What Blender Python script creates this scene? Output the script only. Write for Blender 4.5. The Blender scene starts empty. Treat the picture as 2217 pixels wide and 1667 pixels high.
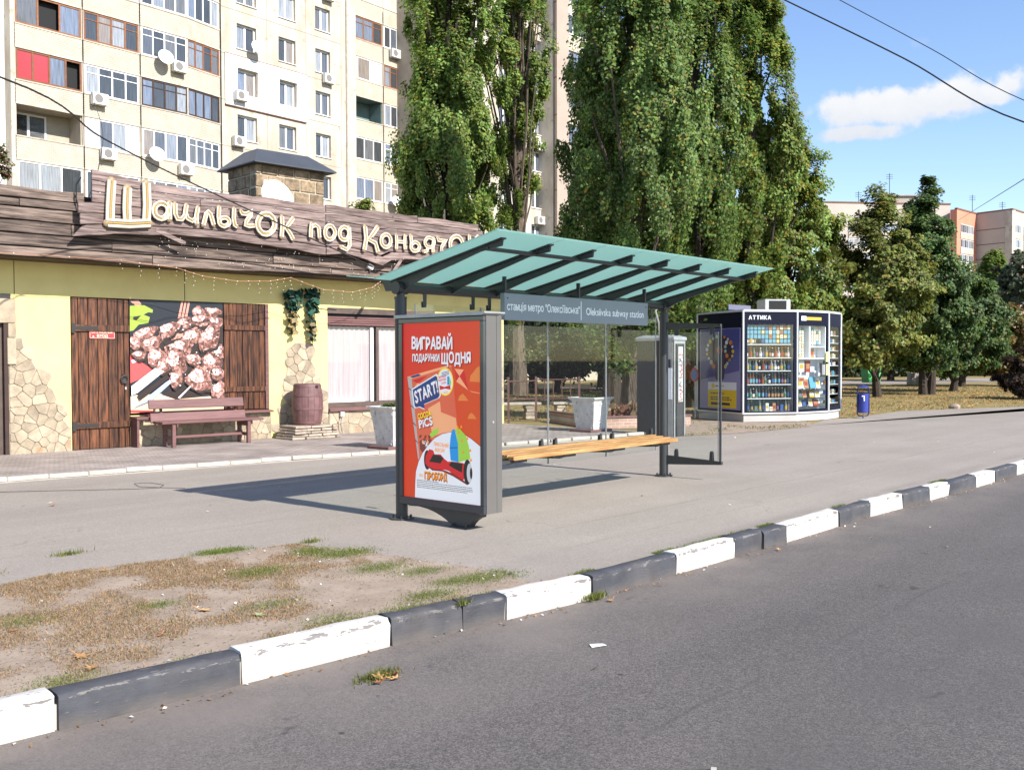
import bpy, math, random
import numpy as np
from mathutils import Vector, Matrix
rad = math.radians
S = bpy.context.scene
COL = S.collection
random.seed(7)
RNG = np.random.default_rng(11)

# ---------------------------------------------------------------- camera, light, exposure
cam_d = bpy.data.cameras.new("camera")
cam = bpy.data.objects.new("camera", cam_d)
COL.objects.link(cam)
cam_d.sensor_width = 36.0
cam_d.lens = 36.0 * 2167.4 / 2217.0
cam_d.clip_start = 0.1
cam_d.clip_end = 3000
cam.matrix_world = Matrix.Translation((0, 0, 1.6)) @ Matrix.Rotation(math.pi / 2 - 0.0251, 4, 'X') @ Matrix.Rotation(-0.0032, 4, 'Z')
S.camera = cam
S.view_settings.view_transform = 'Standard'
S.view_settings.look = 'None'
S.view_settings.exposure = 0.86
S.view_settings.gamma = 1.0
S.view_settings.use_curve_mapping = False
SUN_EL, SUN_AZ = 36.0, 131.15            # azimuth clockwise from +Y
sd = Vector((math.sin(rad(SUN_AZ)) * math.cos(rad(SUN_EL)), math.cos(rad(SUN_AZ)) * math.cos(rad(SUN_EL)), math.sin(rad(SUN_EL))))
sun_d = bpy.data.lights.new("sun", 'SUN')
sun_d.energy = 4.9
sun_d.angle = rad(0.5)
sun_d.color = (1.0, 0.945, 0.87)
sun = bpy.data.objects.new("sun", sun_d)
COL.objects.link(sun)
sun.rotation_euler = sd.to_track_quat('Z', 'Y').to_euler()
sun.location = (20, -20, 40)

W = bpy.data.worlds.new("World")
S.world = W
W.use_nodes = True
nt = W.node_tree
N, LK = nt.nodes, nt.links
bg = N['Background']
bg.inputs[1].default_value = 0.15
sky = N.new('ShaderNodeTexSky')
sky.sky_type = 'NISHITA'
sky.sun_disc = False
sky.sun_elevation = rad(SUN_EL)
sky.sun_rotation = rad(SUN_AZ)
sky.air_density = 1.0
sky.dust_density = 0.3
sky.ozone_density = 1.5


def vmath(op, a, b=None):
    n = N.new('ShaderNodeVectorMath')
    n.operation = op
    for i, x in enumerate((a, b)):
        if x is None:
            continue
        if hasattr(x, 'links') or hasattr(x, 'is_output'):
            LK.new(x, n.inputs[i])
        else:
            n.inputs[i].default_value = x
    return n.outputs['Value'] if op == 'DOT_PRODUCT' else n.outputs[0]


def fmath(op, a, b=0.0):
    n = N.new('ShaderNodeMath')
    n.operation = op
    for i, x in enumerate((a, b)):
        if hasattr(x, 'is_output'):
            LK.new(x, n.inputs[i])
        else:
            n.inputs[i].default_value = x
    return n.outputs[0]


# one fair-weather cloud and a few wisps, fixed to directions of the sky
tcw = N.new('ShaderNodeTexCoord')
D = vmath('NORMALIZE', tcw.outputs['Generated'])
cdir = Vector((0.3945, 1.0, 0.2475)).normalized()
cright = Vector((cdir.y, -cdir.x, 0)).normalized()
cup = cright.cross(cdir).normalized()
ca_ = vmath('DOT_PRODUCT', D, tuple(cright))
cb_ = vmath('DOT_PRODUCT', D, tuple(cup))
cf_ = vmath('DOT_PRODUCT', D, tuple(cdir))
nz = N.new('ShaderNodeTexNoise')
nz.inputs['Scale'].default_value = 38.0
nz.inputs['Detail'].default_value = 9.0
nz.inputs['Roughness'].default_value = 0.58
LK.new(D, nz.inputs['Vector'])
lobes = [(-0.052, 0.004, 0.034, 0.020), (-0.012, 0.003, 0.060, 0.0185), (0.038, 0.006, 0.048, 0.0195), (0.082, 0.012, 0.017, 0.015), (-0.045, -0.017, 0.044, 0.0085), (0.066, 0.004, 0.030, 0.010)]
acc = None
for (x0, y0, ax, ay) in lobes:
    q = fmath('SQRT', fmath('ADD', fmath('POWER', fmath('MULTIPLY', fmath('SUBTRACT', ca_, x0), 1 / ax), 2.0), fmath('POWER', fmath('MULTIPLY', fmath('SUBTRACT', cb_, y0), 1 / ay), 2.0)))
    l = fmath('SUBTRACT', 1.0, q)
    acc = l if acc is None else fmath('MAXIMUM', acc, l)
wisp = fmath('SUBTRACT', 0.45, fmath('SQRT', fmath('ADD', fmath('POWER', fmath('MULTIPLY', fmath('SUBTRACT', ca_, 0.014), 1 / 0.03), 2.0), fmath('POWER', fmath('MULTIPLY', fmath('SUBTRACT', cb_, 0.056), 1 / 0.014), 2.0))))
acc = fmath('ADD', fmath('ADD', acc, 0.10), fmath('MULTIPLY', fmath('SUBTRACT', nz.outputs['Fac'], 0.5), 2.0))
wisp = fmath('ADD', wisp, fmath('MULTIPLY', fmath('SUBTRACT', nz.outputs['Fac'], 0.5), 2.4))
mr = N.new('ShaderNodeMapRange')
mr.interpolation_type = 'SMOOTHSTEP'
mr.inputs['From Min'].default_value = 0.0
mr.inputs['From Max'].default_value = 0.62
LK.new(acc, mr.inputs['Value'])
mr2 = N.new('ShaderNodeMapRange')
mr2.inputs['From Min'].default_value = 0.1
mr2.inputs['From Max'].default_value = 1.0
mr2.inputs['To Max'].default_value = 0.22
LK.new(wisp, mr2.inputs['Value'])
alpha = fmath('MULTIPLY', fmath('MAXIMUM', mr.outputs[0], mr2.outputs[0]), fmath('GREATER_THAN', cf_, 0.5))
shade = N.new('ShaderNodeMapRange')
shade.inputs['From Min'].default_value = -0.03
shade.inputs['From Max'].default_value = 0.02
LK.new(fmath('ADD', cb_, fmath('MULTIPLY', fmath('SUBTRACT', nz.outputs['Fac'], 0.5), 0.05)), shade.inputs['Value'])
cc = N.new('ShaderNodeMix')
cc.data_type = 'RGBA'
LK.new(shade.outputs[0], cc.inputs['Factor'])
cc.inputs[6].default_value = (2.75, 2.95, 3.3, 1)
cc.inputs[7].default_value = (3.5, 3.55, 3.65, 1)
mxs = N.new('ShaderNodeMix')
mxs.data_type = 'RGBA'
LK.new(alpha, mxs.inputs['Factor'])
hsw = N.new('ShaderNodeHueSaturation')
hsw.inputs['Hue'].default_value = 0.509
hsw.inputs['Saturation'].default_value = 1.1
hsw.inputs['Value'].default_value = 0.86
LK.new(sky.outputs[0], hsw.inputs['Color'])
LK.new(hsw.outputs[0], mxs.inputs[6])
LK.new(cc.outputs[2], mxs.inputs[7])
LK.new(mxs.outputs[2], bg.inputs[0])

# ---------------------------------------------------------------- materials
MATS = {}


def newmat(name):
    m = bpy.data.materials.new(name)
    m.use_nodes = True
    MATS[name] = m
    return m, m.node_tree.nodes, m.node_tree.links, m.node_tree.nodes['Principled BSDF']


def pbr(name, c1, c2=None, rough=0.7, scale=5.0, stretch=(1, 1, 1), bump=0.0, bscale=60.0, bstretch=None, rnd=0.0, spec=0.4, metal=0.0, detail=6.0, ramp=(0.35, 0.65), emit=0.0, coat=0.0, bdist=0.01, speck=None):
    m, n, l, b = newmat(name)
    c2 = c2 or tuple(min(1, x * 0.8) for x in c1)
    tc = n.new('ShaderNodeTexCoord')
    mp = n.new('ShaderNodeMapping')
    mp.inputs['Scale'].default_value = stretch
    oi = n.new('ShaderNodeObjectInfo')
    addv = n.new('ShaderNodeVectorMath')
    addv.operation = 'MULTIPLY_ADD'
    cmb = n.new('ShaderNodeCombineXYZ')
    for k in range(3):
        l.new(oi.outputs['Random'], cmb.inputs[k])
    l.new(cmb.outputs[0], addv.inputs[0])
    addv.inputs[1].default_value = (37.0, 53.0, 71.0)
    l.new(tc.outputs['Object'], addv.inputs[2])
    l.new(addv.outputs[0] if rnd > 0 else tc.outputs['Object'], mp.inputs['Vector'])
    nz = n.new('ShaderNodeTexNoise')
    nz.inputs['Scale'].default_value = scale
    nz.inputs['Detail'].default_value = detail
    nz.inputs['Roughness'].default_value = 0.62
    l.new(mp.outputs[0], nz.inputs['Vector'])
    cr = n.new('ShaderNodeValToRGB')
    cr.color_ramp.elements[0].position = ramp[0]
    cr.color_ramp.elements[1].position = ramp[1]
    cr.color_ramp.elements[0].color = (*c2, 1)
    cr.color_ramp.elements[1].color = (*c1, 1)
    l.new(nz.outputs['Fac'], cr.inputs['Fac'])
    out = cr.outputs[0]
    if speck:
        col, sc, th = speck
        v = n.new('ShaderNodeTexNoise')
        v.inputs['Scale'].default_value = sc
        v.inputs['Detail'].default_value = 3
        l.new(tc.outputs['Object'], v.inputs['Vector'])
        mrn = n.new('ShaderNodeMapRange')
        mrn.inputs['From Min'].default_value = th
        mrn.inputs['From Max'].default_value = th + 0.05
        l.new(v.outputs['Fac'], mrn.inputs['Value'])
        mx = n.new('ShaderNodeMix')
        mx.data_type = 'RGBA'
        l.new(mrn.outputs[0], mx.inputs['Factor'])
        l.new(out, mx.inputs[6])
        mx.inputs[7].default_value = (*col, 1)
        out = mx.outputs[2]
    if rnd > 0:
        hs = n.new('ShaderNodeHueSaturation')
        mr = n.new('ShaderNodeMapRange')
        mr.inputs['To Min'].default_value = 1 - rnd
        mr.inputs['To Max'].default_value = 1 + rnd
        l.new(oi.outputs['Random'], mr.inputs['Value'])
        l.new(mr.outputs[0], hs.inputs['Value'])
        l.new(out, hs.inputs['Color'])
        out = hs.outputs[0]
    l.new(out, b.inputs['Base Color'])
    b.inputs['Roughness'].default_value = rough
    b.inputs['Metallic'].default_value = metal
    b.inputs['Specular IOR Level'].default_value = spec
    b.inputs['Coat Weight'].default_value = coat
    if emit:
        l.new(out, b.inputs['Emission Color'])
        b.inputs['Emission Strength'].default_value = emit
    if bump:
        n2 = n.new('ShaderNodeTexNoise')
        n2.inputs['Scale'].default_value = bscale
        n2.inputs['Detail'].default_value = 5
        mp2 = n.new('ShaderNodeMapping')
        mp2.inputs['Scale'].default_value = bstretch or stretch
        l.new(addv.outputs[0] if rnd > 0 else tc.outputs['Object'], mp2.inputs['Vector'])
        l.new(mp2.outputs[0], n2.inputs['Vector'])
        bp = n.new('ShaderNodeBump')
        bp.inputs['Strength'].default_value = bump
        bp.inputs['Distance'].default_value = bdist
        l.new(n2.outputs['Fac'], bp.inputs['Height'])
        l.new(bp.outputs[0], b.inputs['Normal'])
    return m


def flat(name, c, rough=0.55, emit=0.0, spec=0.4, metal=0.0, coat=0.0):
    m, n, l, b = newmat(name)
    b.inputs['Base Color'].default_value = (*c, 1)
    b.inputs['Roughness'].default_value = rough
    b.inputs['Specular IOR Level'].default_value = spec
    b.inputs['Metallic'].default_value = metal
    b.inputs['Coat Weight'].default_value = coat
    if emit:
        b.inputs['Emission Color'].default_value = (*c, 1)
        b.inputs['Emission Strength'].default_value = emit
    return m


def glassmat(name, tint, refl=0.06, maxr=0.55):
    m, n, l, b = newmat(name)
    n.remove(b)
    tr = n.new('ShaderNodeBsdfTransparent')
    tr.inputs[0].default_value = (*tint, 1)
    gl = n.new('ShaderNodeBsdfGlossy')
    gl.inputs['Roughness'].default_value = 0.02
    lw = n.new('ShaderNodeLayerWeight')
    lw.inputs['Blend'].default_value = 0.25
    mr = n.new('ShaderNodeMapRange')
    mr.inputs['To Min'].default_value = refl
    mr.inputs['To Max'].default_value = maxr
    l.new(lw.outputs['Facing'], mr.inputs['Value'])
    pw = n.new('ShaderNodeMath')
    pw.operation = 'POWER'
    pw.inputs[1].default_value = 2.2
    l.new(mr.outputs[0], pw.inputs[0])
    ad = n.new('ShaderNodeMath')
    ad.operation = 'ADD'
    ad.inputs[1].default_value = refl
    l.new(pw.outputs[0], ad.inputs[0])
    ms = n.new('ShaderNodeMixShader')
    l.new(ad.outputs[0], ms.inputs[0])
    l.new(tr.outputs[0], ms.inputs[1])
    l.new(gl.outputs[0], ms.inputs[2])
    l.new(ms.outputs[0], n['Material Output'].inputs[0])
    return m


def leafmat(name, transl=0.45):
    m, n, l, b = newmat(name)
    at = n.new('ShaderNodeAttribute')
    at.attribute_name = 'tint'
    l.new(at.outputs['Color'], b.inputs['Base Color'])
    b.inputs['Roughness'].default_value = 0.5
    b.inputs['Specular IOR Level'].default_value = 0.3
    tr = n.new('ShaderNodeBsdfTranslucent')
    l.new(at.outputs['Color'], tr.inputs['Color'])
    ms = n.new('ShaderNodeMixShader')
    ms.inputs[0].default_value = transl
    l.new(b.outputs[0], ms.inputs[1])
    l.new(tr.outputs[0], ms.inputs[2])
    l.new(ms.outputs[0], n['Material Output'].inputs[0])
    return m


def M(n):
    return MATS[n]


# ---------------------------------------------------------------- text glyphs (made while the scene is still empty)
GL = {}
_chars = 'станціямеро"ОлексіївськаOleksiivska subway stationАТТИКАВИГРАВАЙПОДАРУНКИЩОДНЯSTART!COCOAPiCSПРИКОЛЬНИЙРЮКЗАКАБОГІРОБОРДСЛУЖЕБНЫЙВХОДНKKyW|'
_objs = []
for off, key in ((0.0, 0),):
    for ch in sorted(set(_chars)):
        cu = bpy.data.curves.new("glyph", 'FONT')
        cu.body = ch
        cu.size = 1.0
        cu.offset = off
        cu.resolution_u = 3
        o = bpy.data.objects.new("glyph", cu)
        COL.objects.link(o)
        _objs.append((ch, key, o))
dg = bpy.context.evaluated_depsgraph_get()
for ch, key, o in _objs:
    me = o.evaluated_get(dg).to_mesh()
    vs = [(v.co.x, v.co.y) for v in me.vertices]
    fs = [tuple(p.vertices) for p in me.polygons]
    GL[(ch, key)] = (vs, fs)
    o.evaluated_get(dg).to_mesh_clear()
for ch, key, o in _objs:
    cu = o.data
    bpy.data.objects.remove(o)
    bpy.data.curves.remove(cu)
CAP = max(v[1] for v in GL[('Н', 0)][0])


# ---------------------------------------------------------------- mesh builder
class MB:
    def __init__(s):
        s.v, s.f, s.m, s.mi = [], [], [], 0

    def mat(s, i):
        s.mi = i
        return s

    def add(s, vs, fs):
        b = len(s.v)
        s.v += [tuple(p) for p in vs]
        s.f += [tuple(i + b for i in f) for f in fs]
        s.m += [s.mi] * len(fs)
        return s

    def box(s, x0, x1, y0, y1, z0, z1, T=None):
        vs = [Vector((x, y, z)) for z in (z0, z1) for y in (y0, y1) for x in (x0, x1)]
        if T is not None:
            vs = [T @ p for p in vs]
        return s.add(vs, [(0, 2, 3, 1), (4, 5, 7, 6), (0, 1, 5, 4), (2, 6, 7, 3), (0, 4, 6, 2), (1, 3, 7, 5)])

    def prism(s, poly, ax, a, b):
        def P(p, t):
            return (p[0], t, p[1]) if ax == 'y' else ((t, p[0], p[1]) if ax == 'x' else (p[0], p[1], t))
        n = len(poly)
        ar = sum(poly[i][0] * poly[(i + 1) % n][1] - poly[(i + 1) % n][0] * poly[i][1] for i in range(n))
        if ar < 0:
            poly = poly[::-1]
        if ax == 'y':
            a, b = max(a, b), min(a, b)
        else:
            a, b = min(a, b), max(a, b)
        vs = [P(p, a) for p in poly] + [P(p, b) for p in poly]
        fs = [tuple(range(n - 1, -1, -1)), tuple(range(n, 2 * n))] + [(i, (i + 1) % n, n + (i + 1) % n, n + i) for i in range(n)]
        return s.add(vs, fs)

    def tube(s, pts, r, n=8, flat=1.0, fax=None, closed=False):
        pts = [Vector(p) for p in pts]
        k = len(pts)
        rs = r if isinstance(r, (list, tuple)) else [r] * k
        rings = []
        up = None
        for i, p in enumerate(pts):
            t = (pts[min(i + 1, k - 1)] - pts[max(i - 1, 0)])
            if closed:
                t = pts[(i + 1) % k] - pts[i - 1]
            t.normalize()
            if fax is not None:
                a = Vector(fax)
            elif up is None:
                a = Vector((0, 0, 1)) if abs(t.z) < 0.9 else Vector((1, 0, 0))
            else:
                a = up
            a = (a - t * a.dot(t))
            if a.length < 1e-4:
                a = t.orthogonal()
            a.normalize()
            up = a
            b = t.cross(a)
            rings.append([p + (a * math.cos(2 * math.pi * j / n) * flat + b * math.sin(2 * math.pi * j / n)) * rs[i] for j in range(n)])
        vs = [q for ri in rings for q in ri]
        fs = []
        for i in range(k - 1 + (1 if closed else 0)):
            for j in range(n):
                i2 = (i + 1) % k
                fs.append((i * n + j, i * n + (j + 1) % n, i2 * n + (j + 1) % n, i2 * n + j))
        if not closed:
            fs += [tuple(range(n - 1, -1, -1)), tuple((k - 1) * n + j for j in range(n))]
        return s.add(vs, fs)

    def cyl(s, p0, p1, r0, r1=None, n=12):
        return s.tube([p0, p1], [r0, r0 if r1 is None else r1], n)

    def lathe(s, prof, n=20, c=(0, 0, 0), a0=0.0, a1=2 * math.pi, T=None):
        full = abs(a1 - a0 - 2 * math.pi) < 1e-6
        m = n if full else n + 1
        vs = []
        for (r, z) in prof:
            for j in range(m):
                t = a0 + (a1 - a0) * j / n
                p = Vector((c[0] + r * math.cos(t), c[1] + r * math.sin(t), c[2] + z))
                vs.append(T @ p if T is not None else p)
        fs = []
        for i in range(len(prof) - 1):
            for j in range(n):
                j2 = (j + 1) % m
                fs.append((i * m + j, i * m + j2, (i + 1) * m + j2, (i + 1) * m + j))
        return s.add(vs, fs)

    def poly(s, pts):
        return s.add(pts, [tuple(range(len(pts)))])

    def text(s, string, o, xv, yv, bold=1, jit=0.0, gap=0.10, depth=None):
        """write a string in the parallelogram o, xv (whole width), yv (cap height)"""
        o, xv, yv = Vector(o), Vector(xv), Vector(yv)
        items, x = [], 0.0
        for ch in string:
            if ch == ' ':
                x += 0.30
                continue
            vs, fs = GL[(ch, 0)]
            x0 = min(v[0] for v in vs)
            x1 = max(v[0] for v in vs)
            items.append((vs, fs, x - x0))
            x += (x1 - x0) + gap
        tot = x - gap
        for (vs, fs, sh) in items:
            jy = random.uniform(-jit, jit)
            jr = random.uniform(-jit, jit) * 0.8
            nv = xv.cross(yv).normalized()
            bw = 0.022 * bold
            for k, (dx, dy) in enumerate(((0, 0), (-bw, 0.3 * bw), (bw, -0.3 * bw), (0, bw), (0, -bw)) if bold else ((0, 0),)):
                P = [o + xv * ((v[0] + sh + dx + jr * v[1]) / tot) + yv * ((v[1] + dy) / CAP + jy) + nv * (0.00012 * k) for v in vs]
                s.add(P, fs)
        return s

    def build(s, name, mats, parent=None, smooth=False, bevel=0.0, seg=1, ang=35):
        me = bpy.data.meshes.new(name)
        me.from_pydata([tuple(p) for p in s.v], [], s.f)
        mats = mats if isinstance(mats, (list, tuple)) else [mats]
        for x in mats:
            me.materials.append(M(x) if isinstance(x, str) else x)
        if len(mats) > 1:
            me.polygons.foreach_set('material_index', s.m)
        if smooth:
            me.polygons.foreach_set('use_smooth', [True] * len(me.polygons))
            me.set_sharp_from_angle(angle=rad(ang))
        o = bpy.data.objects.new(name, me)
        COL.objects.link(o)
        if parent is not None:
            o.parent = parent
        if bevel:
            bv = o.modifiers.new("bevel", 'BEVEL')
            bv.width = bevel
            bv.segments = seg
            bv.limit_method = 'ANGLE'
        return o


def thing(name, label, cat, loc=(0, 0, 0), rz=0.0, group=None):
    o = bpy.data.objects.new(name, None)
    o.empty_display_size = 0.2
    COL.objects.link(o)
    o.location = loc
    o.rotation_euler = (0, 0, rz)
    o['label'] = label
    o['category'] = cat
    if group:
        o['group'] = group
    return o


def tag(o, label, cat, group=None):
    o['label'] = label
    o['category'] = cat
    if group:
        o['group'] = group
    return o


def struct(o):
    o['kind'] = 'structure'
    return o


def stuff(o):
    o['kind'] = 'stuff'
    return o


def dupe(src, parent=None, loc=None, rot=None, scale=None):
    o = src.copy()
    COL.objects.link(o)
    if parent is not None:
        o.parent = parent
    if loc is not None:
        o.location = loc
    if rot is not None:
        o.rotation_euler = rot
    if scale is not None:
        o.scale = scale
    return o


def copy_tree(src, **kw):
    def rec(a, par):
        c = a.copy()
        COL.objects.link(c)
        if par is not None:
            c.parent = par
        for ch in list(a.children):
            rec(ch, c)
        return c
    r = rec(src, None)
    for k, v in kw.items():
        if k in ('label', 'group'):
            r[k] = v
        else:
            setattr(r, k, v)
    return r


def voronoi(seeds, bbox):
    x0, x1, y0, y1 = bbox
    cells = []
    for i, a in enumerate(seeds):
        poly = [(x0, y0), (x1, y0), (x1, y1), (x0, y1)]
        for j, b in enumerate(seeds):
            if i == j:
                continue
            mx, my = (a[0] + b[0]) / 2, (a[1] + b[1]) / 2
            nx, ny = b[0] - a[0], b[1] - a[1]
            out = []
            for k in range(len(poly)):
                p, q = poly[k], poly[(k + 1) % len(poly)]
                dp = (p[0] - mx) * nx + (p[1] - my) * ny
                dq = (q[0] - mx) * nx + (q[1] - my) * ny
                if dp <= 0:
                    out.append(p)
                if dp * dq < 0:
                    t = dp / (dp - dq)
                    out.append((p[0] + (q[0] - p[0]) * t, p[1] + (q[1] - p[1]) * t))
            poly = out
            if not poly:
                break
        cells.append(poly)
    return cells


def inpoly(p, poly):
    c = False
    n = len(poly)
    for i in range(n):
        a, b = poly[i], poly[(i + 1) % n]
        if (a[1] > p[1]) != (b[1] > p[1]) and p[0] < (b[0] - a[0]) * (p[1] - a[1]) / (b[1] - a[1]) + a[0]:
            c = not c
    return c


def clip_convex(poly, lo, hi):
    """clip a polygon to an axis-aligned box"""
    for ax, val, sg in ((0, lo[0], 1), (0, hi[0], -1), (1, lo[1], 1), (1, hi[1], -1)):
        out = []
        for k in range(len(poly)):
            p, q = poly[k], poly[(k + 1) % len(poly)]
            dp, dq = (p[ax] - val) * sg, (q[ax] - val) * sg
            if dp >= 0:
                out.append(p)
            if dp * dq < 0:
                t = dp / (dp - dq)
                out.append((p[0] + (q[0] - p[0]) * t, p[1] + (q[1] - p[1]) * t))
        poly = out
        if not poly:
            return []
    return poly


def inset(poly, d):
    cx = sum(p[0] for p in poly) / len(poly)
    cy = sum(p[1] for p in poly) / len(poly)
    out = []
    for p in poly:
        L = math.hypot(p[0] - cx, p[1] - cy) or 1
        k = max(0.3, (L - d) / L)
        out.append((cx + (p[0] - cx) * k, cy + (p[1] - cy) * k))
    return out


# frames: the shelter (u along, v toward the road) and the restaurant wall (s along, y into the building)
TH, X0, Y0 = 0.8493, -1.1153, 10.0686
TW, AX, AY = rad(43.672), -8.5, 16.85


def SH(u, v, z=0.0):
    return Vector((X0 + u * math.cos(TH) + v * math.sin(TH), Y0 + u * math.sin(TH) - v * math.cos(TH), z))


def WF(s, y, z=0.0):
    return Vector((AX + s * math.cos(TW) - y * math.sin(TW), AY + s * math.sin(TW) + y * math.cos(TW), z))

# ---------------------------------------------------------------- named materials
def asphalt(name, c1, c2, cell=95.0, cellamt=0.5, dust=None, spots=0.0, big=0.7, bump=0.35, lines=False, seams=()):
    m, n, l, b = newmat(name)
    tc = n.new('ShaderNodeTexCoord')

    def noise(scale, detail=6, stretch=None, rough=0.6):
        z = n.new('ShaderNodeTexNoise')
        z.inputs['Scale'].default_value = scale
        z.inputs['Detail'].default_value = detail
        z.inputs['Roughness'].default_value = rough
        if stretch:
            mp = n.new('ShaderNodeMapping')
            mp.inputs['Scale'].default_value = stretch
            l.new(tc.outputs['Object'], mp.inputs[0])
            l.new(mp.outputs[0], z.inputs['Vector'])
        else:
            l.new(tc.outputs['Object'], z.inputs['Vector'])
        return z.outputs['Fac']

    def mrange(v, a, c, d, e):
        r = n.new('ShaderNodeMapRange')
        for k, x in (('From Min', a), ('From Max', c), ('To Min', d), ('To Max', e)):
            r.inputs[k].default_value = x
        l.new(v, r.inputs['Value'])
        return r.outputs[0]

    def mul(col, f):
        r = n.new('ShaderNodeVectorMath')
        r.operation = 'SCALE'
        l.new(col, r.inputs[0])
        l.new(f, r.inputs['Scale'])
        return r.outputs[0]

    def mix(f, a, c):
        r = n.new('ShaderNodeMix')
        r.data_type = 'RGBA'
        l.new(f, r.inputs['Factor'])
        for k, x in ((6, a), (7, c)):
            if isinstance(x, tuple):
                r.inputs[k].default_value = (*x, 1)
            else:
                l.new(x, r.inputs[k])
        return r.outputs[2]
    col = mix(mrange(noise(big, 9), 0.32, 0.68, 0, 1), c2, c1)
    col = mul(col, mrange(noise(1.0, 7, (0.12, 1.6, 1)), 0.3, 0.7, 0.93, 1.07))
    vo = n.new('ShaderNodeTexVoronoi')
    vo.inputs['Scale'].default_value = cell
    l.new(tc.outputs['Object'], vo.inputs['Vector'])
    sp = n.new('ShaderNodeSeparateColor')
    l.new(vo.outputs['Color'], sp.inputs[0])
    col = mul(col, mrange(sp.outputs[0], 0, 1, 1 - cellamt, 1 + cellamt))
    vo2 = n.new('ShaderNodeTexVoronoi')
    vo2.inputs['Scale'].default_value = cell * 0.38
    l.new(tc.outputs['Object'], vo2.inputs['Vector'])
    sp2 = n.new('ShaderNodeSeparateColor')
    l.new(vo2.outputs['Color'], sp2.inputs[0])
    col = mul(col, mrange(sp2.outputs[1], 0, 1, 1 - cellamt * 0.32, 1 + cellamt * 0.32))
    if dust:
        sx = n.new('ShaderNodeSeparateXYZ')
        l.new(tc.outputs['Object'], sx.inputs[0])
        f = mrange(sx.outputs[1], dust[0], dust[1], 0, 1)
        f2 = n.new('ShaderNodeMath')
        f2.operation = 'MULTIPLY'
        l.new(f, f2.inputs[0])
        l.new(mrange(noise(1.6, 6), 0.3, 0.66, 0.1, 0.75), f2.inputs[1])
        col = mix(f2.outputs[0], col, dust[2])
    if spots:
        f = mrange(noise(1.7, 3, (1.0, 1.5, 1)), 0.71, 0.76, 0, spots)
        col = mix(f, col, tuple(x * 0.45 for x in c2))
        f = mrange(noise(4.3, 2, (1.4, 1.0, 1)), 0.755, 0.775, 0, spots)
        col = mix(f, col, tuple(x * 0.35 for x in c2))
    if lines:
        # hairline cracks
        vc = n.new('ShaderNodeTexVoronoi')
        vc.feature = 'DISTANCE_TO_EDGE'
        vc.inputs['Scale'].default_value = 0.16
        ds = n.new('ShaderNodeVectorMath')
        ds.operation = 'MULTIPLY_ADD'
        nn = n.new('ShaderNodeTexNoise')
        nn.inputs['Scale'].default_value = 1.3
        nn.inputs['Detail'].default_value = 8
        l.new(tc.outputs['Object'], nn.inputs['Vector'])
        l.new(nn.outputs['Color'], ds.inputs[0])
        ds.inputs[1].default_value = (1.5, 1.5, 0)
        l.new(tc.outputs['Object'], ds.inputs[2])
        l.new(ds.outputs[0], vc.inputs['Vector'])
        crk = mrange(vc.outputs['Distance'], 0.0, 0.0022, 0.55, 0.0)
        f3 = n.new('ShaderNodeMath')
        f3.operation = 'MULTIPLY'
        l.new(crk, f3.inputs[0])
        l.new(mrange(noise(0.5, 3), 0.5, 0.62, 0, 1), f3.inputs[1])
        col = mix(f3.outputs[0], col, (0.06, 0.05, 0.045))
        # pale stains and worn chalk marks
        f = mrange(noise(2.2, 4, (0.5, 2.2, 1)), 0.70, 0.76, 0, 0.35)
        col = mix(f, col, (0.42, 0.40, 0.37))
    if seams:
        sx2 = n.new('ShaderNodeSeparateXYZ')
        l.new(tc.outputs['Object'], sx2.inputs[0])
        wob = mrange(noise(0.7, 4), 0, 1, -0.10, 0.10)
        ya = n.new('ShaderNodeMath')
        ya.operation = 'ADD'
        l.new(sx2.outputs[1], ya.inputs[0])
        l.new(wob, ya.inputs[1])
        brk = mrange(noise(0.9, 5), 0.42, 0.58, 0.15, 1.0)
        for (y0, w0, amt, cc3) in seams:
            s1 = n.new('ShaderNodeMath')
            s1.operation = 'SUBTRACT'
            l.new(ya.outputs[0], s1.inputs[0])
            s1.inputs[1].default_value = y0
            s2 = n.new('ShaderNodeMath')
            s2.operation = 'ABSOLUTE'
            l.new(s1.outputs[0], s2.inputs[0])
            s3 = n.new('ShaderNodeMath')
            s3.operation = 'MULTIPLY'
            l.new(mrange(s2.outputs[0], 0.0, w0, amt, 0.0), s3.inputs[0])
            l.new(brk, s3.inputs[1])
            col = mix(s3.outputs[0], col, cc3)
    l.new(col, b.inputs['Base Color'])
    b.inputs['Roughness'].default_value = 0.85
    b.inputs['Specular IOR Level'].default_value = 0.25
    bp = n.new('ShaderNodeBump')
    bp.inputs['Strength'].default_value = bump
    bp.inputs['Distance'].default_value = 0.006
    l.new(sp.outputs[0], bp.inputs['Height'])
    l.new(bp.outputs[0], b.inputs['Normal'])
    return m


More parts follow.
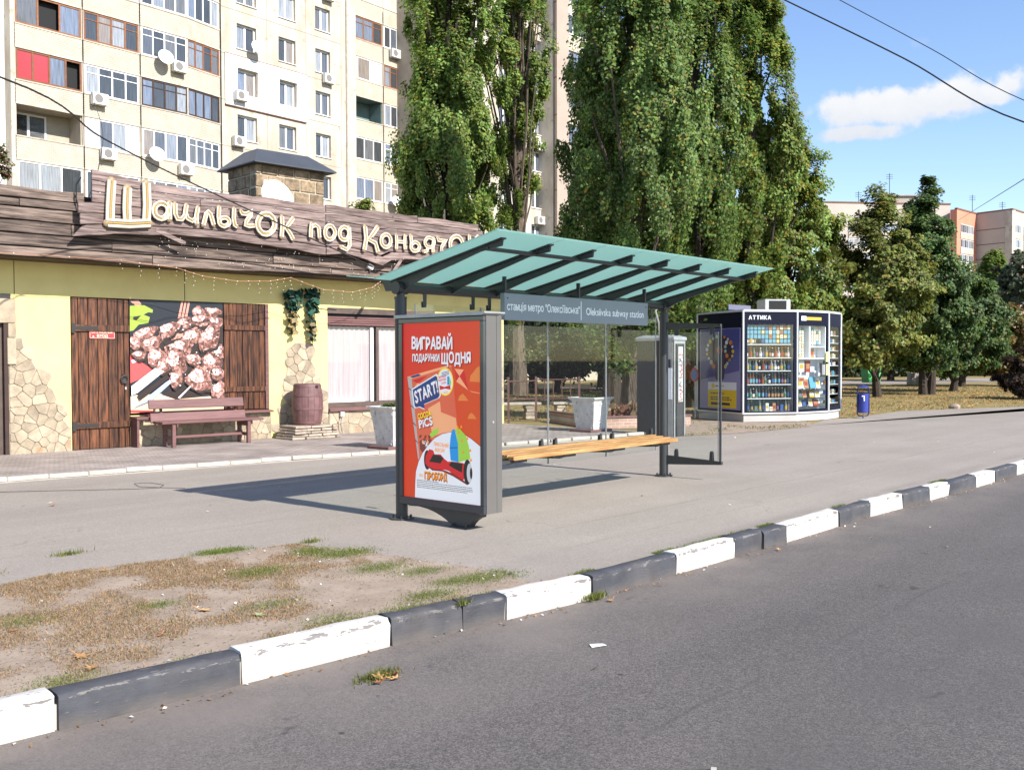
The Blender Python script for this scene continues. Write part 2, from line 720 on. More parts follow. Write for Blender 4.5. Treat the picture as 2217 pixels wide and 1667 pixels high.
def brickmat(name, c1, c2, mortar, bw, bh, ms=0.012, off=0.5, plane='xy', bump=0.6, rough=0.8, spec=0.3, noise=0.25):
    m, n, l, b = newmat(name)
    tc = n.new('ShaderNodeTexCoord')
    mp = n.new('ShaderNodeMapping')
    if plane == 'xz':
        mp.inputs['Rotation'].default_value = (-math.pi / 2, 0, 0)
    l.new(tc.outputs['Object'], mp.inputs[0])
    br = n.new('ShaderNodeTexBrick')
    br.offset = off
    br.inputs['Scale'].default_value = 1.0
    br.inputs['Brick Width'].default_value = bw
    br.inputs['Row Height'].default_value = bh
    br.inputs['Mortar Size'].default_value = ms
    br.inputs['Mortar Smooth'].default_value = 0.3
    br.inputs['Color1'].default_value = (*c1, 1)
    br.inputs['Color2'].default_value = (*c2, 1)
    br.inputs['Mortar'].default_value = (*mortar, 1)
    l.new(mp.outputs[0], br.inputs['Vector'])
    nzz = n.new('ShaderNodeTexNoise')
    nzz.inputs['Scale'].default_value = 1.4
    nzz.inputs['Detail'].default_value = 8
    l.new(tc.outputs['Object'], nzz.inputs['Vector'])
    mr = n.new('ShaderNodeMapRange')
    mr.inputs['From Min'].default_value = 0.3
    mr.inputs['From Max'].default_value = 0.7
    mr.inputs['To Min'].default_value = 1 - noise
    mr.inputs['To Max'].default_value = 1 + noise
    l.new(nzz.outputs['Fac'], mr.inputs['Value'])
    sc = n.new('ShaderNodeVectorMath')
    sc.operation = 'SCALE'
    l.new(br.outputs['Color'], sc.inputs[0])
    l.new(mr.outputs[0], sc.inputs['Scale'])
    l.new(sc.outputs[0], b.inputs['Base Color'])
    b.inputs['Roughness'].default_value = rough
    b.inputs['Specular IOR Level'].default_value = spec
    bp = n.new('ShaderNodeBump')
    bp.invert = True
    bp.inputs['Strength'].default_value = bump
    bp.inputs['Distance'].default_value = 0.012
    l.new(br.outputs['Fac'], bp.inputs['Height'])
    l.new(bp.outputs[0], b.inputs['Normal'])
    return m


asphalt('pavement_asphalt', (0.300, 0.264, 0.228), (0.258, 0.226, 0.195), cell=120, cellamt=0.16, big=0.45, bump=0.2, lines=True, seams=((-1.55, 0.035, 0.4, (0.13, 0.115, 0.10)), (-2.25, 0.02, 0.35, (0.13, 0.115, 0.10)), (0.95, 0.03, 0.35, (0.14, 0.125, 0.11)), (3.2, 0.02, 0.5, (0.08, 0.07, 0.065)), (-2.9, 0.16, 0.45, (0.17, 0.15, 0.135)), (-0.6, 0.5, 0.25, (0.33, 0.30, 0.265))))
asphalt('road_asphalt', (0.120, 0.108, 0.101), (0.098, 0.089, 0.084), cell=150, cellamt=0.42, dust=(-4.3, -3.2, (0.20, 0.170, 0.148)), spots=0.8, big=0.28, bump=0.4, seams=((-5.6, 0.9, 0.55, (0.090, 0.082, 0.078)), (-7.6, 0.8, 0.5, (0.090, 0.082, 0.078)), (-6.6, 0.35, 0.5, (0.145, 0.132, 0.124)), (-4.9, 0.02, 0.5, (0.06, 0.055, 0.05))))
pbr('bare_earth', (0.345, 0.275, 0.215), (0.25, 0.195, 0.15), rough=0.95, scale=3.5, bump=0.5, bscale=45, spec=0.1, speck=((0.17, 0.13, 0.09), 30, 0.62))
pbr('lawn_earth', (0.29, 0.215, 0.10), (0.17, 0.15, 0.065), rough=0.95, scale=1.2, bump=0.7, bscale=25, spec=0.1, speck=((0.40, 0.27, 0.10), 14, 0.60), ramp=(0.3, 0.7))
brickmat('paver', (0.335, 0.285, 0.26), (0.275, 0.235, 0.215), (0.16, 0.14, 0.125), 0.22, 0.105, 0.008, bump=0.8)
pbr('edging_concrete', (0.46, 0.42, 0.37), (0.36, 0.33, 0.29), rough=0.9, scale=6, bump=0.3, bscale=40, rnd=0.1)
def kerbpaint(name, c1, c2, chip, dirt, th=0.615):
    m, n, l, b = newmat(name)
    tc = n.new('ShaderNodeTexCoord')
    oi = n.new('ShaderNodeObjectInfo')
    cmb = n.new('ShaderNodeCombineXYZ')
    l.new(oi.outputs['Random'], cmb.inputs[0])
    ad = n.new('ShaderNodeVectorMath')
    ad.operation = 'MULTIPLY_ADD'
    l.new(cmb.outputs[0], ad.inputs[0])
    ad.inputs[1].default_value = (91, 0, 0)
    l.new(tc.outputs['Object'], ad.inputs[2])

    def noise(sc, det=6, st=(1, 1, 1), ro=0.6):
        mp = n.new('ShaderNodeMapping')
        mp.inputs['Scale'].default_value = st
        l.new(ad.outputs[0], mp.inputs[0])
        z = n.new('ShaderNodeTexNoise')
        z.inputs['Scale'].default_value = sc
        z.inputs['Detail'].default_value = det
        z.inputs['Roughness'].default_value = ro
        l.new(mp.outputs[0], z.inputs['Vector'])
        return z.outputs['Fac']

    def mr(v, a, c, d, e):
        r = n.new('ShaderNodeMapRange')
        for k, x in (('From Min', a), ('From Max', c), ('To Min', d), ('To Max', e)):
            r.inputs[k].default_value = x
        l.new(v, r.inputs['Value'])
        return r.outputs[0]

    def op(o, a, c):
        r = n.new('ShaderNodeMath')
        r.operation = o
        for i, x in enumerate((a, c)):
            if isinstance(x, (int, float)):
                r.inputs[i].default_value = x
            else:
                l.new(x, r.inputs[i])
        return r.outputs[0]

    def mix(f, a, c):
        r = n.new('ShaderNodeMix')
        r.data_type = 'RGBA'
        l.new(f, r.inputs['Factor'])
        for k, x in ((6, a), (7, c)):
            if isinstance(x, tuple):
                r.inputs[k].default_value = (*x, 1)
            else:
                l.new(x, r.inputs[k])
        return r.outputs[2]
    sx = n.new('ShaderNodeSeparateXYZ')
    l.new(tc.outputs['Object'], sx.inputs[0])
    col = mix(mr(noise(5, 8), 0.38, 0.62, 0, 1), c2, c1)
    col = mix(mr(noise(1.2, 5), 0.45, 0.7, 0, 0.35), col, dirt)
    # worn along the top front arris, odd chips elsewhere
    edge = op('MULTIPLY', mr(op('ABSOLUTE', op('SUBTRACT', sx.outputs[2], 0.004), 0), 0.0, 0.030, 1, 0), mr(sx.outputs[1], 0.0, 0.05, 1, 0))
    n1 = noise(24, 10, (0.30, 1, 1.2), 0.7)
    chips = mr(op('ADD', n1, op('MULTIPLY', edge, 0.15)), th, th + 0.025, 0, 1)
    col = mix(chips, col, chip)
    flak = mr(noise(30, 5, (0.25, 1, 1.6)), 0.66, 0.69, 0, 0.75)
    col = mix(flak, col, chip)
    foot = op('MULTIPLY', mr(sx.outputs[2], -0.155, -0.075, 1, 0), mr(noise(7, 6, (0.6, 1, 1)), 0.3, 0.62, 0.15, 1.0))
    col = mix(op('MULTIPLY', foot, 0.8), col, dirt)
    l.new(col, b.inputs['Base Color'])
    b.inputs['Roughness'].default_value = 0.75
    b.inputs['Specular IOR Level'].default_value = 0.3
    bp = n.new('ShaderNodeBump')
    bp.inputs['Strength'].default_value = 0.5
    bp.inputs['Distance'].default_value = 0.01
    l.new(n1, bp.inputs['Height'])
    l.new(bp.outputs[0], b.inputs['Normal'])


kerbpaint('white_paint', (0.66, 0.64, 0.60), (0.54, 0.51, 0.47), (0.17, 0.155, 0.15), (0.36, 0.31, 0.26))
kerbpaint('black_paint', (0.062, 0.064, 0.074), (0.042, 0.044, 0.052), (0.150, 0.138, 0.132), (0.13, 0.11, 0.095), 0.655)
# shelter
pbr('steel_grey', (0.040, 0.044, 0.048), (0.034, 0.037, 0.041), rough=0.42, scale=3, spec=0.5)
pbr('case_grey', (0.142, 0.134, 0.126), (0.130, 0.122, 0.115), rough=0.38, scale=3, spec=0.5, metal=0.25)
pbr('case_navy', (0.035, 0.042, 0.052), rough=0.18, scale=3, spec=0.6, coat=0.4)
pbr('sign_grey', (0.25, 0.285, 0.32), (0.235, 0.27, 0.305), rough=0.4, scale=2)
flat('sign_white', (0.92, 0.93, 0.94), 0.5)
pbr('galvanised', (0.45, 0.46, 0.47), (0.36, 0.37, 0.38), rough=0.45, scale=5, metal=0.5)
pbr('bench_wood', (0.46, 0.270, 0.115), (0.27, 0.135, 0.045), rough=0.42, scale=5, stretch=(0.5, 9, 9), bump=0.15, bscale=30, rnd=0.15, ramp=(0.4, 0.6))
glassmat('clear_glass', (0.95, 0.975, 0.965), 0.03, 0.5)
glassmat('shop_glass', (0.93, 0.96, 0.97), 0.05, 0.6)
m, n, l, b = newmat('roof_glass')
b.inputs['Base Color'].default_value = (0.28, 0.48, 0.44, 1)
b.inputs['Roughness'].default_value = 0.22
tr = n.new('ShaderNodeBsdfTranslucent')
tr.inputs['Color'].default_value = (0.56, 0.76, 0.69, 1)
ms = n.new('ShaderNodeMixShader')
ms.inputs[0].default_value = 0.74
l.new(b.outputs[0], ms.inputs[1])
l.new(tr.outputs[0], ms.inputs[2])
l.new(ms.outputs[0], n['Material Output'].inputs[0])
# restaurant
pbr('yellow_plaster', (0.70, 0.60, 0.255), (0.63, 0.53, 0.22), rough=0.85, scale=1.6, bump=0.12, bscale=50, spec=0.2)
pbr('door_wood', (0.150, 0.056, 0.024), (0.026, 0.011, 0.007), rough=0.5, scale=3.2, stretch=(9, 9, 0.7), bump=0.35, bscale=14, rnd=0.28, spec=0.35, ramp=(0.40, 0.62))
pbr('weathered_wood', (0.200, 0.150, 0.122), (0.034, 0.022, 0.017), rough=0.8, scale=2.6, stretch=(0.55, 9, 9), bump=0.5, bscale=9, rnd=0.30, ramp=(0.38, 0.64), speck=((0.035, 0.02, 0.017), 5, 0.70))
pbr('sign_wood', (0.265, 0.200, 0.180), (0.080, 0.050, 0.044), rough=0.75, scale=3.0, stretch=(0.6, 10, 10), bump=0.5, bscale=9, rnd=0.16, ramp=(0.38, 0.63), speck=((0.06, 0.03, 0.03), 5.5, 0.70))
pbr('plum_paint', (0.175, 0.088, 0.083), (0.125, 0.060, 0.058), rough=0.55, scale=4, stretch=(0.6, 6, 6), bump=0.2, bscale=14, rnd=0.1)
pbr('barrel_paint', (0.180, 0.094, 0.092), (0.115, 0.058, 0.058), rough=0.6, scale=5, bump=0.15, bscale=20, rnd=0.12)
pbr('dark_brown', (0.045, 0.022, 0.017), (0.03, 0.015, 0.012), rough=0.6, scale=4)
pbr('clad_stone', (0.42, 0.345, 0.245), (0.27, 0.22, 0.16), rough=0.9, scale=4, bump=0.6, bscale=9, rnd=0.20, bdist=0.03, ramp=(0.38, 0.64), speck=((0.36, 0.23, 0.14), 3.2, 0.64))
pbr('pale_mortar', (0.47, 0.41, 0.31), (0.38, 0.33, 0.25), rough=0.95, scale=6, bump=0.3, bscale=40)
pbr('slate_stone', (0.40, 0.33, 0.26), (0.25, 0.205, 0.165), rough=0.9, scale=8, bump=0.6, bscale=16, rnd=0.3)
pbr('block_stone', (0.36, 0.265, 0.17), (0.15, 0.11, 0.07), rough=0.9, scale=7, bump=0.9, bscale=14, rnd=0.25, bdist=0.03)
pbr('cap_metal', (0.062, 0.068, 0.078), (0.052, 0.057, 0.066), rough=0.45, scale=2)
pbr('curtain', (0.50, 0.425, 0.42), (0.40, 0.33, 0.33), rough=0.8, scale=2, stretch=(14, 1, 0.4))
pbr('window_brown', (0.105, 0.075, 0.062), (0.07, 0.05, 0.042), rough=0.5, scale=4)
flat('tube_white', (0.56, 0.51, 0.41), 0.35)
flat('tube_gold', (0.40, 0.28, 0.09), 0.3)
flat('letter_cream', (0.28, 0.20, 0.11), 0.5)
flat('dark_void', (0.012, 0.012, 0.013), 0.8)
flat('iron', (0.035, 0.033, 0.032), 0.5, metal=0.3)
flat('red_plate', (0.42, 0.045, 0.05), 0.4)
flat('plate_cream', (0.75, 0.62, 0.48), 0.4)
pbr('planter_white', (0.66, 0.65, 0.62), (0.50, 0.49, 0.47), rough=0.8, scale=5, bump=0.4, bscale=22, speck=((0.33, 0.32, 0.30), 16, 0.63))
pbr('soil', (0.10, 0.07, 0.045), rough=1.0, scale=12)
flat('wire_black', (0.018, 0.016, 0.016), 0.6)
flat('wire_orange', (0.42, 0.20, 0.10), 0.6)
flat('bulb_glass', (0.80, 0.78, 0.72), 0.25)
# apartment blocks
pbr('plaster_cream', (0.52, 0.475, 0.40), (0.385, 0.335, 0.265), rough=0.9, scale=0.9, stretch=(1, 1, 0.35), bump=0.1, bscale=30, ramp=(0.36, 0.6), spec=0.2, speck=((0.37, 0.31, 0.235), 1.7, 0.62))
pbr('plaster_shaded', (0.42, 0.34, 0.28), (0.36, 0.29, 0.24), rough=0.9, scale=0.5, spec=0.2)  # shaded copy of the cream plaster, colour darkened for sun-grazed side walls
pbr('plaster_white', (0.68, 0.68, 0.67), (0.63, 0.63, 0.62), rough=0.85, scale=0.6)
brickmat('parapet_tile', (0.53, 0.475, 0.385), (0.49, 0.435, 0.345), (0.38, 0.32, 0.25), 0.19, 0.095, 0.014, plane='xz', bump=0.8, noise=0.12)
pbr('joint_brown', (0.22, 0.12, 0.09), (0.15, 0.085, 0.065), rough=0.9, scale=4)
flat('joint_tan', (0.27, 0.215, 0.16), 0.9)
flat('upvc_white', (0.72, 0.72, 0.72), 0.35)
pbr('frame_brown', (0.235, 0.095, 0.038), (0.16, 0.06, 0.025), rough=0.5, scale=4, rnd=0.3)
pbr('frame_dark', (0.075, 0.038, 0.022), (0.05, 0.026, 0.016), rough=0.5, scale=4, rnd=0.3)
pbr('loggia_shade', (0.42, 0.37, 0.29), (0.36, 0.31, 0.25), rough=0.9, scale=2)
pbr('loggia_teal', (0.16, 0.24, 0.23), rough=0.9, scale=2)
m, n, l, b = newmat('window_pane')
oi = n.new('ShaderNodeObjectInfo')
cr = n.new('ShaderNodeValToRGB')
cr.color_ramp.interpolation = 'CONSTANT'
cols = [(0.0, (0.09, 0.10, 0.12)), (0.18, (0.20, 0.225, 0.26)), (0.32, (0.05, 0.055, 0.06)), (0.50, (0.26, 0.28, 0.30)), (0.60, (0.12, 0.125, 0.13)), (0.76, (0.15, 0.18, 0.24)), (0.9, (0.22, 0.19, 0.165))]
el = cr.color_ramp.elements
el[0].position, el[0].color = 0.0, (*cols[0][1], 1)
el[1].position, el[1].color = cols[1][0], (*cols[1][1], 1)
for p_, c_ in cols[2:]:
    e_ = el.new(p_)
    e_.color = (*c_, 1)
l.new(oi.outputs['Random'], cr.inputs[0])
tc = n.new('ShaderNodeTexCoord')
nz2 = n.new('ShaderNodeTexNoise')
nz2.inputs['Scale'].default_value = 3.0
mpn = n.new('ShaderNodeMapping')
mpn.inputs['Scale'].default_value = (5, 5, 0.35)
l.new(tc.outputs['Object'], mpn.inputs[0])
l.new(mpn.outputs[0], nz2.inputs['Vector'])
mrn = n.new('ShaderNodeMapRange')
mrn.inputs['From Min'].default_value = 0.3
mrn.inputs['From Max'].default_value = 0.7
mrn.inputs['To Min'].default_value = 0.72
mrn.inputs['To Max'].default_value = 1.25
l.new(nz2.outputs['Fac'], mrn.inputs['Value'])
vs_ = n.new('ShaderNodeVectorMath')
vs_.operation = 'SCALE'
l.new(cr.outputs[0], vs_.inputs[0])
l.new(mrn.outputs[0], vs_.inputs['Scale'])
l.new(vs_.outputs[0], b.inputs['Base Color'])
b.inputs['Roughness'].default_value = 0.04
b.inputs['Specular IOR Level'].default_value = 0.9
flat('pane_white', (0.43, 0.46, 0.50), 0.12, spec=0.7)
flat('pane_red', (0.36, 0.055, 0.065), 0.15, spec=0.6)
flat('pane_dark', (0.030, 0.034, 0.040), 0.05, spec=0.8)
pbr('ac_white', (0.74, 0.73, 0.70), (0.66, 0.65, 0.62), rough=0.45, scale=3)
flat('ac_grille', (0.19, 0.18, 0.17), 0.5)
flat('dish_white', (0.80, 0.79, 0.77), 0.4)
pbr('orange_plaster', (0.62, 0.245, 0.155), (0.55, 0.21, 0.135), rough=0.9, scale=0.15)
pbr('grey_plaster', (0.46, 0.41, 0.36), (0.40, 0.36, 0.32), rough=0.9, scale=0.2)
# vegetation
leafmat('foliage')
leafmat('grass_blade', 0.25)
pbr('bark', (0.155, 0.120, 0.090), (0.060, 0.045, 0.034), rough=0.95, scale=6, stretch=(3, 3, 0.5), bump=0.9, bscale=9, bdist=0.03)
pbr('bark_dark', (0.060, 0.046, 0.036), (0.030, 0.023, 0.018), rough=0.95, scale=6, stretch=(3, 3, 0.5), bump=0.8, bscale=9, bdist=0.03)
pbr('bark_pine', (0.30, 0.13, 0.07), (0.17, 0.075, 0.045), rough=0.95, scale=3)
# kiosk, pillar, street furniture
pbr('kiosk_navy', (0.008, 0.010, 0.024), rough=0.5, scale=2, spec=0.10)
flat('alu', (0.62, 0.63, 0.64), 0.35, metal=0.4)
pbr('plinth_grey', (0.44, 0.43, 0.42), (0.37, 0.36, 0.35), rough=0.7, scale=2)
flat('shelf_light', (0.55, 0.57, 0.58), 0.4)
flat('interior_teal', (0.12, 0.20, 0.22), 0.6)
flat('interior_white', (0.70, 0.74, 0.78), 0.5)
pbr('pillar_dark', (0.050, 0.050, 0.052), (0.042, 0.042, 0.044), rough=0.45, scale=2)
flat('bin_blue', (0.03, 0.045, 0.25), 0.35)
flat('bin_frame', (0.02, 0.025, 0.10), 0.4)
pbr('rail_brown', (0.135, 0.070, 0.058), (0.10, 0.05, 0.042), rough=0.5, scale=4)
pbr('concrete', (0.42, 0.37, 0.32), (0.30, 0.265, 0.23), rough=0.9, scale=6, bump=0.4, bscale=25)
brickmat('bed_brick', (0.42, 0.26, 0.21), (0.36, 0.22, 0.18), (0.45, 0.40, 0.35), 0.21, 0.075, 0.01, plane='xz', bump=0.5)
for nm, c in (('print_white', (0.70, 0.70, 0.70)), ('print_navy', (0.012, 0.045, 0.17)), ('print_orange', (0.75, 0.27, 0.02)), ('print_pack', (0.62, 0.115, 0.055)), ('print_packside', (0.40, 0.36, 0.34)), ('print_peach', (0.80, 0.36, 0.17)), ('print_yellow', (0.82, 0.62, 0.03)), ('print_red', (0.55, 0.018, 0.022)), ('print_blue', (0.015, 0.25, 0.58)), ('print_green', (0.30, 0.55, 0.06)), ('print_black', (0.018, 0.015, 0.014)), ('print_silver', (0.52, 0.52, 0.52)), ('print_maroon', (0.20, 0.02, 0.015)), ('print_cloud', (0.68, 0.20, 0.045)), ('print_brown', (0.17, 0.04, 0.03)), ('print_lime', (0.35, 0.50, 0.06))):
    flat(nm, c, 0.4, emit=0.27)
m, n, l, b = newmat('print_background')
tc = n.new('ShaderNodeTexCoord')
sx = n.new('ShaderNodeSeparateXYZ')
l.new(tc.outputs['Object'], sx.inputs[0])
ma = n.new('ShaderNodeMath')
ma.operation = 'MULTIPLY_ADD'
l.new(sx.outputs[1], ma.inputs[0])
ma.inputs[1].default_value = -0.45
mb = n.new('ShaderNodeMath')
mb.operation = 'MULTIPLY_ADD'
l.new(sx.outputs[2], mb.inputs[0])
mb.inputs[1].default_value = -0.22
mb.inputs[2].default_value = 0.45
l.new(mb.outputs[0], ma.inputs[2])
cr = n.new('ShaderNodeValToRGB')
cr.color_ramp.elements[0].color = (0.58, 0.008, 0.007, 1)
cr.color_ramp.elements[1].color = (0.60, 0.085, 0.010, 1)
l.new(ma.outputs[0], cr.inputs[0])
l.new(cr.outputs[0], b.inputs['Base Color'])
l.new(cr.outputs[0], b.inputs['Emission Color'])
b.inputs['Emission Strength'].default_value = 0.27
b.inputs['Roughness'].default_value = 0.35
# grilled meat print
m, n, l, b = newmat('print_meat')
tc = n.new('ShaderNodeTexCoord')
n1 = n.new('ShaderNodeTexNoise')
n1.inputs['Scale'].default_value = 13
n1.inputs['Detail'].default_value = 9
n1.inputs['Roughness'].default_value = 0.72
n1.inputs['Distortion'].default_value = 0.6
l.new(tc.outputs['Object'], n1.inputs['Vector'])
cr = n.new('ShaderNodeValToRGB')
e = cr.color_ramp.elements
e[0].position, e[0].color = 0.34, (0.03, 0.018, 0.015, 1)
e[1].position, e[1].color = 0.66, (0.72, 0.52, 0.48, 1)
for p_, c_ in ((0.43, (0.085, 0.035, 0.026)), (0.50, (0.19, 0.08, 0.06)), (0.57, (0.36, 0.18, 0.15))):
    q = e.new(p_)
    q.color = (*c_, 1)
l.new(n1.outputs['Fac'], cr.inputs[0])
l.new(cr.outputs[0], b.inputs['Base Color'])
b.inputs['Roughness'].default_value = 0.4

# ---------------------------------------------------------------- ground, road, pavement, verge, terrace
def kv(u):
    """distance of the kerb's road face from the shelter line"""
    pts = [(-14, 2.15), (-8, 2.52), (-5, 2.735), (-3.76, 2.84), (-2.74, 2.90), (-1.83, 3.03), (-0.99, 3.12), (0.14, 3.13), (2.05, 3.17), (4.08, 3.17), (5.8, 3.23), (8.0, 3.28), (14, 3.3), (90, 3.3)]
    for (a, b_), (c, d) in zip(pts, pts[1:]):
        if u <= c:
            return b_ + (d - b_) * (u - a) / (c - a)
    return 3.3


def shframe(o):
    o.location = (X0, Y0, 0)
    o.rotation_euler = (0, 0, TH)
    return o


def wframe(o):
    o.location = (AX, AY, 0)
    o.rotation_euler = (0, 0, TW)
    return o


def grid_sheet(x0, x1, y0, y1, nx, ny, zf):
    vs = [(x0 + (x1 - x0) * i / nx, y0 + (y1 - y0) * j / ny) for j in range(ny + 1) for i in range(nx + 1)]
    vs = [(x, y, zf(x, y)) for x, y in vs]
    fs = [(j * (nx + 1) + i, j * (nx + 1) + i + 1, (j + 1) * (nx + 1) + i + 1, (j + 1) * (nx + 1) + i) for j in range(ny) for i in range(nx)]
    return vs, fs


us = [-40, -14, -8, -5, -3.76, -2.74, -1.83, -0.99, 0.14, 2.05, 4.08, 5.8, 8, 14, 90, 900]
g = MB()
vs = []
for u in us:
    vs += [(u, -(kv(max(-14, min(u, 90))) - 0.10), -0.012), (u, 900, -0.012)]
g.add(vs, [(2 * i, 2 * i + 2, 2 * i + 3, 2 * i + 1) for i in range(len(us) - 1)])
g.add([(-900, -2.05, -0.012), (-40, -2.05, -0.012), (-40, 900, -0.012), (-900, 900, -0.012)], [(0, 1, 2, 3)])
shframe(struct(g.build('ground', 'lawn_earth')))
g = MB()
g.add([(-900, -900, -0.15), (900, -900, -0.15), (900, -1.9, -0.15), (-900, -1.9, -0.15)], [(0, 1, 2, 3)])
shframe(struct(g.build('road', 'road_asphalt')))


def toSH(x, y):
    dx, dy = x - X0, y - Y0
    return dx * math.cos(TH) + dy * math.sin(TH), -(dx * math.sin(TH) - dy * math.cos(TH))


g = MB()
front = [(u, -(kv(u) - 0.10), 0.0) for u in (-14, -8, -5, -3.76, -2.74, -1.83, -0.99, 0.14, 2.05, 4.08, 5.8, 8, 14, 60)]
back = [toSH(x, y) for x, y in [(60.0, 66.0), (40.0, 48.5), (16.98, 33.18), (13.85, 31.52), (11.85, 30.5), (9.3, 27.2), (8.2, 26.2), (7.04, 23.9), (5.6, 22.4), (4.9, 21.58), (3.9, 21.2)]]
tf = [WF(11.6, -4.85), WF(8.7, -4.78), WF(4.8, -4.40), WF(2.8, -4.14), WF(-1.2, -3.92), WF(-6, -3.75), WF(-14, -3.4)]
back += [toSH(p.x, p.y) for p in tf]
g.poly(front + [(a, b_, 0.0) for a, b_ in back])
shframe(struct(g.build('pavement', 'pavement_asphalt')))

# bare verge beside the kerb
vp = [toSH(x, y) for x, y in [(-7.4, 4.4), (-3.66, 7.11), (-3.5, 7.43), (-3.17, 7.74), (-2.79, 7.98), (-2.35, 8.32), (-1.89, 8.69), (-1.52, 8.43), (-1.19, 8.28), (-0.78, 7.99), (-0.36, 7.71), (-0.07, 7.44), (0.12, 7.16)]]
vfront = [(u, -(kv(u) - 0.13)) for u in (-0.85, -0.99, -1.83, -2.74, -3.76, -5, -8)]
VERGE = vp + vfront
g = MB()
g.poly([(a, b_, 0.006) for a, b_ in VERGE])
shframe(struct(g.build('verge', 'bare_earth')))
# worn earth in front of the kiosk
KD = [toSH(x, y) for x, y in [(3.5, 20.75), (4.9, 21.58), (5.7, 22.3), (7.04, 23.6), (7.6, 25.4), (5.9, 25.2), (5.0, 26.6), (3.0, 24.0)]]
g = MB()
g.poly([(a, b_, 0.006) for a, b_ in KD])
shframe(struct(g.build('dirt_patch', 'bare_earth')))
# yellowish lawn edge strip and path beyond the lawn
g = MB()
g.poly([(x, y, -0.006) for x, y in [(-30, 53.5), (7.0, 54.5), (24, 63.5), (62, 84), (60, 92), (20, 71), (5, 60.5), (-30, 59)]])
struct(g.build('path', 'pavement_asphalt'))
# paved terrace along the restaurant
g = MB()
g.prism([(-14, 0.02), (11.47, 0.02), (11.6, -4.70), (8.7, -4.66), (4.8, -4.28), (2.8, -4.02), (-1.2, -3.80), (-6, -3.63), (-14, -3.28)], 'z', -0.05, 0.03)
wframe(struct(g.build('terrace', 'paver')))
ed = wframe(struct(MB().prism([(-14, -3.285), (-6, -3.635), (-1.2, -3.805), (2.8, -4.025), (4.8, -4.285), (8.7, -4.665), (11.6, -4.705), (11.6, -4.80), (8.7, -4.76), (4.8, -4.38), (2.8, -4.12), (-1.2, -3.90), (-6, -3.73), (-14, -3.38)], 'z', -0.04, 0.012).build('edging_kerb', 'edging_concrete')))
ex = [(-14, -3.33), (-6, -3.68), (-1.2, -3.85), (2.8, -4.07), (4.8, -4.33), (8.7, -4.71), (11.6, -4.75)]


def exy(s):
    for (a, b_), (c, d) in zip(ex, ex[1:]):
        if s <= c:
            return b_ + (d - b_) * (s - a) / (c - a)
    return ex[-1][1]


s_ = -9.0
src = None
while s_ < 11.5:
    Ln = 0.52 if s_ < 6 else 0.55
    ya, yb = exy(s_), exy(s_ + Ln)
    if src is None:
        src = MB().box(-0.258, 0.258, -0.055, 0.055, 0, 0.065).build('edging_stone', 'edging_concrete', ed, bevel=0.012)
        o = src
    else:
        o = dupe(src, ed)
    o.location = (s_ + Ln / 2, (ya + yb) / 2 + random.uniform(-0.008, 0.008), 0.010 + random.uniform(-0.008, 0.006))
    o.rotation_euler = (random.uniform(-.02, .02), random.uniform(-.012, .012), math.atan2(yb - ya, Ln) + random.uniform(-.012, .012))
    s_ += Ln

# painted kerb
kb = MB()
prev = None
for u in (-14, -8, -5, -3.76, -2.74, -1.83, -0.99, 0.14, 2.05, 4.08, 5.8, 8, 14, 60):
    k = len(kb.v)
    v = kv(u)
    kb.v += [(u, -v + 0.02, -0.2), (u, -v + 0.02, -0.03), (u, -v + 0.14, -0.03)]
    if prev is not None:
        for a, b_ in ((0, 1), (1, 2)):
            kb.f.append((prev + a, k + a, k + b_, prev + b_))
            kb.m.append(0)
    prev = k
kerb = shframe(struct(kb.build('kerb', 'edging_concrete')))
cuts = [(-7.9, 'b'), (-6.95, 'w'), (-6.0, 'b'), (-5.92, 'w'), (-4.72, 'b'), (-3.76, 'w'), (-2.745, 'b'), (-2.19, 'b'), (-1.825, 'w'), (-0.986, 'b'), (0.138, 'w'), (1.078, 'b'), (1.586, 'b'), (2.046, 'w'), (3.25, 'b'), (4.08, 'w'), (4.96, 'b'), (5.8, 'w'), (6.47, 'b'), (7.48, 'w'), (8.29, 'b'), (9.4, 'w'), (10.3, 'b'), (11.3, 'w'), (12.3, 'b'), (13.2, 'w'), (14.2, 'b')]
for (ua, cl), (ub, _) in zip(cuts, cuts[1:]):
    L = ub - ua
    if L < 0.2:
        continue
    va, vb = kv(ua), kv(ub)
    mbk = MB()
    nseg = 6
    prof = [(0.0, -0.16), (0.0, -0.012), (0.006, 0.010), (0.022, 0.021), (0.12, 0.024), (0.15, 0.012), (0.15, -0.16)]
    for i in range(nseg + 1):
        x = -L / 2 + 0.006 + (L - 0.012) * i / nseg
        for (py, pz) in prof:
            jj = 0.004 if 0 < i < nseg else 0.007
            mbk.v.append((x, py + random.uniform(-jj, jj), pz + (random.uniform(-jj, jj) if pz > -0.1 else 0)))
    k = len(prof)
    for i in range(nseg):
        for j in range(k - 1):
            mbk.f.append((i * k + j, (i + 1) * k + j, (i + 1) * k + j + 1, i * k + j + 1))
    mbk.f.append(tuple(range(k)))
    mbk.f.append(tuple(nseg * k + j for j in range(k - 1, -1, -1)))
    mbk.m = [0] * len(mbk.f)
    o = mbk.build('kerb_stone', 'white_paint' if cl == 'w' else 'black_paint', kerb, smooth=True, ang=50)
    o['label'] = 'white painted kerb stone with chipped edges' if cl == 'w' else 'dark grey painted kerb stone'
    o.location = ((ua + ub) / 2, -(va + vb) / 2 + random.uniform(-0.006, 0.006), random.uniform(-0.006, 0.004))
    o.rotation_euler = (random.uniform(-.03, .03), random.uniform(-.006, .006), math.atan2(-(vb - va), L) + random.uniform(-.008, .008))

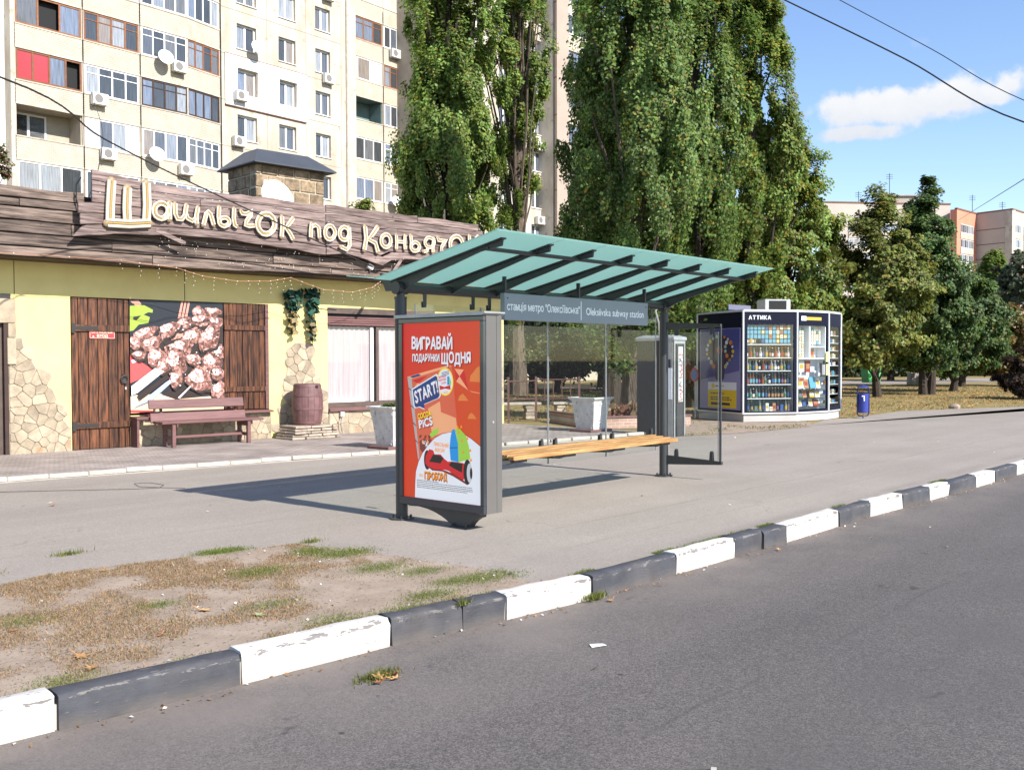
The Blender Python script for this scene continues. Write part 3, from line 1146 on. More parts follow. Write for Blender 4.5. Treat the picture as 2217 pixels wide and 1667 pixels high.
LETTERS=[
 ('Ш',[[(1.37, 4.65), (1.34, 4.24), (1.33, 3.96)], [(1.64, 4.56), (1.62, 4.22), (1.63, 3.99)], [(1.97, 4.68), (1.98, 4.3), (1.96, 4.02)], [(1.29, 3.93), (1.66, 3.94), (2.02, 3.99)]],0.075),
 ('а',[[(2.23, 4.36), (2.18, 4.34), (2.13, 4.3), (2.11, 4.24), (2.11, 4.18), (2.13, 4.13), (2.18, 4.1), (2.23, 4.09), (2.29, 4.11), (2.33, 4.15), (2.36, 4.21), (2.36, 4.27), (2.34, 4.32), (2.29, 4.35), (2.23, 4.36)], [(2.39, 4.39), (2.38, 4.24), (2.38, 4.09)]],0.05),
 ('ш',[[(2.49, 4.38), (2.49, 4.2), (2.53, 4.11), (2.61, 4.11), (2.67, 4.19), (2.7, 4.38)], [(2.68, 4.24), (2.72, 4.14), (2.81, 4.1), (2.88, 4.16), (2.92, 4.36)], [(2.89, 4.17), (2.89, 4.06)]],0.042),
 ('л',[[(3.02, 4.05), (3.08, 4.26), (3.12, 4.3), (3.16, 4.26), (3.22, 4.07)]],0.042),
 ('ы',[[(3.33, 4.41), (3.32, 4.23), (3.34, 4.11)], [(3.43, 4.22), (3.39, 4.21), (3.35, 4.19), (3.33, 4.15), (3.33, 4.12), (3.35, 4.09), (3.39, 4.07), (3.43, 4.06), (3.47, 4.08), (3.51, 4.1), (3.53, 4.13), (3.53, 4.17), (3.51, 4.2), (3.47, 4.22), (3.43, 4.22)], [(3.63, 4.41), (3.62, 4.23), (3.64, 4.1), (3.69, 4.08)]],0.042),
 ('ч',[[(3.77, 4.38), (3.79, 4.33), (3.88, 4.33), (4.01, 4.4), (3.98, 4.33), (3.88, 4.2), (3.86, 4.12), (3.93, 4.11), (4.04, 4.13)]],0.042),
 ('о',[[(4.29, 4.37), (4.21, 4.35), (4.15, 4.29), (4.11, 4.21), (4.11, 4.12), (4.15, 4.05), (4.21, 4.0), (4.29, 3.99), (4.37, 4.02), (4.43, 4.08), (4.47, 4.16), (4.47, 4.24), (4.43, 4.32), (4.37, 4.36), (4.29, 4.37)]],0.055),
 ('к',[[(4.63, 4.36), (4.64, 4.18), (4.62, 3.97)], [(4.88, 4.35), (4.78, 4.22), (4.72, 4.15), (4.81, 4.04), (4.87, 3.94)]],0.045),
 ('п',[[(5.29, 4.29), (5.27, 4.13), (5.27, 4.01)], [(5.29, 4.22), (5.38, 4.26), (5.45, 4.22), (5.47, 4.02)]],0.042),
 ('о',[[(5.71, 4.28), (5.66, 4.26), (5.62, 4.22), (5.6, 4.16), (5.6, 4.1), (5.62, 4.04), (5.66, 4.01), (5.71, 4.0), (5.76, 4.02), (5.8, 4.06), (5.83, 4.12), (5.83, 4.18), (5.8, 4.23), (5.76, 4.27), (5.71, 4.28)]],0.045),
 ('д',[[(6.05, 4.28), (6.0, 4.26), (5.96, 4.22), (5.94, 4.17), (5.94, 4.11), (5.96, 4.06), (6.0, 4.03), (6.05, 4.02), (6.1, 4.03), (6.14, 4.07), (6.17, 4.13), (6.17, 4.19), (6.15, 4.24), (6.11, 4.27), (6.05, 4.28)], [(6.17, 4.29), (6.18, 4.09), (6.18, 3.92), (6.11, 3.83), (5.97, 3.88)]],0.045),
 ('К',[[(6.56, 4.34), (6.59, 4.1), (6.54, 3.86)], [(6.88, 4.36), (6.74, 4.18), (6.64, 4.08), (6.82, 4.02), (6.88, 3.84)]],0.05),
 ('о',[[(7.09, 4.22), (7.04, 4.2), (6.99, 4.16), (6.97, 4.1), (6.97, 4.04), (6.99, 4.0), (7.04, 3.96), (7.09, 3.95), (7.14, 3.97), (7.19, 4.01), (7.21, 4.07), (7.21, 4.12), (7.19, 4.17), (7.15, 4.21), (7.09, 4.22)]],0.045),
 ('н',[[(7.36, 4.23), (7.37, 4.09), (7.36, 3.94)], [(7.59, 4.25), (7.58, 4.1), (7.59, 3.95)], [(7.37, 4.09), (7.58, 4.1)]],0.038),
 ('ь',[[(7.74, 4.26), (7.76, 4.12), (7.75, 3.98)], [(7.86, 4.12), (7.81, 4.1), (7.77, 4.07), (7.75, 4.03), (7.75, 3.99), (7.77, 3.96), (7.81, 3.93), (7.86, 3.93), (7.91, 3.94), (7.95, 3.97), (7.97, 4.01), (7.97, 4.05), (7.95, 4.09), (7.91, 4.11), (7.86, 4.12)]],0.042),
 ('я',[[(8.26, 4.25), (8.2, 4.24), (8.16, 4.2), (8.13, 4.16), (8.13, 4.11), (8.16, 4.07), (8.2, 4.04), (8.26, 4.04), (8.31, 4.05), (8.36, 4.09), (8.38, 4.13), (8.39, 4.18), (8.36, 4.22), (8.31, 4.24), (8.26, 4.25)], [(8.38, 4.25), (8.35, 4.09), (8.35, 3.94)], [(8.21, 4.03), (8.18, 3.95), (8.09, 3.94)]],0.04),
 ('ч',[[(8.48, 4.28), (8.5, 4.21), (8.6, 4.21), (8.73, 4.25), (8.6, 4.08), (8.57, 3.97), (8.72, 3.98)]],0.042),
 ('о',[[(9.02, 4.34), (8.94, 4.32), (8.87, 4.26), (8.84, 4.18), (8.84, 4.11), (8.87, 4.04), (8.94, 3.99), (9.02, 3.98), (9.1, 4.0), (9.16, 4.06), (9.2, 4.13), (9.2, 4.21), (9.16, 4.28), (9.1, 4.33), (9.02, 4.34)]],0.05),
 ('к',[[(9.4, 4.39), (9.41, 4.22), (9.38, 4.06)], [(9.67, 4.4), (9.54, 4.27), (9.47, 4.21), (9.68, 4.03)]],0.045),
 ('!',[[(9.92, 4.53), (9.89, 4.39), (9.87, 4.28)], [(9.87, 4.2), (9.87, 4.19)]],0.042),
]
PZ= {'circle': [(0.251, 0.248), (0.257, 0.388), (0.268, 0.501), (0.307, 0.602), (0.364, 0.691), (0.44, 0.767), (0.533, 0.843), (0.634, 0.889), (0.734, 0.91), (0.823, 0.917), (0.911, 0.906), (1.023, 0.861), (1.141, 0.796), (1.143, 0.241)], 'side': [(0.148, 1.432), (0.208, 1.416), (0.316, 0.642), (0.297, 0.621)], 'top': [(0.146, 1.435), (0.72, 1.551), (0.769, 1.542), (0.208, 1.416)], 'front': [(0.208, 1.416), (0.769, 1.542), (0.849, 0.915), (0.643, 0.887), (0.459, 0.781), (0.316, 0.642)], 'bubble': [(0.226, 1.308), (0.547, 1.448), (0.57, 1.439), (0.605, 1.26), (0.582, 1.234), (0.387, 1.171), (0.396, 1.126), (0.325, 1.146), (0.273, 1.135), (0.254, 1.148)], 'burst': [(0.679, 1.392), (0.782, 1.393), (0.679, 1.516)], 'kite1': [(0.805, 1.517), (0.928, 1.508), (0.87, 1.447)], 'kite2': [(0.87, 1.445), (0.826, 1.397), (0.987, 1.315)], 'kiter': [(0.928, 1.508), (0.87, 1.447), (0.987, 1.315)], 'kiter2': [(0.805, 1.517), (0.87, 1.447), (0.826, 1.397)], 'tail': [(0.987, 1.315), (1.035, 1.3), (1.133, 1.287), (1.133, 1.293), (1.035, 1.306)], 'cloud': [(1.001, 1.399), (1.014, 1.455), (1.053, 1.487), (1.096, 1.53), (1.134, 1.543), (1.133, 1.395)], 'cloud2': [(0.847, 1.215), (0.869, 1.259), (0.913, 1.285), (0.948, 1.255), (0.987, 1.218)], 'cloud3': [(0.973, 1.049), (0.995, 1.091), (1.025, 1.107), (1.055, 1.089), (1.089, 1.05)], 'blue': [(0.77, 0.931), (0.801, 0.948), (0.823, 0.895), (0.849, 0.808), (0.856, 0.631), (0.75, 0.644), (0.737, 0.764), (0.751, 0.866)], 'green': [(0.81, 0.945), (0.876, 0.948), (0.954, 0.889), (0.993, 0.791), (1.009, 0.673), (0.856, 0.631), (0.849, 0.808), (0.827, 0.889)], 'spikes': [(0.858, 0.913), (0.967, 0.858), (0.902, 0.836), (1.005, 0.751), (0.914, 0.73), (0.841, 0.959), (0.889, 0.967), (1.014, 0.661)], 'board': [(0.401, 0.595), (0.409, 0.667), (0.458, 0.735), (0.514, 0.726), (0.532, 0.688), (0.615, 0.693), (0.669, 0.651), (0.714, 0.629), (0.768, 0.635), (0.913, 0.629), (0.97, 0.614), (0.952, 0.512), (0.917, 0.465), (0.82, 0.49), (0.731, 0.54), (0.668, 0.549), (0.549, 0.534), (0.448, 0.553)], 'pad1': [(0.457, 0.612), (0.514, 0.687), (0.615, 0.68), (0.655, 0.657), (0.614, 0.606)], 'pad2': [(0.723, 0.6), (0.768, 0.633), (0.909, 0.622), (0.9, 0.537), (0.776, 0.575)], 'whl': [(0.434, 0.643), (0.476, 0.646), (0.435, 0.734)], 'wheel': [(0.974, 0.548), (1.026, 0.552), (0.975, 0.667)], 'rim': [(1.002, 0.541), (1.039, 0.544), (1.002, 0.632)], 'hub': [(1.023, 0.539), (1.039, 0.54), (1.023, 0.592)], 'leaf': [(0.459, 0.872), (0.506, 0.919), (0.589, 0.948), (0.58, 0.897), (0.496, 0.847)], 'flakes': [(0.318, 0.806), (0.384, 0.835), (0.422, 0.818), (0.459, 0.833), (0.496, 0.828), (0.421, 0.759), (0.364, 0.691), (0.327, 0.728)]}
PTX= [('ВИГРАВАЙ', (0.22, 1.708, 0.559, -0.01, 0.001, 0.115), 'w'), ('ПОДАРУНКИ', (0.227, 1.586, 0.378, 0.001, 0.001, 0.07), 'w'), ('ЩОДНЯ', (0.635, 1.571, 0.384, -0.006, 0.001, 0.099), 'w'), ('START!', (0.273, 1.178, 0.314, 0.117, -0.026, 0.114), 'w'), ('COCOA', (0.302, 1.018, 0.188, 0.043, -0.006, 0.055), 'y'), ('PiCS', (0.324, 0.931, 0.183, 0.043, -0.014, 0.081), 'w'), ('ПРИКОЛЬНИЙ', (0.523, 0.771, 0.2, -0.008, 0.0, 0.036), 'o'), ('РЮКЗАК', (0.541, 0.714, 0.132, 0.001, 0.0, 0.036), 'o'), ('АБО', (0.315, 0.458, 0.055, -0.002, 0.0, 0.028), 'o'), ('ГІРОБОРД', (0.388, 0.444, 0.309, 0.001, 0.001, 0.069), 'o'), ('ВИГРАВАЙ', (0.594, 1.423, 0.098, 0.014, 0.0, 0.019), 'r'), ('ПОДАРУНКИ', (0.588, 1.394, 0.104, 0.014, 0.0, 0.019), 'r'), ('ЩОДНЯ', (0.633, 1.369, 0.059, 0.01, 0.0, 0.016), 'r')]
FINE= [(0.281, 0.42, 0.308, -0.003, 0.0, 0.009), (0.281, 0.403, 0.752, -0.006, 0.0, 0.009), (0.281, 0.385, 0.757, -0.005, 0.0, 0.009), (0.281, 0.368, 0.757, -0.004, 0.0, 0.009), (0.281, 0.351, 0.692, -0.003, 0.0, 0.009)]

# ---------------------------------------------------------------- bus shelter  (local x along, local y = -v, z up)
L_ = 4.835
bus = thing('bus_shelter', 'dark steel bus shelter with teal glass roof and lit advert case beside the kerb', 'bus shelter', (X0, Y0, 0), TH)
for u in (0.0, L_):
    p = MB()
    p.cyl((u, 0, -0.02), (u, 0, 2.21), 0.060, n=24)
    p.cyl((u, 0, 2.21), (u, 0, 2.235), 0.064, n=24)
    p.cyl((u, 0, 2.235), (u, 0, 2.31), 0.042, n=20)
    po = p.build('post', 'steel_grey', bus, smooth=True)
    q = MB()
    q.cyl((u, 0, 0.0), (u, 0, 0.018), 0.125, n=8)
    for k in range(4):
        a = math.pi / 4 + k * math.pi / 2
        q.cyl((u + 0.09 * math.cos(a), 0.09 * math.sin(a), 0.015), (u + 0.09 * math.cos(a), 0.09 * math.sin(a), 0.045), 0.012, n=6)
    q.build('base_plate', 'steel_grey', po)
b_ = MB()
b_.cyl((-0.07, 0, 2.325), (L_ + 0.06, 0, 2.325), 0.050, n=24)
b_.build('beam', 'steel_grey', bus, smooth=True)
for u in (0.0, L_):
    MB().cyl((u - 0.075, 0, 2.325), (u + 0.075, 0, 2.325), 0.066, n=20).build('joint_sleeve', 'steel_grey', bus, smooth=True)


def roofz(v):
    return 2.426 + 0.2065 * v + 0.0 * v * v


# rafters: web and top flange, curved underside
for k in range(8):
    u = L_ * k / 7
    r = MB()
    top = [(-0.13, roofz(-0.13)), (1.385, roofz(1.385))]
    bot = [(1.372, 2.640), (1.10, 2.605), (0.74, 2.508), (0.45, 2.435), (0.22, 2.366), (0.07, 2.300), (-0.06, 2.285), (-0.13, 2.30)]
    poly = [(-a, z) for a, z in top + bot]
    r.prism(poly, 'x', u - 0.010, u + 0.010)
    fl = [(-(-0.13), roofz(-0.13) - 0.012), (-1.392, roofz(1.392) - 0.012), (-1.392, roofz(1.392)), (0.13, roofz(-0.13))]
    r.prism(fl, 'x', u - 0.036, u + 0.036)
    # short arm rising to the back
    r.prism([(0.13, 2.30), (0.13, roofz(-0.13)), (0.285, 2.492), (0.305, 2.482), (0.215, 2.30)], 'x', u - 0.010, u + 0.010)
    r.build('rafter', 'steel_grey', bus)
MB().cyl((-0.02, -1.20, 2.625), (L_ + 0.02, -1.20, 2.625), 0.020, n=12).build('purlin', 'steel_grey', bus, smooth=True)
for k in range(7):
    ua = L_ * k / 7 if k else -0.25
    ub = L_ * (k + 1) / 7 if k < 6 else L_ + 0.16
    r = MB()
    e0, e1 = -0.12, 1.54
    for (va, vb) in ((e0, e1),):
        r.prism([(-va, roofz(va) + 0.003), (-vb, roofz(vb) + 0.003), (-vb, roofz(vb) + 0.013), (-va, roofz(va) + 0.013)], 'x', ua + 0.002, ub - 0.002)
    r.build('roof_pane', 'roof_glass', bus)
    r = MB()
    r.prism([(0.135, 2.412), (0.47, 2.448), (0.47, 2.458), (0.135, 2.422)], 'x', ua + 0.002 - (0.06 if k == 0 else 0), ub - 0.002)
    r.build('rear_pane', 'roof_glass', bus)
# hanging glass tabs and rear glass
joints = [0.19, 1.17, 2.33, 3.492, 4.64]
for a, c in zip(joints, joints[1:]):
    gp = MB().box(a + 0.004, c - 0.004, -0.006, 0.006, 0.37, 2.17).build('glass_pane', 'clear_glass', bus)
    e = MB()
    e.box(a + 0.004, a + 0.009, -0.007, 0.007, 0.37, 2.17)
    e.box(c - 0.009, c - 0.004, -0.007, 0.007, 0.37, 2.17)
    e.build('glass_edge', 'galvanised', gp)
    for uu in ((a + 0.13), (c - 0.13)):
        t = MB()
        t.prism([(uu - 0.022, 2.285), (uu + 0.022, 2.285), (uu + 0.018, 2.16), (uu + 0.016, 2.14), (uu - 0.016, 2.14), (uu - 0.018, 2.16)], 'y', -0.022, -0.008)
        t.prism([(uu - 0.018, 2.20), (uu + 0.018, 2.20), (uu + 0.016, 2.14), (uu - 0.016, 2.14)], 'y', 0.008, 0.022)
        t.build('glass_hanger', 'steel_grey', bus)
        t = MB()
        t.prism([(uu - 0.024, 0.56), (uu + 0.024, 0.56), (uu + 0.018, 0.655), (uu + 0.010, 0.672), (uu - 0.010, 0.672), (uu - 0.018, 0.655)], 'y', -0.024, -0.007)
        t.prism([(uu - 0.024, 0.56), (uu + 0.024, 0.56), (uu + 0.018, 0.655), (uu - 0.018, 0.655)], 'y', 0.007, 0.020)
        t.build('glass_clamp', 'steel_grey', bus)
# bench: four slats on brackets, rail behind
bench = thing('bench', '', '', (0, 0, 0))
for k_ in ('label', 'category'):
    del bench[k_]
bench.parent = bus
for k in range(4):
    v1 = 0.455 - k * 0.107
    zt = 0.566 + k * 0.010
    MB().box(1.20 + k * 0.012, 4.468 - k * 0.006, -v1, -(v1 - 0.088), zt - 0.045, zt).build('slat', 'bench_wood', bench, bevel=0.006)
MB().box(1.15, 4.70, -0.045, -0.012, 0.47, 0.56).build('rail', 'steel_grey', bench)
for u in (1.27, 2.14, 3.13, 4.15):
    MB().prism([(-0.45, 0.522), (-0.03, 0.552), (-0.03, 0.455), (-0.34, 0.470)], 'x', u - 0.22 * 0.12, u + 0.22 * 0.12).build('bracket', 'steel_grey', bench)
    MB().box(u - 0.21, u + 0.21, -0.40, -0.31, 0.488, 0.520).build('bracket_plate', 'steel_grey', bench)
# right end panel
bar = MB()
bar.prism([(-0.05, 0.168), (-0.90, 0.214), (-0.90, 0.254), (-0.05, 0.292)], 'x', L_ - 0.022, L_ + 0.022)
bar.build('lower_arm', 'steel_grey', bus)
bar = MB()
bar.prism([(-0.05, 1.995), (-0.88, 2.022), (-0.88, 2.060), (-0.05, 2.105)], 'x', L_ - 0.022, L_ + 0.022)
bar.build('upper_arm', 'steel_grey', bus)
MB().box(L_ - 0.012, L_ + 0.012, -0.885, -0.862, 0.25, 2.03).build('end_upright', 'steel_grey', bus)
MB().box(L_ - 0.006, L_ + 0.006, -0.838, -0.10, 0.268, 1.96).build('end_glass', 'clear_glass', bus)
MB().box(L_ - 0.007, L_ + 0.007, -0.844, -0.838, 0.268, 1.96).build('glass_edge', 'galvanised', bus)
for v in (0.20, 0.745):
    t = MB()
    for xx in (L_ - 0.020, L_ + 0.008):
        t.prism([(-v - 0.028, 0.24), (-v - 0.020, 0.36), (-v - 0.010, 0.385), (-v + 0.010, 0.385), (-v + 0.020, 0.36), (-v + 0.028, 0.24)], 'x', xx, xx + 0.012)
    t.build('glass_clamp', 'steel_grey', bus)
    t = MB()
    for xx in (L_ - 0.020, L_ + 0.008):
        t.prism([(-v - 0.028, 2.03), (-v - 0.020, 1.92), (-v + 0.020, 1.92), (-v + 0.028, 2.03)], 'x', xx, xx + 0.012)
    t.build('glass_hanger', 'steel_grey', bus)
# name sign hung under the roof
sg = MB().box(0.972, 3.646, -0.530, -0.470, 2.018, 2.297).build('name_board', 'sign_grey', bus, bevel=0.003)
t = MB()
yv = -0.5315
t.text('станція метро "Олексіївська"', (1.013, yv, 2.121), (1.243, 0, 0), (0, 0, 0.083), gap=0.07)
t.build('lettering', 'sign_white', sg)
t = MB()
t.text('Oleksiivska subway station', (2.378, yv, 2.112), (1.17, 0, 0), (0, 0, 0.086), gap=0.07)
t.build('lettering', 'sign_white', sg)
t = MB()
t.box(2.276, 2.289, yv + 0.0002, yv + 0.0012, 2.050, 2.262)
t.build('divider', 'sign_white', sg)
t = MB()
for u in (1.005, 2.27, 3.61):
    MB().box(u - 0.012, u + 0.012, -0.520, -0.480, 2.297, 2.47).build('hanger_rod', 'steel_grey', sg)
for u in (1.02, 3.60):
    MB().cyl((u, -0.530, 2.245), (u, -0.536, 2.245), 0.008, n=8).build('screw', 'steel_grey', sg)

# advert case
case = MB()
case.box(-0.030, 0.110, -1.195, -0.03, 0.165, 2.010)
case.box(0.114, 0.185, -1.195, -0.03, 0.165, 2.010)
case.mat(1).box(0.108, 0.116, -1.189, -0.04, 0.170, 2.005)
cs = case.build('advert_case', ['case_grey', 'dark_void'], bus)
fr = MB()
x0, x1 = -0.066, -0.030
ya, yb, za, zb = -1.192, -0.035, 0.168, 2.008
pa_, pb_, pc, pd = -1.145, -0.085, 0.245, 1.962
fr.box(x0, x1, ya, yb, za, pc - 0.0)
fr.box(x0, x1, ya, yb, pd, zb)
fr.box(x0, x1, ya, pa_, pc, pd)
fr.box(x0, x1, pb_, yb, pc, pd)
fr.build('case_frame', 'case_navy', cs, bevel=0.004)
MB().prism([(-1.225, 2.046), (-1.225, 2.032), (-1.195, 2.014), (0.01, 2.014), (0.01, 2.046)], 'x', -0.085, 0.20).build('case_cap', 'galvanised', cs)
MB().cyl((0.06, -1.195, 1.02), (0.06, -1.200, 1.02), 0.012, n=10).build('case_lock', 'galvanised', cs)
# curved foot
ft = [(0.06, 0.165), (0.10, 0.145), (0.237, 0.150), (0.36, 0.138), (0.466, 0.116), (0.56, 0.085), (0.625, 0.056), (0.69, 0.02), (0.74, -0.02), (0.90, -0.02), (0.92, 0.010), (0.945, 0.045), (0.985, 0.080), (1.03, 0.105), (1.075, 0.120), (1.075, 0.168)]
MB().prism([(-a, z) for a, z in ft], 'x', 0.005, 0.095).build('case_foot', 'steel_grey', bus)
q = MB()
q.box(-0.03, 0.13, -0.93, -0.71, -0.002, 0.012)
for yy in (-0.91, -0.73):
    q.cyl((-0.015, yy, 0.01), (-0.015, yy, 0.04), 0.010, n=6)
q.build('base_plate', 'steel_grey', bus)
# printed poster, layers of flat print
PM = ['print_background', 'print_white', 'print_navy', 'print_orange', 'print_pack', 'print_packside', 'print_peach', 'print_yellow', 'print_red', 'print_blue', 'print_green', 'print_black', 'print_silver', 'print_maroon', 'print_cloud', 'print_brown', 'print_lime']
PI = {k[6:]: i for i, k in enumerate(PM)}
pos = MB()
pos.mat(0).box(-0.050, -0.046, -1.146, -0.084, 0.244, 1.963)


def pxp(pts, col, lay, grow=0.0, mb=None):
    if grow:
        cx = sum(p[0] for p in pts) / len(pts)
        cy = sum(p[1] for p in pts) / len(pts)
        pts = [(cx + (p[0] - cx) * (1 + grow), cy + (p[1] - cy) * (1 + grow)) for p in pts]
    pts = clip_convex(pts, (0.087, 0.247), (1.143, 1.960)) or pts
    (mb or pos).mat(PI[col]).poly([(-0.0505 - 0.0006 * lay, -v, z) for v, z in pts])


def ell(c, rx, ry, n=24, a0=0.0, rot=0.0):
    out = []
    for i in range(n):
        t = 2 * math.pi * i / n
        x, y = rx * math.cos(t), ry * math.sin(t)
        out.append((c[0] + x * math.cos(rot) - y * math.sin(rot), c[1] + x * math.sin(rot) + y * math.cos(rot)))
    return out


def ctr(e):
    return e[0], abs(e[1][0] - e[0][0]), abs(e[2][1] - e[0][1])


for k in ('cloud', 'cloud2', 'cloud3'):
    pxp(PZ[k], 'cloud', 1)
for k, c in (('kite1', 'peach'), ('kite2', 'peach'), ('kiter', 'red'), ('kiter2', 'red'), ('tail', 'peach')):
    pxp(PZ[k], c, 1)
pxp(PZ['side'], 'packside', 1)
pxp(PZ['top'], 'peach', 1)
pxp([PZ['top'][0], (0.33, 1.474), (0.38, 1.452), PZ['top'][3]], 'navy', 2, grow=-0.3)
pxp(PZ['front'], 'pack', 1)
for k in range(4):
    y = 1.33 - k * 0.17
    pxp([(0.165 + k * 0.03, y), (0.215 + k * 0.027, y - 0.03), (0.217 + k * 0.027, y - 0.04), (0.167 + k * 0.03, y - 0.012)], 'black', 2)
pxp([(0.25, 1.33), (0.30, 1.385), (0.37, 1.32)], 'peach', 2)
pxp([(0.22, 1.40), (0.44, 1.45), (0.30, 1.37)], 'red', 2)
pxp([(0.44, 1.13), (0.60, 1.20), (0.80, 1.16), (0.84, 0.93), (0.64, 0.90), (0.5, 0.86)], 'peach', 2)
pxp([(0.60, 1.26), (0.78, 1.28), (0.82, 1.05), (0.62, 1.10)], 'pack', 3)
pxp(PZ['leaf'], 'green', 3)
pxp(PZ['flakes'], 'brown', 3)
for i in range(16):
    c = (random.uniform(0.33, 0.46), random.uniform(0.68, 0.86))
    if inpoly(c, PZ['front']):
        pxp(ell(c, 0.022, 0.014, 7, rot=random.random() * 3), random.choice(['maroon', 'brown', 'white', 'peach']), 4)
pxp(PZ['circle'], 'maroon', 5, grow=0.012)
pxp(PZ['circle'], 'white', 6)
pxp(PZ['bubble'], 'white', 4, grow=0.09)
pxp(PZ['bubble'], 'navy', 5)
c, rx, ry = ctr(PZ['burst'])
pxp(ell(c, rx * 1.08, ry * 1.08, 30), 'yellow', 4)
pxp(ell(c, rx * 0.96, ry * 0.96, 30), 'white', 5)
pxp([(c[0] + 0.03, c[1] + 0.05), (c[0] + 0.055, c[1] + 0.055), (c[0] + 0.06, c[1] - 0.03), (c[0] + 0.03, c[1] - 0.03)], 'blue', 6)
pxp([(c[0] + 0.055, c[1] + 0.055), (c[0] + 0.085, c[1] + 0.0), (c[0] + 0.075, c[1] - 0.04), (c[0] + 0.06, c[1] - 0.03)], 'green', 6)
pxp([(c[0] - 0.075, c[1] - 0.035), (c[0] - 0.01, c[1] - 0.05), (c[0] + 0.07, c[1] - 0.03), (c[0] + 0.075, c[1] - 0.075), (c[0], c[1] - 0.065), (c[0] - 0.07, c[1] - 0.08)], 'red', 6)
for k in range(3):
    pxp([(c[0] - 0.045, c[1] + 0.088 - k * 0.014), (c[0] + 0.055, c[1] + 0.105 - k * 0.014), (c[0] + 0.055, c[1] + 0.099 - k * 0.014), (c[0] - 0.045, c[1] + 0.082 - k * 0.014)], 'navy', 6)
for k in range(2):
    pxp([(c[0] - 0.02, c[1] - 0.095 - k * 0.012), (c[0] + 0.04, c[1] - 0.088 - k * 0.012), (c[0] + 0.04, c[1] - 0.093 - k * 0.012), (c[0] - 0.02, c[1] - 0.10 - k * 0.012)], 'orange', 6)
pxp(PZ['blue'], 'blue', 7)
pxp(PZ['green'], 'green', 7)
gp_ = PZ['green']
for (a, b_) in (((0.838, 0.845), (0.905, 0.905)), ((0.85, 0.76), (0.975, 0.815)), ((0.855, 0.66), (0.99, 0.69))):
    pxp([a, b_, (b_[0], b_[1] - 0.008), (a[0], a[1] - 0.008)], 'lime', 8)
bl = PZ['blue']
pxp([(0.742, 0.765), (0.848, 0.775), (0.848, 0.768), (0.742, 0.758)], 'navy', 8)
for (x, y) in PZ['spikes']:
    pxp([(x - 0.014, y - 0.014), (x + 0.022, y - 0.004), (x + 0.004, y + 0.024)], 'orange', 8)
for i in range(9):
    t = i / 8
    x, y = 0.83 + 0.17 * t ** 1.3, 0.965 - 0.27 * t ** 1.6
    pxp([(x - 0.012, y - 0.012), (x + 0.016, y + 0.012), (x + 0.012, y - 0.014)], 'orange' if i % 2 else 'yellow', 6)
c, rx, ry = ctr(PZ['whl'])
pxp(ell((c[0] - 0.005, c[1] - 0.015), rx * 1.1, ry * 1.05, 20), 'black', 7)
pxp(PZ['board'], 'red', 8)
for k in ('pad1', 'pad2'):
    pxp(PZ[k], 'black', 9)
pxp([(0.40, 0.58), (0.52, 0.545), (0.66, 0.545), (0.80, 0.515), (0.98, 0.44), (0.97, 0.425), (0.78, 0.495), (0.64, 0.53), (0.5, 0.53)], 'maroon', 9)
for k, col, ly in (('wheel', 'black', 10), ('rim', 'silver', 11), ('hub', 'black', 12)):
    c, rx, ry = ctr(PZ[k])
    pxp(ell(c, rx, ry, 24), col, ly)
po_ = pos.build('poster', PM, cs)
txt = MB()
TC = {'w': 'white', 'y': 'yellow', 'o': 'orange', 'r': 'red'}


def tx3(a, b_, lay):
    return (-0.0505 - 0.0006 * lay, -a, b_)


for s_, T, col in PTX:
    txt = MB()
    jit = 0.07 if s_ in ('ВИГРАВАЙ', 'ПОДАРУНКИ', 'ЩОДНЯ', 'ГІРОБОРД') and T[5] > 0.05 else 0.0
    st = random.getstate()
    if T[5] > 0.05:
        txt.mat(PI['maroon']).text(s_, tx3(T[0] + 0.006, T[1] - 0.009, 7), (0, -T[2], T[3]), (0, -T[4], T[5]), jit=jit, gap=0.11, bold=1.9 if T[5] > 0.05 else 1)
        random.setstate(st)
    txt.mat(PI[TC[col]]).text(s_, tx3(T[0], T[1], 8), (0, -T[2], T[3]), (0, -T[4], T[5]), jit=jit, gap=0.11, bold=1.9 if T[5] > 0.05 else 1)
    txt.build('poster_lettering', PM, cs)
for T in FINE:
    txt = MB()
    x = 0.0
    while x < 1.0:
        w_ = random.uniform(0.02, 0.075) * 0.3 / T[2] * 0.9
        w_ = min(w_, 1.0 - x)
        o_ = (T[0] + T[2] * x, T[1] + T[3] * x)
        txt.mat(PI['black']).poly([tx3(o_[0], o_[1], 8), tx3(o_[0] + T[2] * w_, o_[1] + T[3] * w_, 8), tx3(o_[0] + T[2] * w_, o_[1] + T[3] * w_ + 0.0058, 8), tx3(o_[0], o_[1] + 0.0058, 8)])
        x += w_ + 0.0055 * 0.75 / T[2]
    stuff(txt.build('fine_print', PM, cs))

# ---------------------------------------------------------------- restaurant (local x along the wall, y into the building)
rest = thing('restaurant', 'low yellow restaurant with weathered plank fascia, stone cladding and wooden shutters', 'building', (AX, AY, 0), TW)
w = MB()
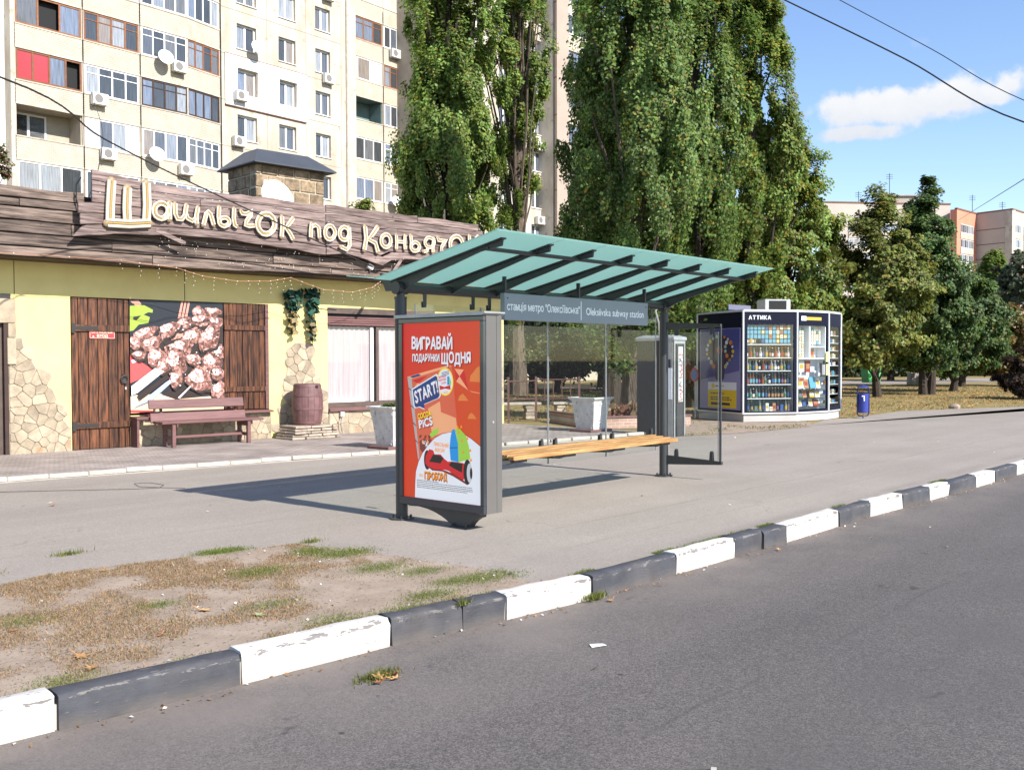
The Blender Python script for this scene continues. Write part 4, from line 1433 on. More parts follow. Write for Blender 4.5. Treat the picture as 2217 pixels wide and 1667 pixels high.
# front wall with openings: door/banner/shutter recess 1.05-4.95, window 6.35-9.27
w.box(0.02, 1.05, 0, 0.30, 0, 3.45)
w.box(1.05, 4.95, 0, 0.30, 2.735, 3.45)
w.box(2.10, 4.95, 0, 0.30, 0, 0.60)
w.box(4.95, 6.35, 0, 0.30, 0, 3.45)
w.box(6.35, 9.27, 0, 0.30, 2.71, 3.45)
w.box(6.35, 9.27, 0, 0.30, 0, 0.58)
w.box(9.27, 11.47, 0, 0.30, 0, 3.45)
w.box(-7.0, -1.05, 0, 0.30, 0, 3.45)
w.box(-1.05, 0.02, 0, 0.30, 2.25, 3.45)
w.box(11.17, 11.47, 0.30, 9.0, 0, 3.45)
w.box(-7.0, -6.7, 0.30, 9.0, 0, 3.45)
w.box(-7.0, 11.47, 8.7, 9.0, 0, 3.45)
w.build('wall', 'yellow_plaster', rest)
MB().box(1.05, 9.27, 0.24, 0.27, 0.0, 2.73).build('inner_wall', 'dark_brown', rest)
j = MB()
for s in (0.135, 3.17):
    j.box(s - 0.005, s + 0.005, -0.004, 0.002, 2.74, 3.30)
j.build('panel_joint', 'dark_void', rest)
MB().box(-7.2, 11.7, -0.70, 9.1, 3.45, 3.62).build('roof', 'cap_metal', rest)
MB().box(-7.2, 11.62, -0.72, -0.02, 3.30, 3.335).build('soffit', 'dark_brown', rest)
MB().box(-7.2, 11.62, -0.745, -0.715, 3.32, 4.38).build('fascia_frame', 'dark_brown', rest)
# fascia planks, front face at y = -0.80
rows = [3.305, 3.470, 3.682, 3.890, 4.105, 4.248, 4.436]
for r_i, (za, zb) in enumerate(zip(rows, rows[1:])):
    xs = [-7.1]
    while xs[-1] < 11.2:
        xs.append(min(11.6, xs[-1] + random.uniform(2.6, 4.6)))
    if r_i >= 3:
        xs = [x for x in xs if x < 0.6] + [1.02 if r_i > 4 else 2.0] + [4.4, 7.6, 11.4]
    for xa, xb in zip(xs, xs[1:]):
        m_ = MB()
        n_ = max(3, int((xb - xa) / 0.5))
        top, bot = [], []
        for i in range(n_ + 1):
            x = xa + 0.004 + (xb - xa - 0.008) * i / n_
            droop = -0.03 * math.sin(max(0.0, x - 1.0) * 0.9) if r_i == 0 else 0.0
            bot.append((x, za + 0.011 + random.uniform(-0.006, 0.006) + droop))
            top.append((x, zb - 0.011 + random.uniform(-0.006, 0.006) * (1 if r_i < 5 else 3)))
        yo = random.uniform(-0.012, 0.012) - 0.004 * (r_i % 2)
        m_.prism(bot + top[::-1], 'y', -0.80 + yo, -0.765)
        if r_i > 4 and xa > 0.9:
            continue
        m_.build('fascia_plank', 'weathered_wood', rest, bevel=0.006)


def cladding(name, region, seeds, mortar=True, th=0.020, y0=-0.012):
    xs = [p[0] for p in region]
    zs = [p[1] for p in region]
    bb = (min(xs), max(xs), min(zs), max(zs))
    grp = MB()
    pts = []
    tries = 0
    while len(pts) < seeds and tries < 6000:
        tries += 1
        p = (random.uniform(bb[0], bb[1]), random.uniform(bb[2], bb[3]))
        if all(math.hypot(p[0] - q[0], (p[1] - q[1])) > random.uniform(0.35, 0.8) * math.sqrt((bb[1] - bb[0]) * (bb[3] - bb[2]) / seeds) for q in pts):
            pts.append(p)
    cells = voronoi(pts, bb)
    keep = [c for c, p in zip(cells, pts) if inpoly(p, region) and len(c) > 2]
    for c in keep:
        grp.prism(inset(c, -0.012), 'y', y0, 0.0)
    g_ = grp.build(name, 'pale_mortar', rest)
    for c in keep:
        cc_ = inset(c, 0.004)
        # knock the corners
        out = []
        for i in range(len(cc_)):
            p, q, r = cc_[i - 1], cc_[i], cc_[(i + 1) % len(cc_)]
            out += [(q[0] + (p[0] - q[0]) * 0.10, q[1] + (p[1] - q[1]) * 0.10), (q[0] + (r[0] - q[0]) * 0.10, q[1] + (r[1] - q[1]) * 0.10)]
        MB().prism(out, 'y', y0 - th * random.uniform(0.5, 1.1), y0 + 0.002).build('stone', 'clad_stone', g_, bevel=0.005)
    return g_


cladding('stone_cladding', [(0.03, 0), (1.03, 0), (1.0, 0.5), (0.93, 0.72), (0.80, 0.98), (0.66, 1.42), (0.42, 1.66), (0.34, 1.9), (0.03, 2.0)], 70)
cladding('stone_cladding', [(5.0, 0), (5.25, 0.66), (5.33, 1.27), (5.41, 1.80), (5.57, 1.95), (5.80, 1.96), (6.02, 1.71), (6.1, 1.41), (6.15, 1.0), (6.33, 0.45), (6.34, 0)], 74)
cladding('stone_cladding', [(2.12, 0), (4.98, 0), (4.98, 0.54), (2.12, 0.54)], 40)
cladding('stone_cladding', [(6.36, 0), (11.4, 0), (11.4, 0.54), (6.36, 0.54)], 56)
cladding('stone_cladding', [(9.4, 0.5), (11.45, 0.5), (11.45, 1.9), (10.9, 1.5), (10.2, 1.1)], 26)
# doorway at the far left with its stone surround
dw = MB().box(-1.05, 0.07, -0.02, 0.10, 2.66, 2.735).build('lintel', 'iron', rest)
for (xa, xb, za, zb) in ((0.015, 0.14, 2.0, 2.24), (-0.2, 0.14, 2.245, 2.655), (0.0, 0.14, 1.55, 1.995), (-0.62, -0.205, 2.245, 2.655)):
    MB().box(xa, xb, -0.055, 0.0, za, zb).build('surround_block', 'clad_stone', rest, bevel=0.008)
d_ = MB().box(-1.05, -0.05, 0.06, 0.11, 0.02, 2.24).build('entrance_door', 'window_brown', rest)
MB().box(-0.05, 0.018, -0.03, 0.10, 0.0, 2.24).build('door_jamb', 'dark_brown', d_)
MB().box(-0.9, -0.14, 0.045, 0.06, 0.25, 2.05).build('door_panel', 'dark_brown', d_)
# plank door
door = MB().box(1.055, 2.105, 0.05, 0.075, 0.03, 2.735).build('door', 'dark_brown', rest)
xs = [1.065, 1.185, 1.357, 1.53, 1.71, 1.885, 2.0, 2.098]
for a, c in zip(xs, xs[1:]):
    MB().box(a + 0.004, c - 0.004, 0.012 + random.uniform(-0.004, 0.004), 0.05, 0.035, 2.72).build('plank', 'door_wood', door, bevel=0.007)
for za, zb in ((2.125, 2.245), (0.40, 0.515)):
    MB().box(1.08, 2.098, -0.022, 0.012, za, zb).build('batten', 'door_wood', door, bevel=0.007)
    h = MB()
    h.box(1.07, 1.52, -0.029, -0.022, za + 0.035, zb - 0.025)
    h.box(1.06, 1.12, -0.034, 0.0, za - 0.03, zb + 0.02)
    h.build('strap_hinge', 'iron', door)
rg = MB()
rg.tube([(1.985 + 0.062 * math.cos(t), -0.022, 1.265 + 0.066 * math.sin(t)) for t in [k * math.pi / 8 for k in range(16)]], 0.011, 8, closed=True)
rg.cyl((1.985, 0.012, 1.34), (1.985, -0.03, 1.34), 0.022, n=10)
rg.lathe([(0.0, 0.0), (0.05, 0.006), (0.055, 0.0)], 16, T=Matrix.Translation((1.985, 0.0, 1.265)) @ Matrix.Rotation(math.pi / 2, 4, 'X'))
rg.build('ring_handle', 'iron', door, smooth=True)
MB().box(2.0, 2.03, -0.01, 0.012, 1.08, 1.13).build('lock_plate', 'galvanised', door)
dsn = MB().box(0, 0.455, -0.008, 0, 0, 0.175).build('door_sign', 'red_plate', None, bevel=0.002)
dsn.location = WF(1.375, 0.004, 2.0)
dsn.rotation_euler = (0, 0, TW)
tag(dsn, 'small red plate with cream lettering screwed to the plank door', 'sign')
MB().text('СЛУЖЕБНЫЙ', (0.035, -0.0095, 0.100), (0.385, 0, 0), (0, 0, 0.048)).build('lettering', 'plate_cream', dsn)
MB().text('ВХОД', (0.135, -0.0095, 0.030), (0.19, 0, 0), (0, 0, 0.048)).build('lettering', 'plate_cream', dsn)
t = MB()
for (a, b_, c, d) in ((0.008, 0.447, 0.008, 0.014), (0.008, 0.447, 0.161, 0.167), (0.008, 0.014, 0.008, 0.167), (0.441, 0.447, 0.008, 0.167)):
    t.box(a, b_, -0.0095, -0.0085, c, d)
t.poly([(0.05, -0.0095, 0.03), (0.09, -0.0095, 0.03), (0.065, -0.0095, 0.06)])
t.build('border', 'plate_cream', dsn)
# shutter
sh = MB().box(3.962, 4.945, 0.05, 0.075, 0.63, 2.735).build('shutter', 'dark_brown', rest)
xs = [3.975, 4.09, 4.25, 4.375, 4.495, 4.605, 4.74, 4.87]
for a, c in zip(xs, xs[1:]):
    MB().box(a + 0.004, c - 0.004, 0.014 + random.uniform(-0.004, 0.004), 0.05, 0.635, 2.72).build('plank', 'door_wood', sh, bevel=0.006)
MB().box(4.875, 4.947, -0.005, 0.06, 0.63, 2.735).build('frame_post', 'plum_paint', sh)
for za, zb in ((2.20, 2.30), (0.985, 1.085)):
    MB().box(3.975, 4.87, -0.018, 0.014, za, zb).build('batten', 'door_wood', sh, bevel=0.006)
MB().prism([(-0.16, 0.565), (-0.16, 0.605), (0.20, 0.628), (0.20, 0.58)], 'x', 2.36, 4.965).build('sill', 'plum_paint', rest, bevel=0.006)
MB().prism([(-0.30, 0.53), (-0.30, 0.572), (0.20, 0.60), (0.20, 0.55)], 'x', 2.09, 2.34).build('sill', 'plum_paint', rest, bevel=0.006)
MB().box(2.10, 2.14, -0.28, -0.0, 0.02, 0.53).build('sill_leg', 'plum_paint', rest)
# window with roller shutter box and pleated curtain
wi = MB().box(6.352, 9.268, -0.02, 0.05, 2.60, 2.722).build('window', 'window_brown', rest)
b_ = MB()
for (a, c, za, zb) in ((7.655, 7.725, 0.62, 2.34), (9.20, 9.268, 0.62, 2.34), (6.352, 6.375, 0.62, 2.34), (6.352, 9.268, 0.60, 0.695), (6.352, 9.268, 2.335, 2.35)):
    b_.box(a, c, 0.06, 0.115, za, zb)
b_.build('window_frame', 'window_brown', wi)
for k in range(4):
    z_ = 2.35 + k * 0.047
    MB().box(6.36, 9.26, 0.02 + 0.004 * k, 0.06, z_ + 0.003, z_ + 0.044).build('roller_slat', 'plum_paint', wi, bevel=0.008)
MB().box(6.36, 9.26, 0.045, 0.06, 2.54, 2.60).build('roller_shadow', 'dark_void', wi)  # black strip stands in for the shadow below the lintel
for (a, c) in ((6.375, 7.655), (7.725, 9.20)):
    cu = MB()
    n_ = int((c - a) / 0.02)
    vv = []
    for i in range(n_ + 1):
        x = a + (c - a) * i / n_
        y = 0.150 + 0.012 * math.sin(i * 0.95) + 0.005 * math.sin(i * 2.3)
        vv += [(x, y, 0.70), (x, y, 2.34)]
    cu.add(vv, [(2 * i, 2 * i + 2, 2 * i + 3, 2 * i + 1) for i in range(n_)])
    cu.build('curtain', 'curtain', wi, smooth=True, ang=80)
    MB().add([(a, 0.10, 0.70), (c, 0.10, 0.70), (c, 0.10, 2.33), (a, 0.10, 2.33)], [(0, 1, 2, 3)]).build('pane', 'shop_glass', wi)
MB().box(6.36, 7.35, 0.075, 0.125, 0.70, 0.775).build('curtain_hem', 'print_white', wi)
MB().box(7.52, 7.60, 0.09, 0.12, 0.70, 2.33).build('sash', 'upvc_white', wi)
MB().prism([(-0.10, 0.515), (-0.10, 0.575), (0.06, 0.60), (0.06, 0.53)], 'x', 6.34, 9.3).build('sill', 'plum_paint', rest, bevel=0.006)
mt = tag(MB().box(0, 0.095, -0.06, 0, 0, 0.10).build('meter_box', 'ac_white', None, bevel=0.006), 'little cream electric box under the pleated curtain window', 'electric box')
mt.location = WF(6.60, -0.052, 0.40)
mt.rotation_euler = (0, 0, TW)
cw_ = MB()
cw_.tube([(0.03, -0.03, 0.0), (-0.02, -0.02, -0.12), (0.0, -0.02, -0.28), (0.05, -0.015, -0.37)], 0.006, 6)
cw_.tube([(0.06, -0.03, 0.0), (0.05, -0.02, -0.15), (0.08, -0.02, -0.3), (0.10, -0.015, -0.38)], 0.006, 6)
cw_.build('lead', 'curtain', mt)
# chimney of coarse stone blocks behind the sign
ch = MB().box(5.385, 7.075, 1.225, 2.40, 3.6, 5.86).build('chimney', 'pale_mortar', rest)
for r_i in range(8):
    z0 = 3.64 + r_i * 0.278
    x = 5.37 - (0.0 if r_i % 2 else 0.0)
    first = True
    while x < 7.05:
        Lb = 0.40 if not first else (0.14 if r_i % 2 else 0.30)
        first = False
        x1 = min(7.09, x + Lb)
        if x1 - x > 0.06:
            MB().box(x + 0.012, x1 - 0.012, 1.20 + random.uniform(-.008, .01), 1.45, z0 + 0.012, z0 + 0.266).build('block', 'block_stone', ch, bevel=0.014)
        x = x1
    y = 1.46
    first = True
    while y < 2.36:
        Lb = 0.40 if not first else (0.30 if r_i % 2 else 0.18)
        first = False
        y1 = min(2.42, y + Lb)
        if y1 - y > 0.06:
            MB().box(5.36 + random.uniform(-.008, .008), 5.5, y + 0.012, y1 - 0.012, z0 + 0.012, z0 + 0.266).build('block', 'block_stone', ch, bevel=0.014)
        y = y1
cp = MB()
e0 = [(5.23, 0.98, 5.815), (7.27, 0.98, 5.815), (7.27, 2.66, 5.815), (5.23, 2.66, 5.815)]
e1 = [(5.60, 1.52, 6.19), (6.87, 1.52, 6.19), (6.87, 2.12, 6.19), (5.60, 2.12, 6.19)]
e2 = [(p[0], p[1], p[2] - 0.025) for p in e0]
cp.add(e0 + e1 + e2, [(0, 1, 5, 4), (1, 2, 6, 5), (2, 3, 7, 6), (3, 0, 4, 7), (4, 5, 6, 7), (8, 11, 10, 9), (0, 8, 9, 1), (1, 9, 10, 2), (2, 10, 11, 3), (3, 11, 8, 0)])
cp.build('chimney_cap', 'cap_metal', ch)
MB().box(5.56, 5.72, 1.195, 1.21, 5.33, 5.47).build('patch_plate', 'upvc_white', ch)


def dish_mesh(r, n=24):
    d = MB()
    prof = [(r * k / 6, 0.16 * r * (k / 6) ** 2) for k in range(7)]
    d.lathe([(0.001, 0)] + prof[1:] + [(r * 1.01, 0.16 * r - 0.012)] + [(p[0], p[1] - 0.014) for p in prof[::-1]], n)
    return d


def make_dish(loc, aim, r, label, group=None, arm=True):
    t = thing('satellite_dish', label, 'satellite dish', loc, aim, group)
    T = Matrix.Rotation(rad(72), 4, 'X')
    d = dish_mesh(r)
    d.v = [tuple(T @ Vector(p)) for p in d.v]
    d.build('reflector', 'dish_white', t, smooth=True)
    if not arm:
        return t
    a = MB()
    a.tube([(0, 0.0, -r * 0.9), (0, -0.55 * r, -r * 0.75), (0, -0.95 * r, -0.15 * r)], 0.012, 6)
    a.tube([(0, 0.05, 0), (0, 0.28, -0.05)], 0.02, 6)
    a.build('arm', 'galvanised', t)
    b2 = MB()
    for q in (-0.09, 0, 0.09):
        b2.cyl((q, -0.93 * r, -0.15 * r), (q, -1.05 * r, -0.10 * r), 0.028, n=8)
    b2.build('receiver', 'iron', t)
    return t


make_dish(WF(5.60, 0.75, 5.02), TW + rad(6), 0.40, 'big white satellite dish in front of the stone chimney', arm=False)

# ---------------------------------------------------------------- shop sign: tilted board of planks with tube letters
sign = thing('shop_sign', 'long reddish plank sign board with cream neon tube letters above the restaurant', 'sign', WF(0, -1.0, 0), TW)


def lerp(pts, x):
    if x <= pts[0][0]:
        return pts[0][1]
    for (a, b_), (c, d) in zip(pts, pts[1:]):
        if x <= c:
            return b_ + (d - b_) * (x - a) / (c - a)
    return pts[-1][1]


stop = [(1.06, 4.82), (1.87, 4.715), (2.98, 4.67), (4.19, 4.70), (5.64, 4.675), (5.70, 4.71), (6.25, 4.70), (7.4, 4.70), (9.40, 4.69), (9.45, 4.66), (10.1, 4.70), (10.4, 4.66)]
sbot = [(0.74, 3.66), (1.47, 3.76), (2.35, 3.815), (3.13, 3.85), (4.18, 3.80), (5.04, 3.745), (5.63, 3.69), (6.1, 3.755), (6.6, 3.68), (7.14, 3.56), (7.2, 3.70), (8.45, 3.78), (10.4, 3.74)]
nr = 6
for half, (xa0, xb0) in enumerate(((1.06, 5.66), (5.67, 10.35))):
    for r_i in range(nr):
        xa, xb = xa0, xb0
        if half == 0:
            xa = [0.75, 0.86, 0.83, 1.06, 1.06, 1.06][r_i]
        else:
            xa += random.uniform(-0.004, 0.004)
            xb -= [0.3, 0.0, 0.1, 0.0, 0.05, 0.6][r_i]
        cutx = []
        if r_i in (1, 3, 5) and half == 1:
            cutx = [random.uniform(7.2, 8.8)]
        if r_i == 4 and half == 0:
            cutx = [3.0]
        ends = [xa] + cutx + [xb]
        for (pa2, pb2) in zip(ends, ends[1:]):
            n_ = max(3, int((pb2 - pa2) / 0.22))
            lo, hi = [], []
            for i in range(n_ + 1):
                x = pa2 + 0.004 + (pb2 - pa2 - 0.008) * i / n_
                zb_, zt_ = lerp(sbot, x), lerp(stop, x)
                f0, f1 = r_i / nr, (r_i + 1) / nr
                jit0 = 0.014 if r_i == 0 else 0.004
                jit1 = 0.014 if r_i == nr - 1 else 0.004
                lo.append((x, zb_ + (zt_ - zb_) * f0 + 0.006 + random.uniform(-jit0, jit0)))
                hi.append((x, zb_ + (zt_ - zb_) * f1 - 0.006 + random.uniform(-jit1, jit1)))
            if half == 0 and r_i == 0:
                lo[0] = (lo[0][0] - 0.02, lo[0][1])
                hi[0] = (hi[0][0] + 0.14, hi[0][1])
            yo = random.uniform(-0.010, 0.008)
            MB().prism(lo + hi[::-1], 'y', -0.02 + yo, 0.03).build('plank', 'sign_wood', sign, bevel=0.006)
for x in (1.5, 3.4, 5.3, 7.1, 9.2):
    MB().box(x, x + 0.08, 0.03, 0.18, 3.95, 4.40).build('batten', 'weathered_wood', sign)
for x, za, ang in ((2.42, 3.80, 0.35), (7.35, 3.50, -0.9)):
    T = Matrix.Translation((x, 0.0, za)) @ Matrix.Rotation(ang, 4, 'Y')
    MB().box(-0.28, 0.30, -0.035, -0.022, -0.035, 0.035, T=T).build('splinter', 'sign_wood', sign)
for chr_, strokes, wd in LETTERS:
    l0 = MB()
    for st_ in strokes:
        closed = len(st_) > 8 and math.hypot(st_[0][0] - st_[-1][0], st_[0][1] - st_[-1][1]) < 0.02
        pts = [(a, -0.075, z) for a, z in (st_[:-1] if closed else st_)]
        l0.mat(3).tube(pts, wd * 0.86, 8, flat=0.42, fax=(0, 1, 0), closed=closed)
        if not closed:
            for q in (pts[0], pts[-1]):
                l0.lathe([(0.001, wd * 0.42), (wd * 0.6, wd * 0.34), (wd * 0.92, 0.0), (wd * 0.6, -wd * 0.34), (0.001, -wd * 0.42)], 10, T=Matrix.Translation(q) @ Matrix.Rotation(math.pi / 2, 4, 'X'))
        nk = len(pts)
        for sgn in (-1, 1):
            offp = []
            for i_ in range(nk):
                a_ = pts[i_ - 1] if (closed or i_ > 0) else pts[0]
                c_ = pts[(i_ + 1) % nk] if (closed or i_ < nk - 1) else pts[-1]
                tx, tz = c_[0] - a_[0], c_[2] - a_[2]
                tl = math.hypot(tx, tz) or 1
                offp.append((pts[i_][0] - sgn * tz / tl * wd * 0.66, -0.075 - wd * 0.22, pts[i_][2] + sgn * tx / tl * wd * 0.66))
            l0.mat(0).tube(offp, wd * 0.40, 7, closed=closed)
        l0.mat(1).tube([(p[0], -0.075 - wd * 0.42, p[2]) for p in pts], wd * 0.16, 5, closed=closed)
        for q in pts[::3]:
            l0.mat(2).cyl((q[0], -0.02, q[2]), (q[0], -0.07, q[2]), 0.012, n=5)
    l0.build('letter', ['tube_white', 'tube_gold', 'iron', 'letter_cream'], sign, smooth=True, ang=60)

# ---------------------------------------------------------------- printed banner of grilled meat
ban = MB().box(0, 1.845, 0, 0.03, 0, 2.08).build('banner', 'pillar_dark', None)
ban.location = WF(2.112, 0.02, 0.645)
ban.rotation_euler = (0, 0, TW)
tag(ban, 'large printed food banner with grilled meat filling the space between plank door and shutter', 'banner')
flat('pr_slate', (0.016, 0.02, 0.028), 0.4)
flat('pr_lime', (0.27, 0.38, 0.05), 0.4)
flat('pr_tomato', (0.58, 0.075, 0.075), 0.4)
flat('pr_white', (0.75, 0.74, 0.74), 0.4)
flat('pr_blade', (0.33, 0.40, 0.55), 0.35)
flat('pr_board', (0.72, 0.55, 0.36), 0.4)
flat('pr_char', (0.030, 0.020, 0.018), 0.4)
flat('pr_flesh', (0.60, 0.26, 0.20), 0.4)
pbr('pr_gloss', (0.74, 0.66, 0.64), (0.30, 0.14, 0.11), rough=0.4, scale=22, detail=8, ramp=(0.42, 0.56))
BM = ['pr_slate', 'pr_lime', 'pr_tomato', 'pr_white', 'pr_blade', 'pr_board', 'pr_char', 'pr_flesh', 'print_meat', 'pr_gloss']
pb2 = MB()


def bxy(x, y):
    return ((x - 65) / 1240 * 1.845, 2.08 - (y - 75) / 1490 * 2.08)


def bp(pts, mi, lay, raw=False):
    q = [bxy(*p) for p in pts] if not raw else pts
    q = clip_convex(q, (0.0, 0.0), (1.845, 2.08))
    if len(q) > 2:
        pb2.mat(mi).poly([(a, -0.002 - 0.0008 * lay, z) for a, z in q])


bp([(65, 75), (1305, 75), (1305, 1570), (65, 1570)], 0, 0)
bp([(65, 1330), (1305, 1300), (1305, 1570), (65, 1570)], 5, 1)
bp([(65, 1560), (65, 1520), (360, 1540), (360, 1570)], 2, 2)
bp([(65, 800), (300, 760), (460, 900), (480, 1000), (65, 1170)], 2, 1)
bp([(80, 870), (150, 850), (160, 890), (90, 910)], 3, 2)
bp([(450, 1330), (760, 1180), (1305, 1100), (1305, 1360), (640, 1400)], 6, 2)
for k in range(3):
    bp([(735 + k * 45, 80), (760 + k * 45, 80), (715 + k * 45, 330), (680 + k * 45, 330)], 7, 1)
bp([(70, 160), (250, 145), (360, 200), (355, 240), (300, 235), (240, 270), (320, 300), (300, 380), (180, 400), (110, 480), (65, 490)], 1, 1)
bp([(110, 300), (210, 280), (150, 350), (110, 340)], 6, 2)
bp([(70, 95), (180, 80), (220, 140), (150, 160)], 7, 1)
random.seed(21)


def blob(cx, cy, rx, ry, rot=0.0, lay=4):
    n = 22
    ph = [random.uniform(0, 6.28) for _ in range(3)]

    def ring(k, dx, dy):
        out = []
        for i in range(n):
            t = 2 * math.pi * i / n
            rr = 1 + 0.10 * math.sin(3 * t + ph[0]) + 0.07 * math.sin(5 * t + ph[1]) + 0.05 * math.sin(8 * t + ph[2])
            x, y = rx * k * rr * math.cos(t), ry * k * rr * math.sin(t)
            out.append((cx + dx + x * math.cos(rot) - y * math.sin(rot), cy + dy + x * math.sin(rot) + y * math.cos(rot)))
        return out
    bp(ring(1.06, 18, 26), 6, lay)
    bp(ring(1.0, 0, 0), 8, lay + 0.7)
    bp(ring(0.55, -0.20 * rx, -0.25 * ry), 9, lay + 1.2)


bp([(65, 620), (400, 560), (700, 300), (1050, 260), (1305, 250), (1305, 900), (1000, 1000), (600, 1300), (500, 1050), (300, 960), (65, 800)], 6, 2)
bp([(560, 420), (900, 330), (1000, 400), (760, 560), (600, 600)], 7, 3)
lay = 4
for (cx, cy, rx, ry, rot) in ((970, 210, 95, 75, 0.3), (1170, 200, 120, 60, 0.1), (760, 380, 150, 80, -0.5), (560, 460, 160, 90, -0.5), (1000, 320, 160, 80, -0.2), (250, 520, 170, 80, -0.5), (880, 560, 180, 110, -0.4), (1200, 340, 110, 80, 0.2), (130, 640, 90, 90, 0.0), (340, 650, 150, 85, -0.5), (1240, 760, 90, 110, 0.2), (700, 720, 190, 130, -0.3), (1110, 560, 125, 210, 0.55), (400, 830, 130, 130, 0.2), (640, 900, 150, 190, 0.1), (880, 860, 110, 80, 0.3), (1130, 900, 150, 130, 0.1), (470, 960, 90, 90, 0.0), (1220, 1060, 110, 90, 0.2), (640, 1130, 90, 110, 0.2), (960, 1130, 180, 170, 0.4), (1230, 1290, 110, 120, 0.3), (170, 800, 90, 60, 0)):
    blob(cx, cy, rx, ry, rot, lay)
    lay += 2
for _ in range(150):
    cx, cy = random.uniform(300, 1290), random.uniform(330, 1250)
    if cy > 1000 and cx < 560 or cy < 700 - 0.45 * cx:
        continue
    r_ = random.uniform(6, 15)
    bp([(cx + r_ * math.cos(k), cy + r_ * 0.7 * math.sin(k)) for k in (0, 1.2, 2.5, 3.8, 5.0)], random.choice([6, 6, 3, 7]), lay)
lay += 1
bp([(65, 1210), (370, 975), (485, 1020), (140, 1300), (65, 1330)], 3, lay)
bp([(140, 1330), (520, 1060), (560, 1110), (170, 1400)], 6, lay)
bp([(85, 1500), (250, 1370), (500, 1170), (560, 1130), (585, 1160), (560, 1190), (330, 1400), (150, 1470)], 4, lay + 1)
bp([(660, 1380), (830, 1220), (845, 1228), (690, 1385)], 3, lay + 1)
random.seed(9)
pb2.build('print', BM, ban)

# ---------------------------------------------------------------- things along the wall
# wooden bench
wb = thing('park_bench', 'plum painted wooden bench with two back boards in front of the food banner', 'bench', WF(3.24, -0.52, 0.03), TW)


def plank(x0, x1, y0, y1, z0, z1, name, par=None, mat='plum_paint', T=None):
    return MB().box(x0, x1, y0, y1, z0, z1, T=T).build(name, mat, par or wb, bevel=0.008)


tilt = Matrix.Translation((0, 0.14, 0.42)) @ Matrix.Rotation(rad(-10), 4, 'X')
plank(-0.93, 0.97, -0.015, 0.02, 0.02, 0.20, 'back_board', T=tilt)
plank(-0.945, 0.955, -0.015, 0.02, 0.275, 0.445, 'back_board', T=tilt)
plank(-0.90, 1.13, -0.27, -0.075, 0.43, 0.475, 'seat_board')
plank(-0.90, 1.13, -0.065, 0.13, 0.43, 0.475, 'seat_board')
for x in (-0.70, 0.80):
    plank(x, x + 0.07, -0.25, -0.18, -0.0, 0.42, 'leg')
    plank(x, x + 0.07, 0.10, 0.17, -0.0, 0.46, 'leg')
    plank(x - 0.012, x - 0.002, -0.28, 0.16, 0.33, 0.43, 'bearer')
    plank(x + 0.072, x + 0.10, -0.28, 0.16, 0.36, 0.43, 'bearer')
    plank(x + 0.01, x + 0.06, 0.10, 0.14, 0.0, 0.44, 'back_post', T=tilt)
    plank(x + 0.01, x + 0.06, -0.18, 0.10, 0.14, 0.20, 'stretcher')
plank(-0.63, 0.80, -0.06, -0.01, 0.15, 0.20, 'stretcher')
# barrel on a dry stone plinth
pl = thing('stone_plinth', 'low stack of flat slate stones under the plum barrel', 'stone plinth', WF(5.52, -0.52, 0.03), TW)
random.seed(5)
for r_i in range(5):
    z0 = r_i * 0.054
    for sgn, ln, depth in ((-1, 1.14 - 0.05 * r_i, 0.34), (0, 1.14 - 0.05 * r_i, 0.3)):
        x = -ln / 2
        while x < ln / 2 - 0.03:
            l_ = min(random.uniform(0.14, 0.40), ln / 2 - x)
            h_ = random.uniform(0.040, 0.052)
            yb = -0.36 + random.uniform(-0.03, 0.03) + 0.012 * r_i if sgn else 0.0
            T = Matrix.Translation((x + l_ / 2, yb + depth / 2, z0)) @ Matrix.Rotation(random.uniform(-.04, .04), 4, 'Z')
            MB().box(-l_ / 2 + 0.004, l_ / 2 - 0.004, -depth / 2, depth / 2, 0.002, h_, T=T).build('stone', 'slate_stone', pl, bevel=0.009)
            x += l_
br = thing('barrel', 'plum painted wooden barrel with hoops standing on the slate plinth', 'barrel', WF(5.53, -0.50, 0.30), TW + 0.3)
NS = 16
H_ = 0.83


def brad(z):
    return 0.262 + 0.052 * (1 - ((z - H_ / 2) / (H_ / 2)) ** 2)


for k in range(NS):
    a0, a1 = 2 * math.pi * k / NS + 0.006, 2 * math.pi * (k + 1) / NS - 0.006
    zs_ = [H_ * i / 8 for i in range(9)]
    m_ = MB()
    vv = []
    for z in zs_:
        R = brad(z)
        for (a, r_) in ((a0, R), ((a0 + a1) / 2, R * 1.006), (a1, R), (a1, R - 0.03), (a0, R - 0.03)):
            vv.append((r_ * math.cos(a), r_ * math.sin(a), z))
    ff = []
    for i in range(8):
        for j in range(5):
            ff.append((i * 5 + j, i * 5 + (j + 1) % 5, i * 5 + 5 + (j + 1) % 5, i * 5 + 5 + j))
    ff += [(4, 3, 2, 1, 0), tuple(40 + j for j in range(5))]
    m_.add(vv, ff)
    m_.build('stave', 'barrel_paint', br)
for z in (0.06, 0.33, 0.60, 0.79):
    MB().lathe([(brad(z - 0.02) + 0.001, z - 0.022), (brad(z - 0.02) + 0.008, z - 0.022), (brad(z + 0.02) + 0.008, z + 0.022), (brad(z + 0.02) + 0.001, z + 0.022)], 32).build('hoop', 'barrel_paint', br, smooth=True)
MB().lathe([(0.001, 0.79), (brad(0.79) - 0.025, 0.79)], 24).build('head', 'barrel_paint', br)
MB().lathe([(0.001, 0.02), (brad(0.02) - 0.02, 0.02)], 24).build('head', 'barrel_paint', br)
aq = math.atan2(-1, 0.15) - 0.3
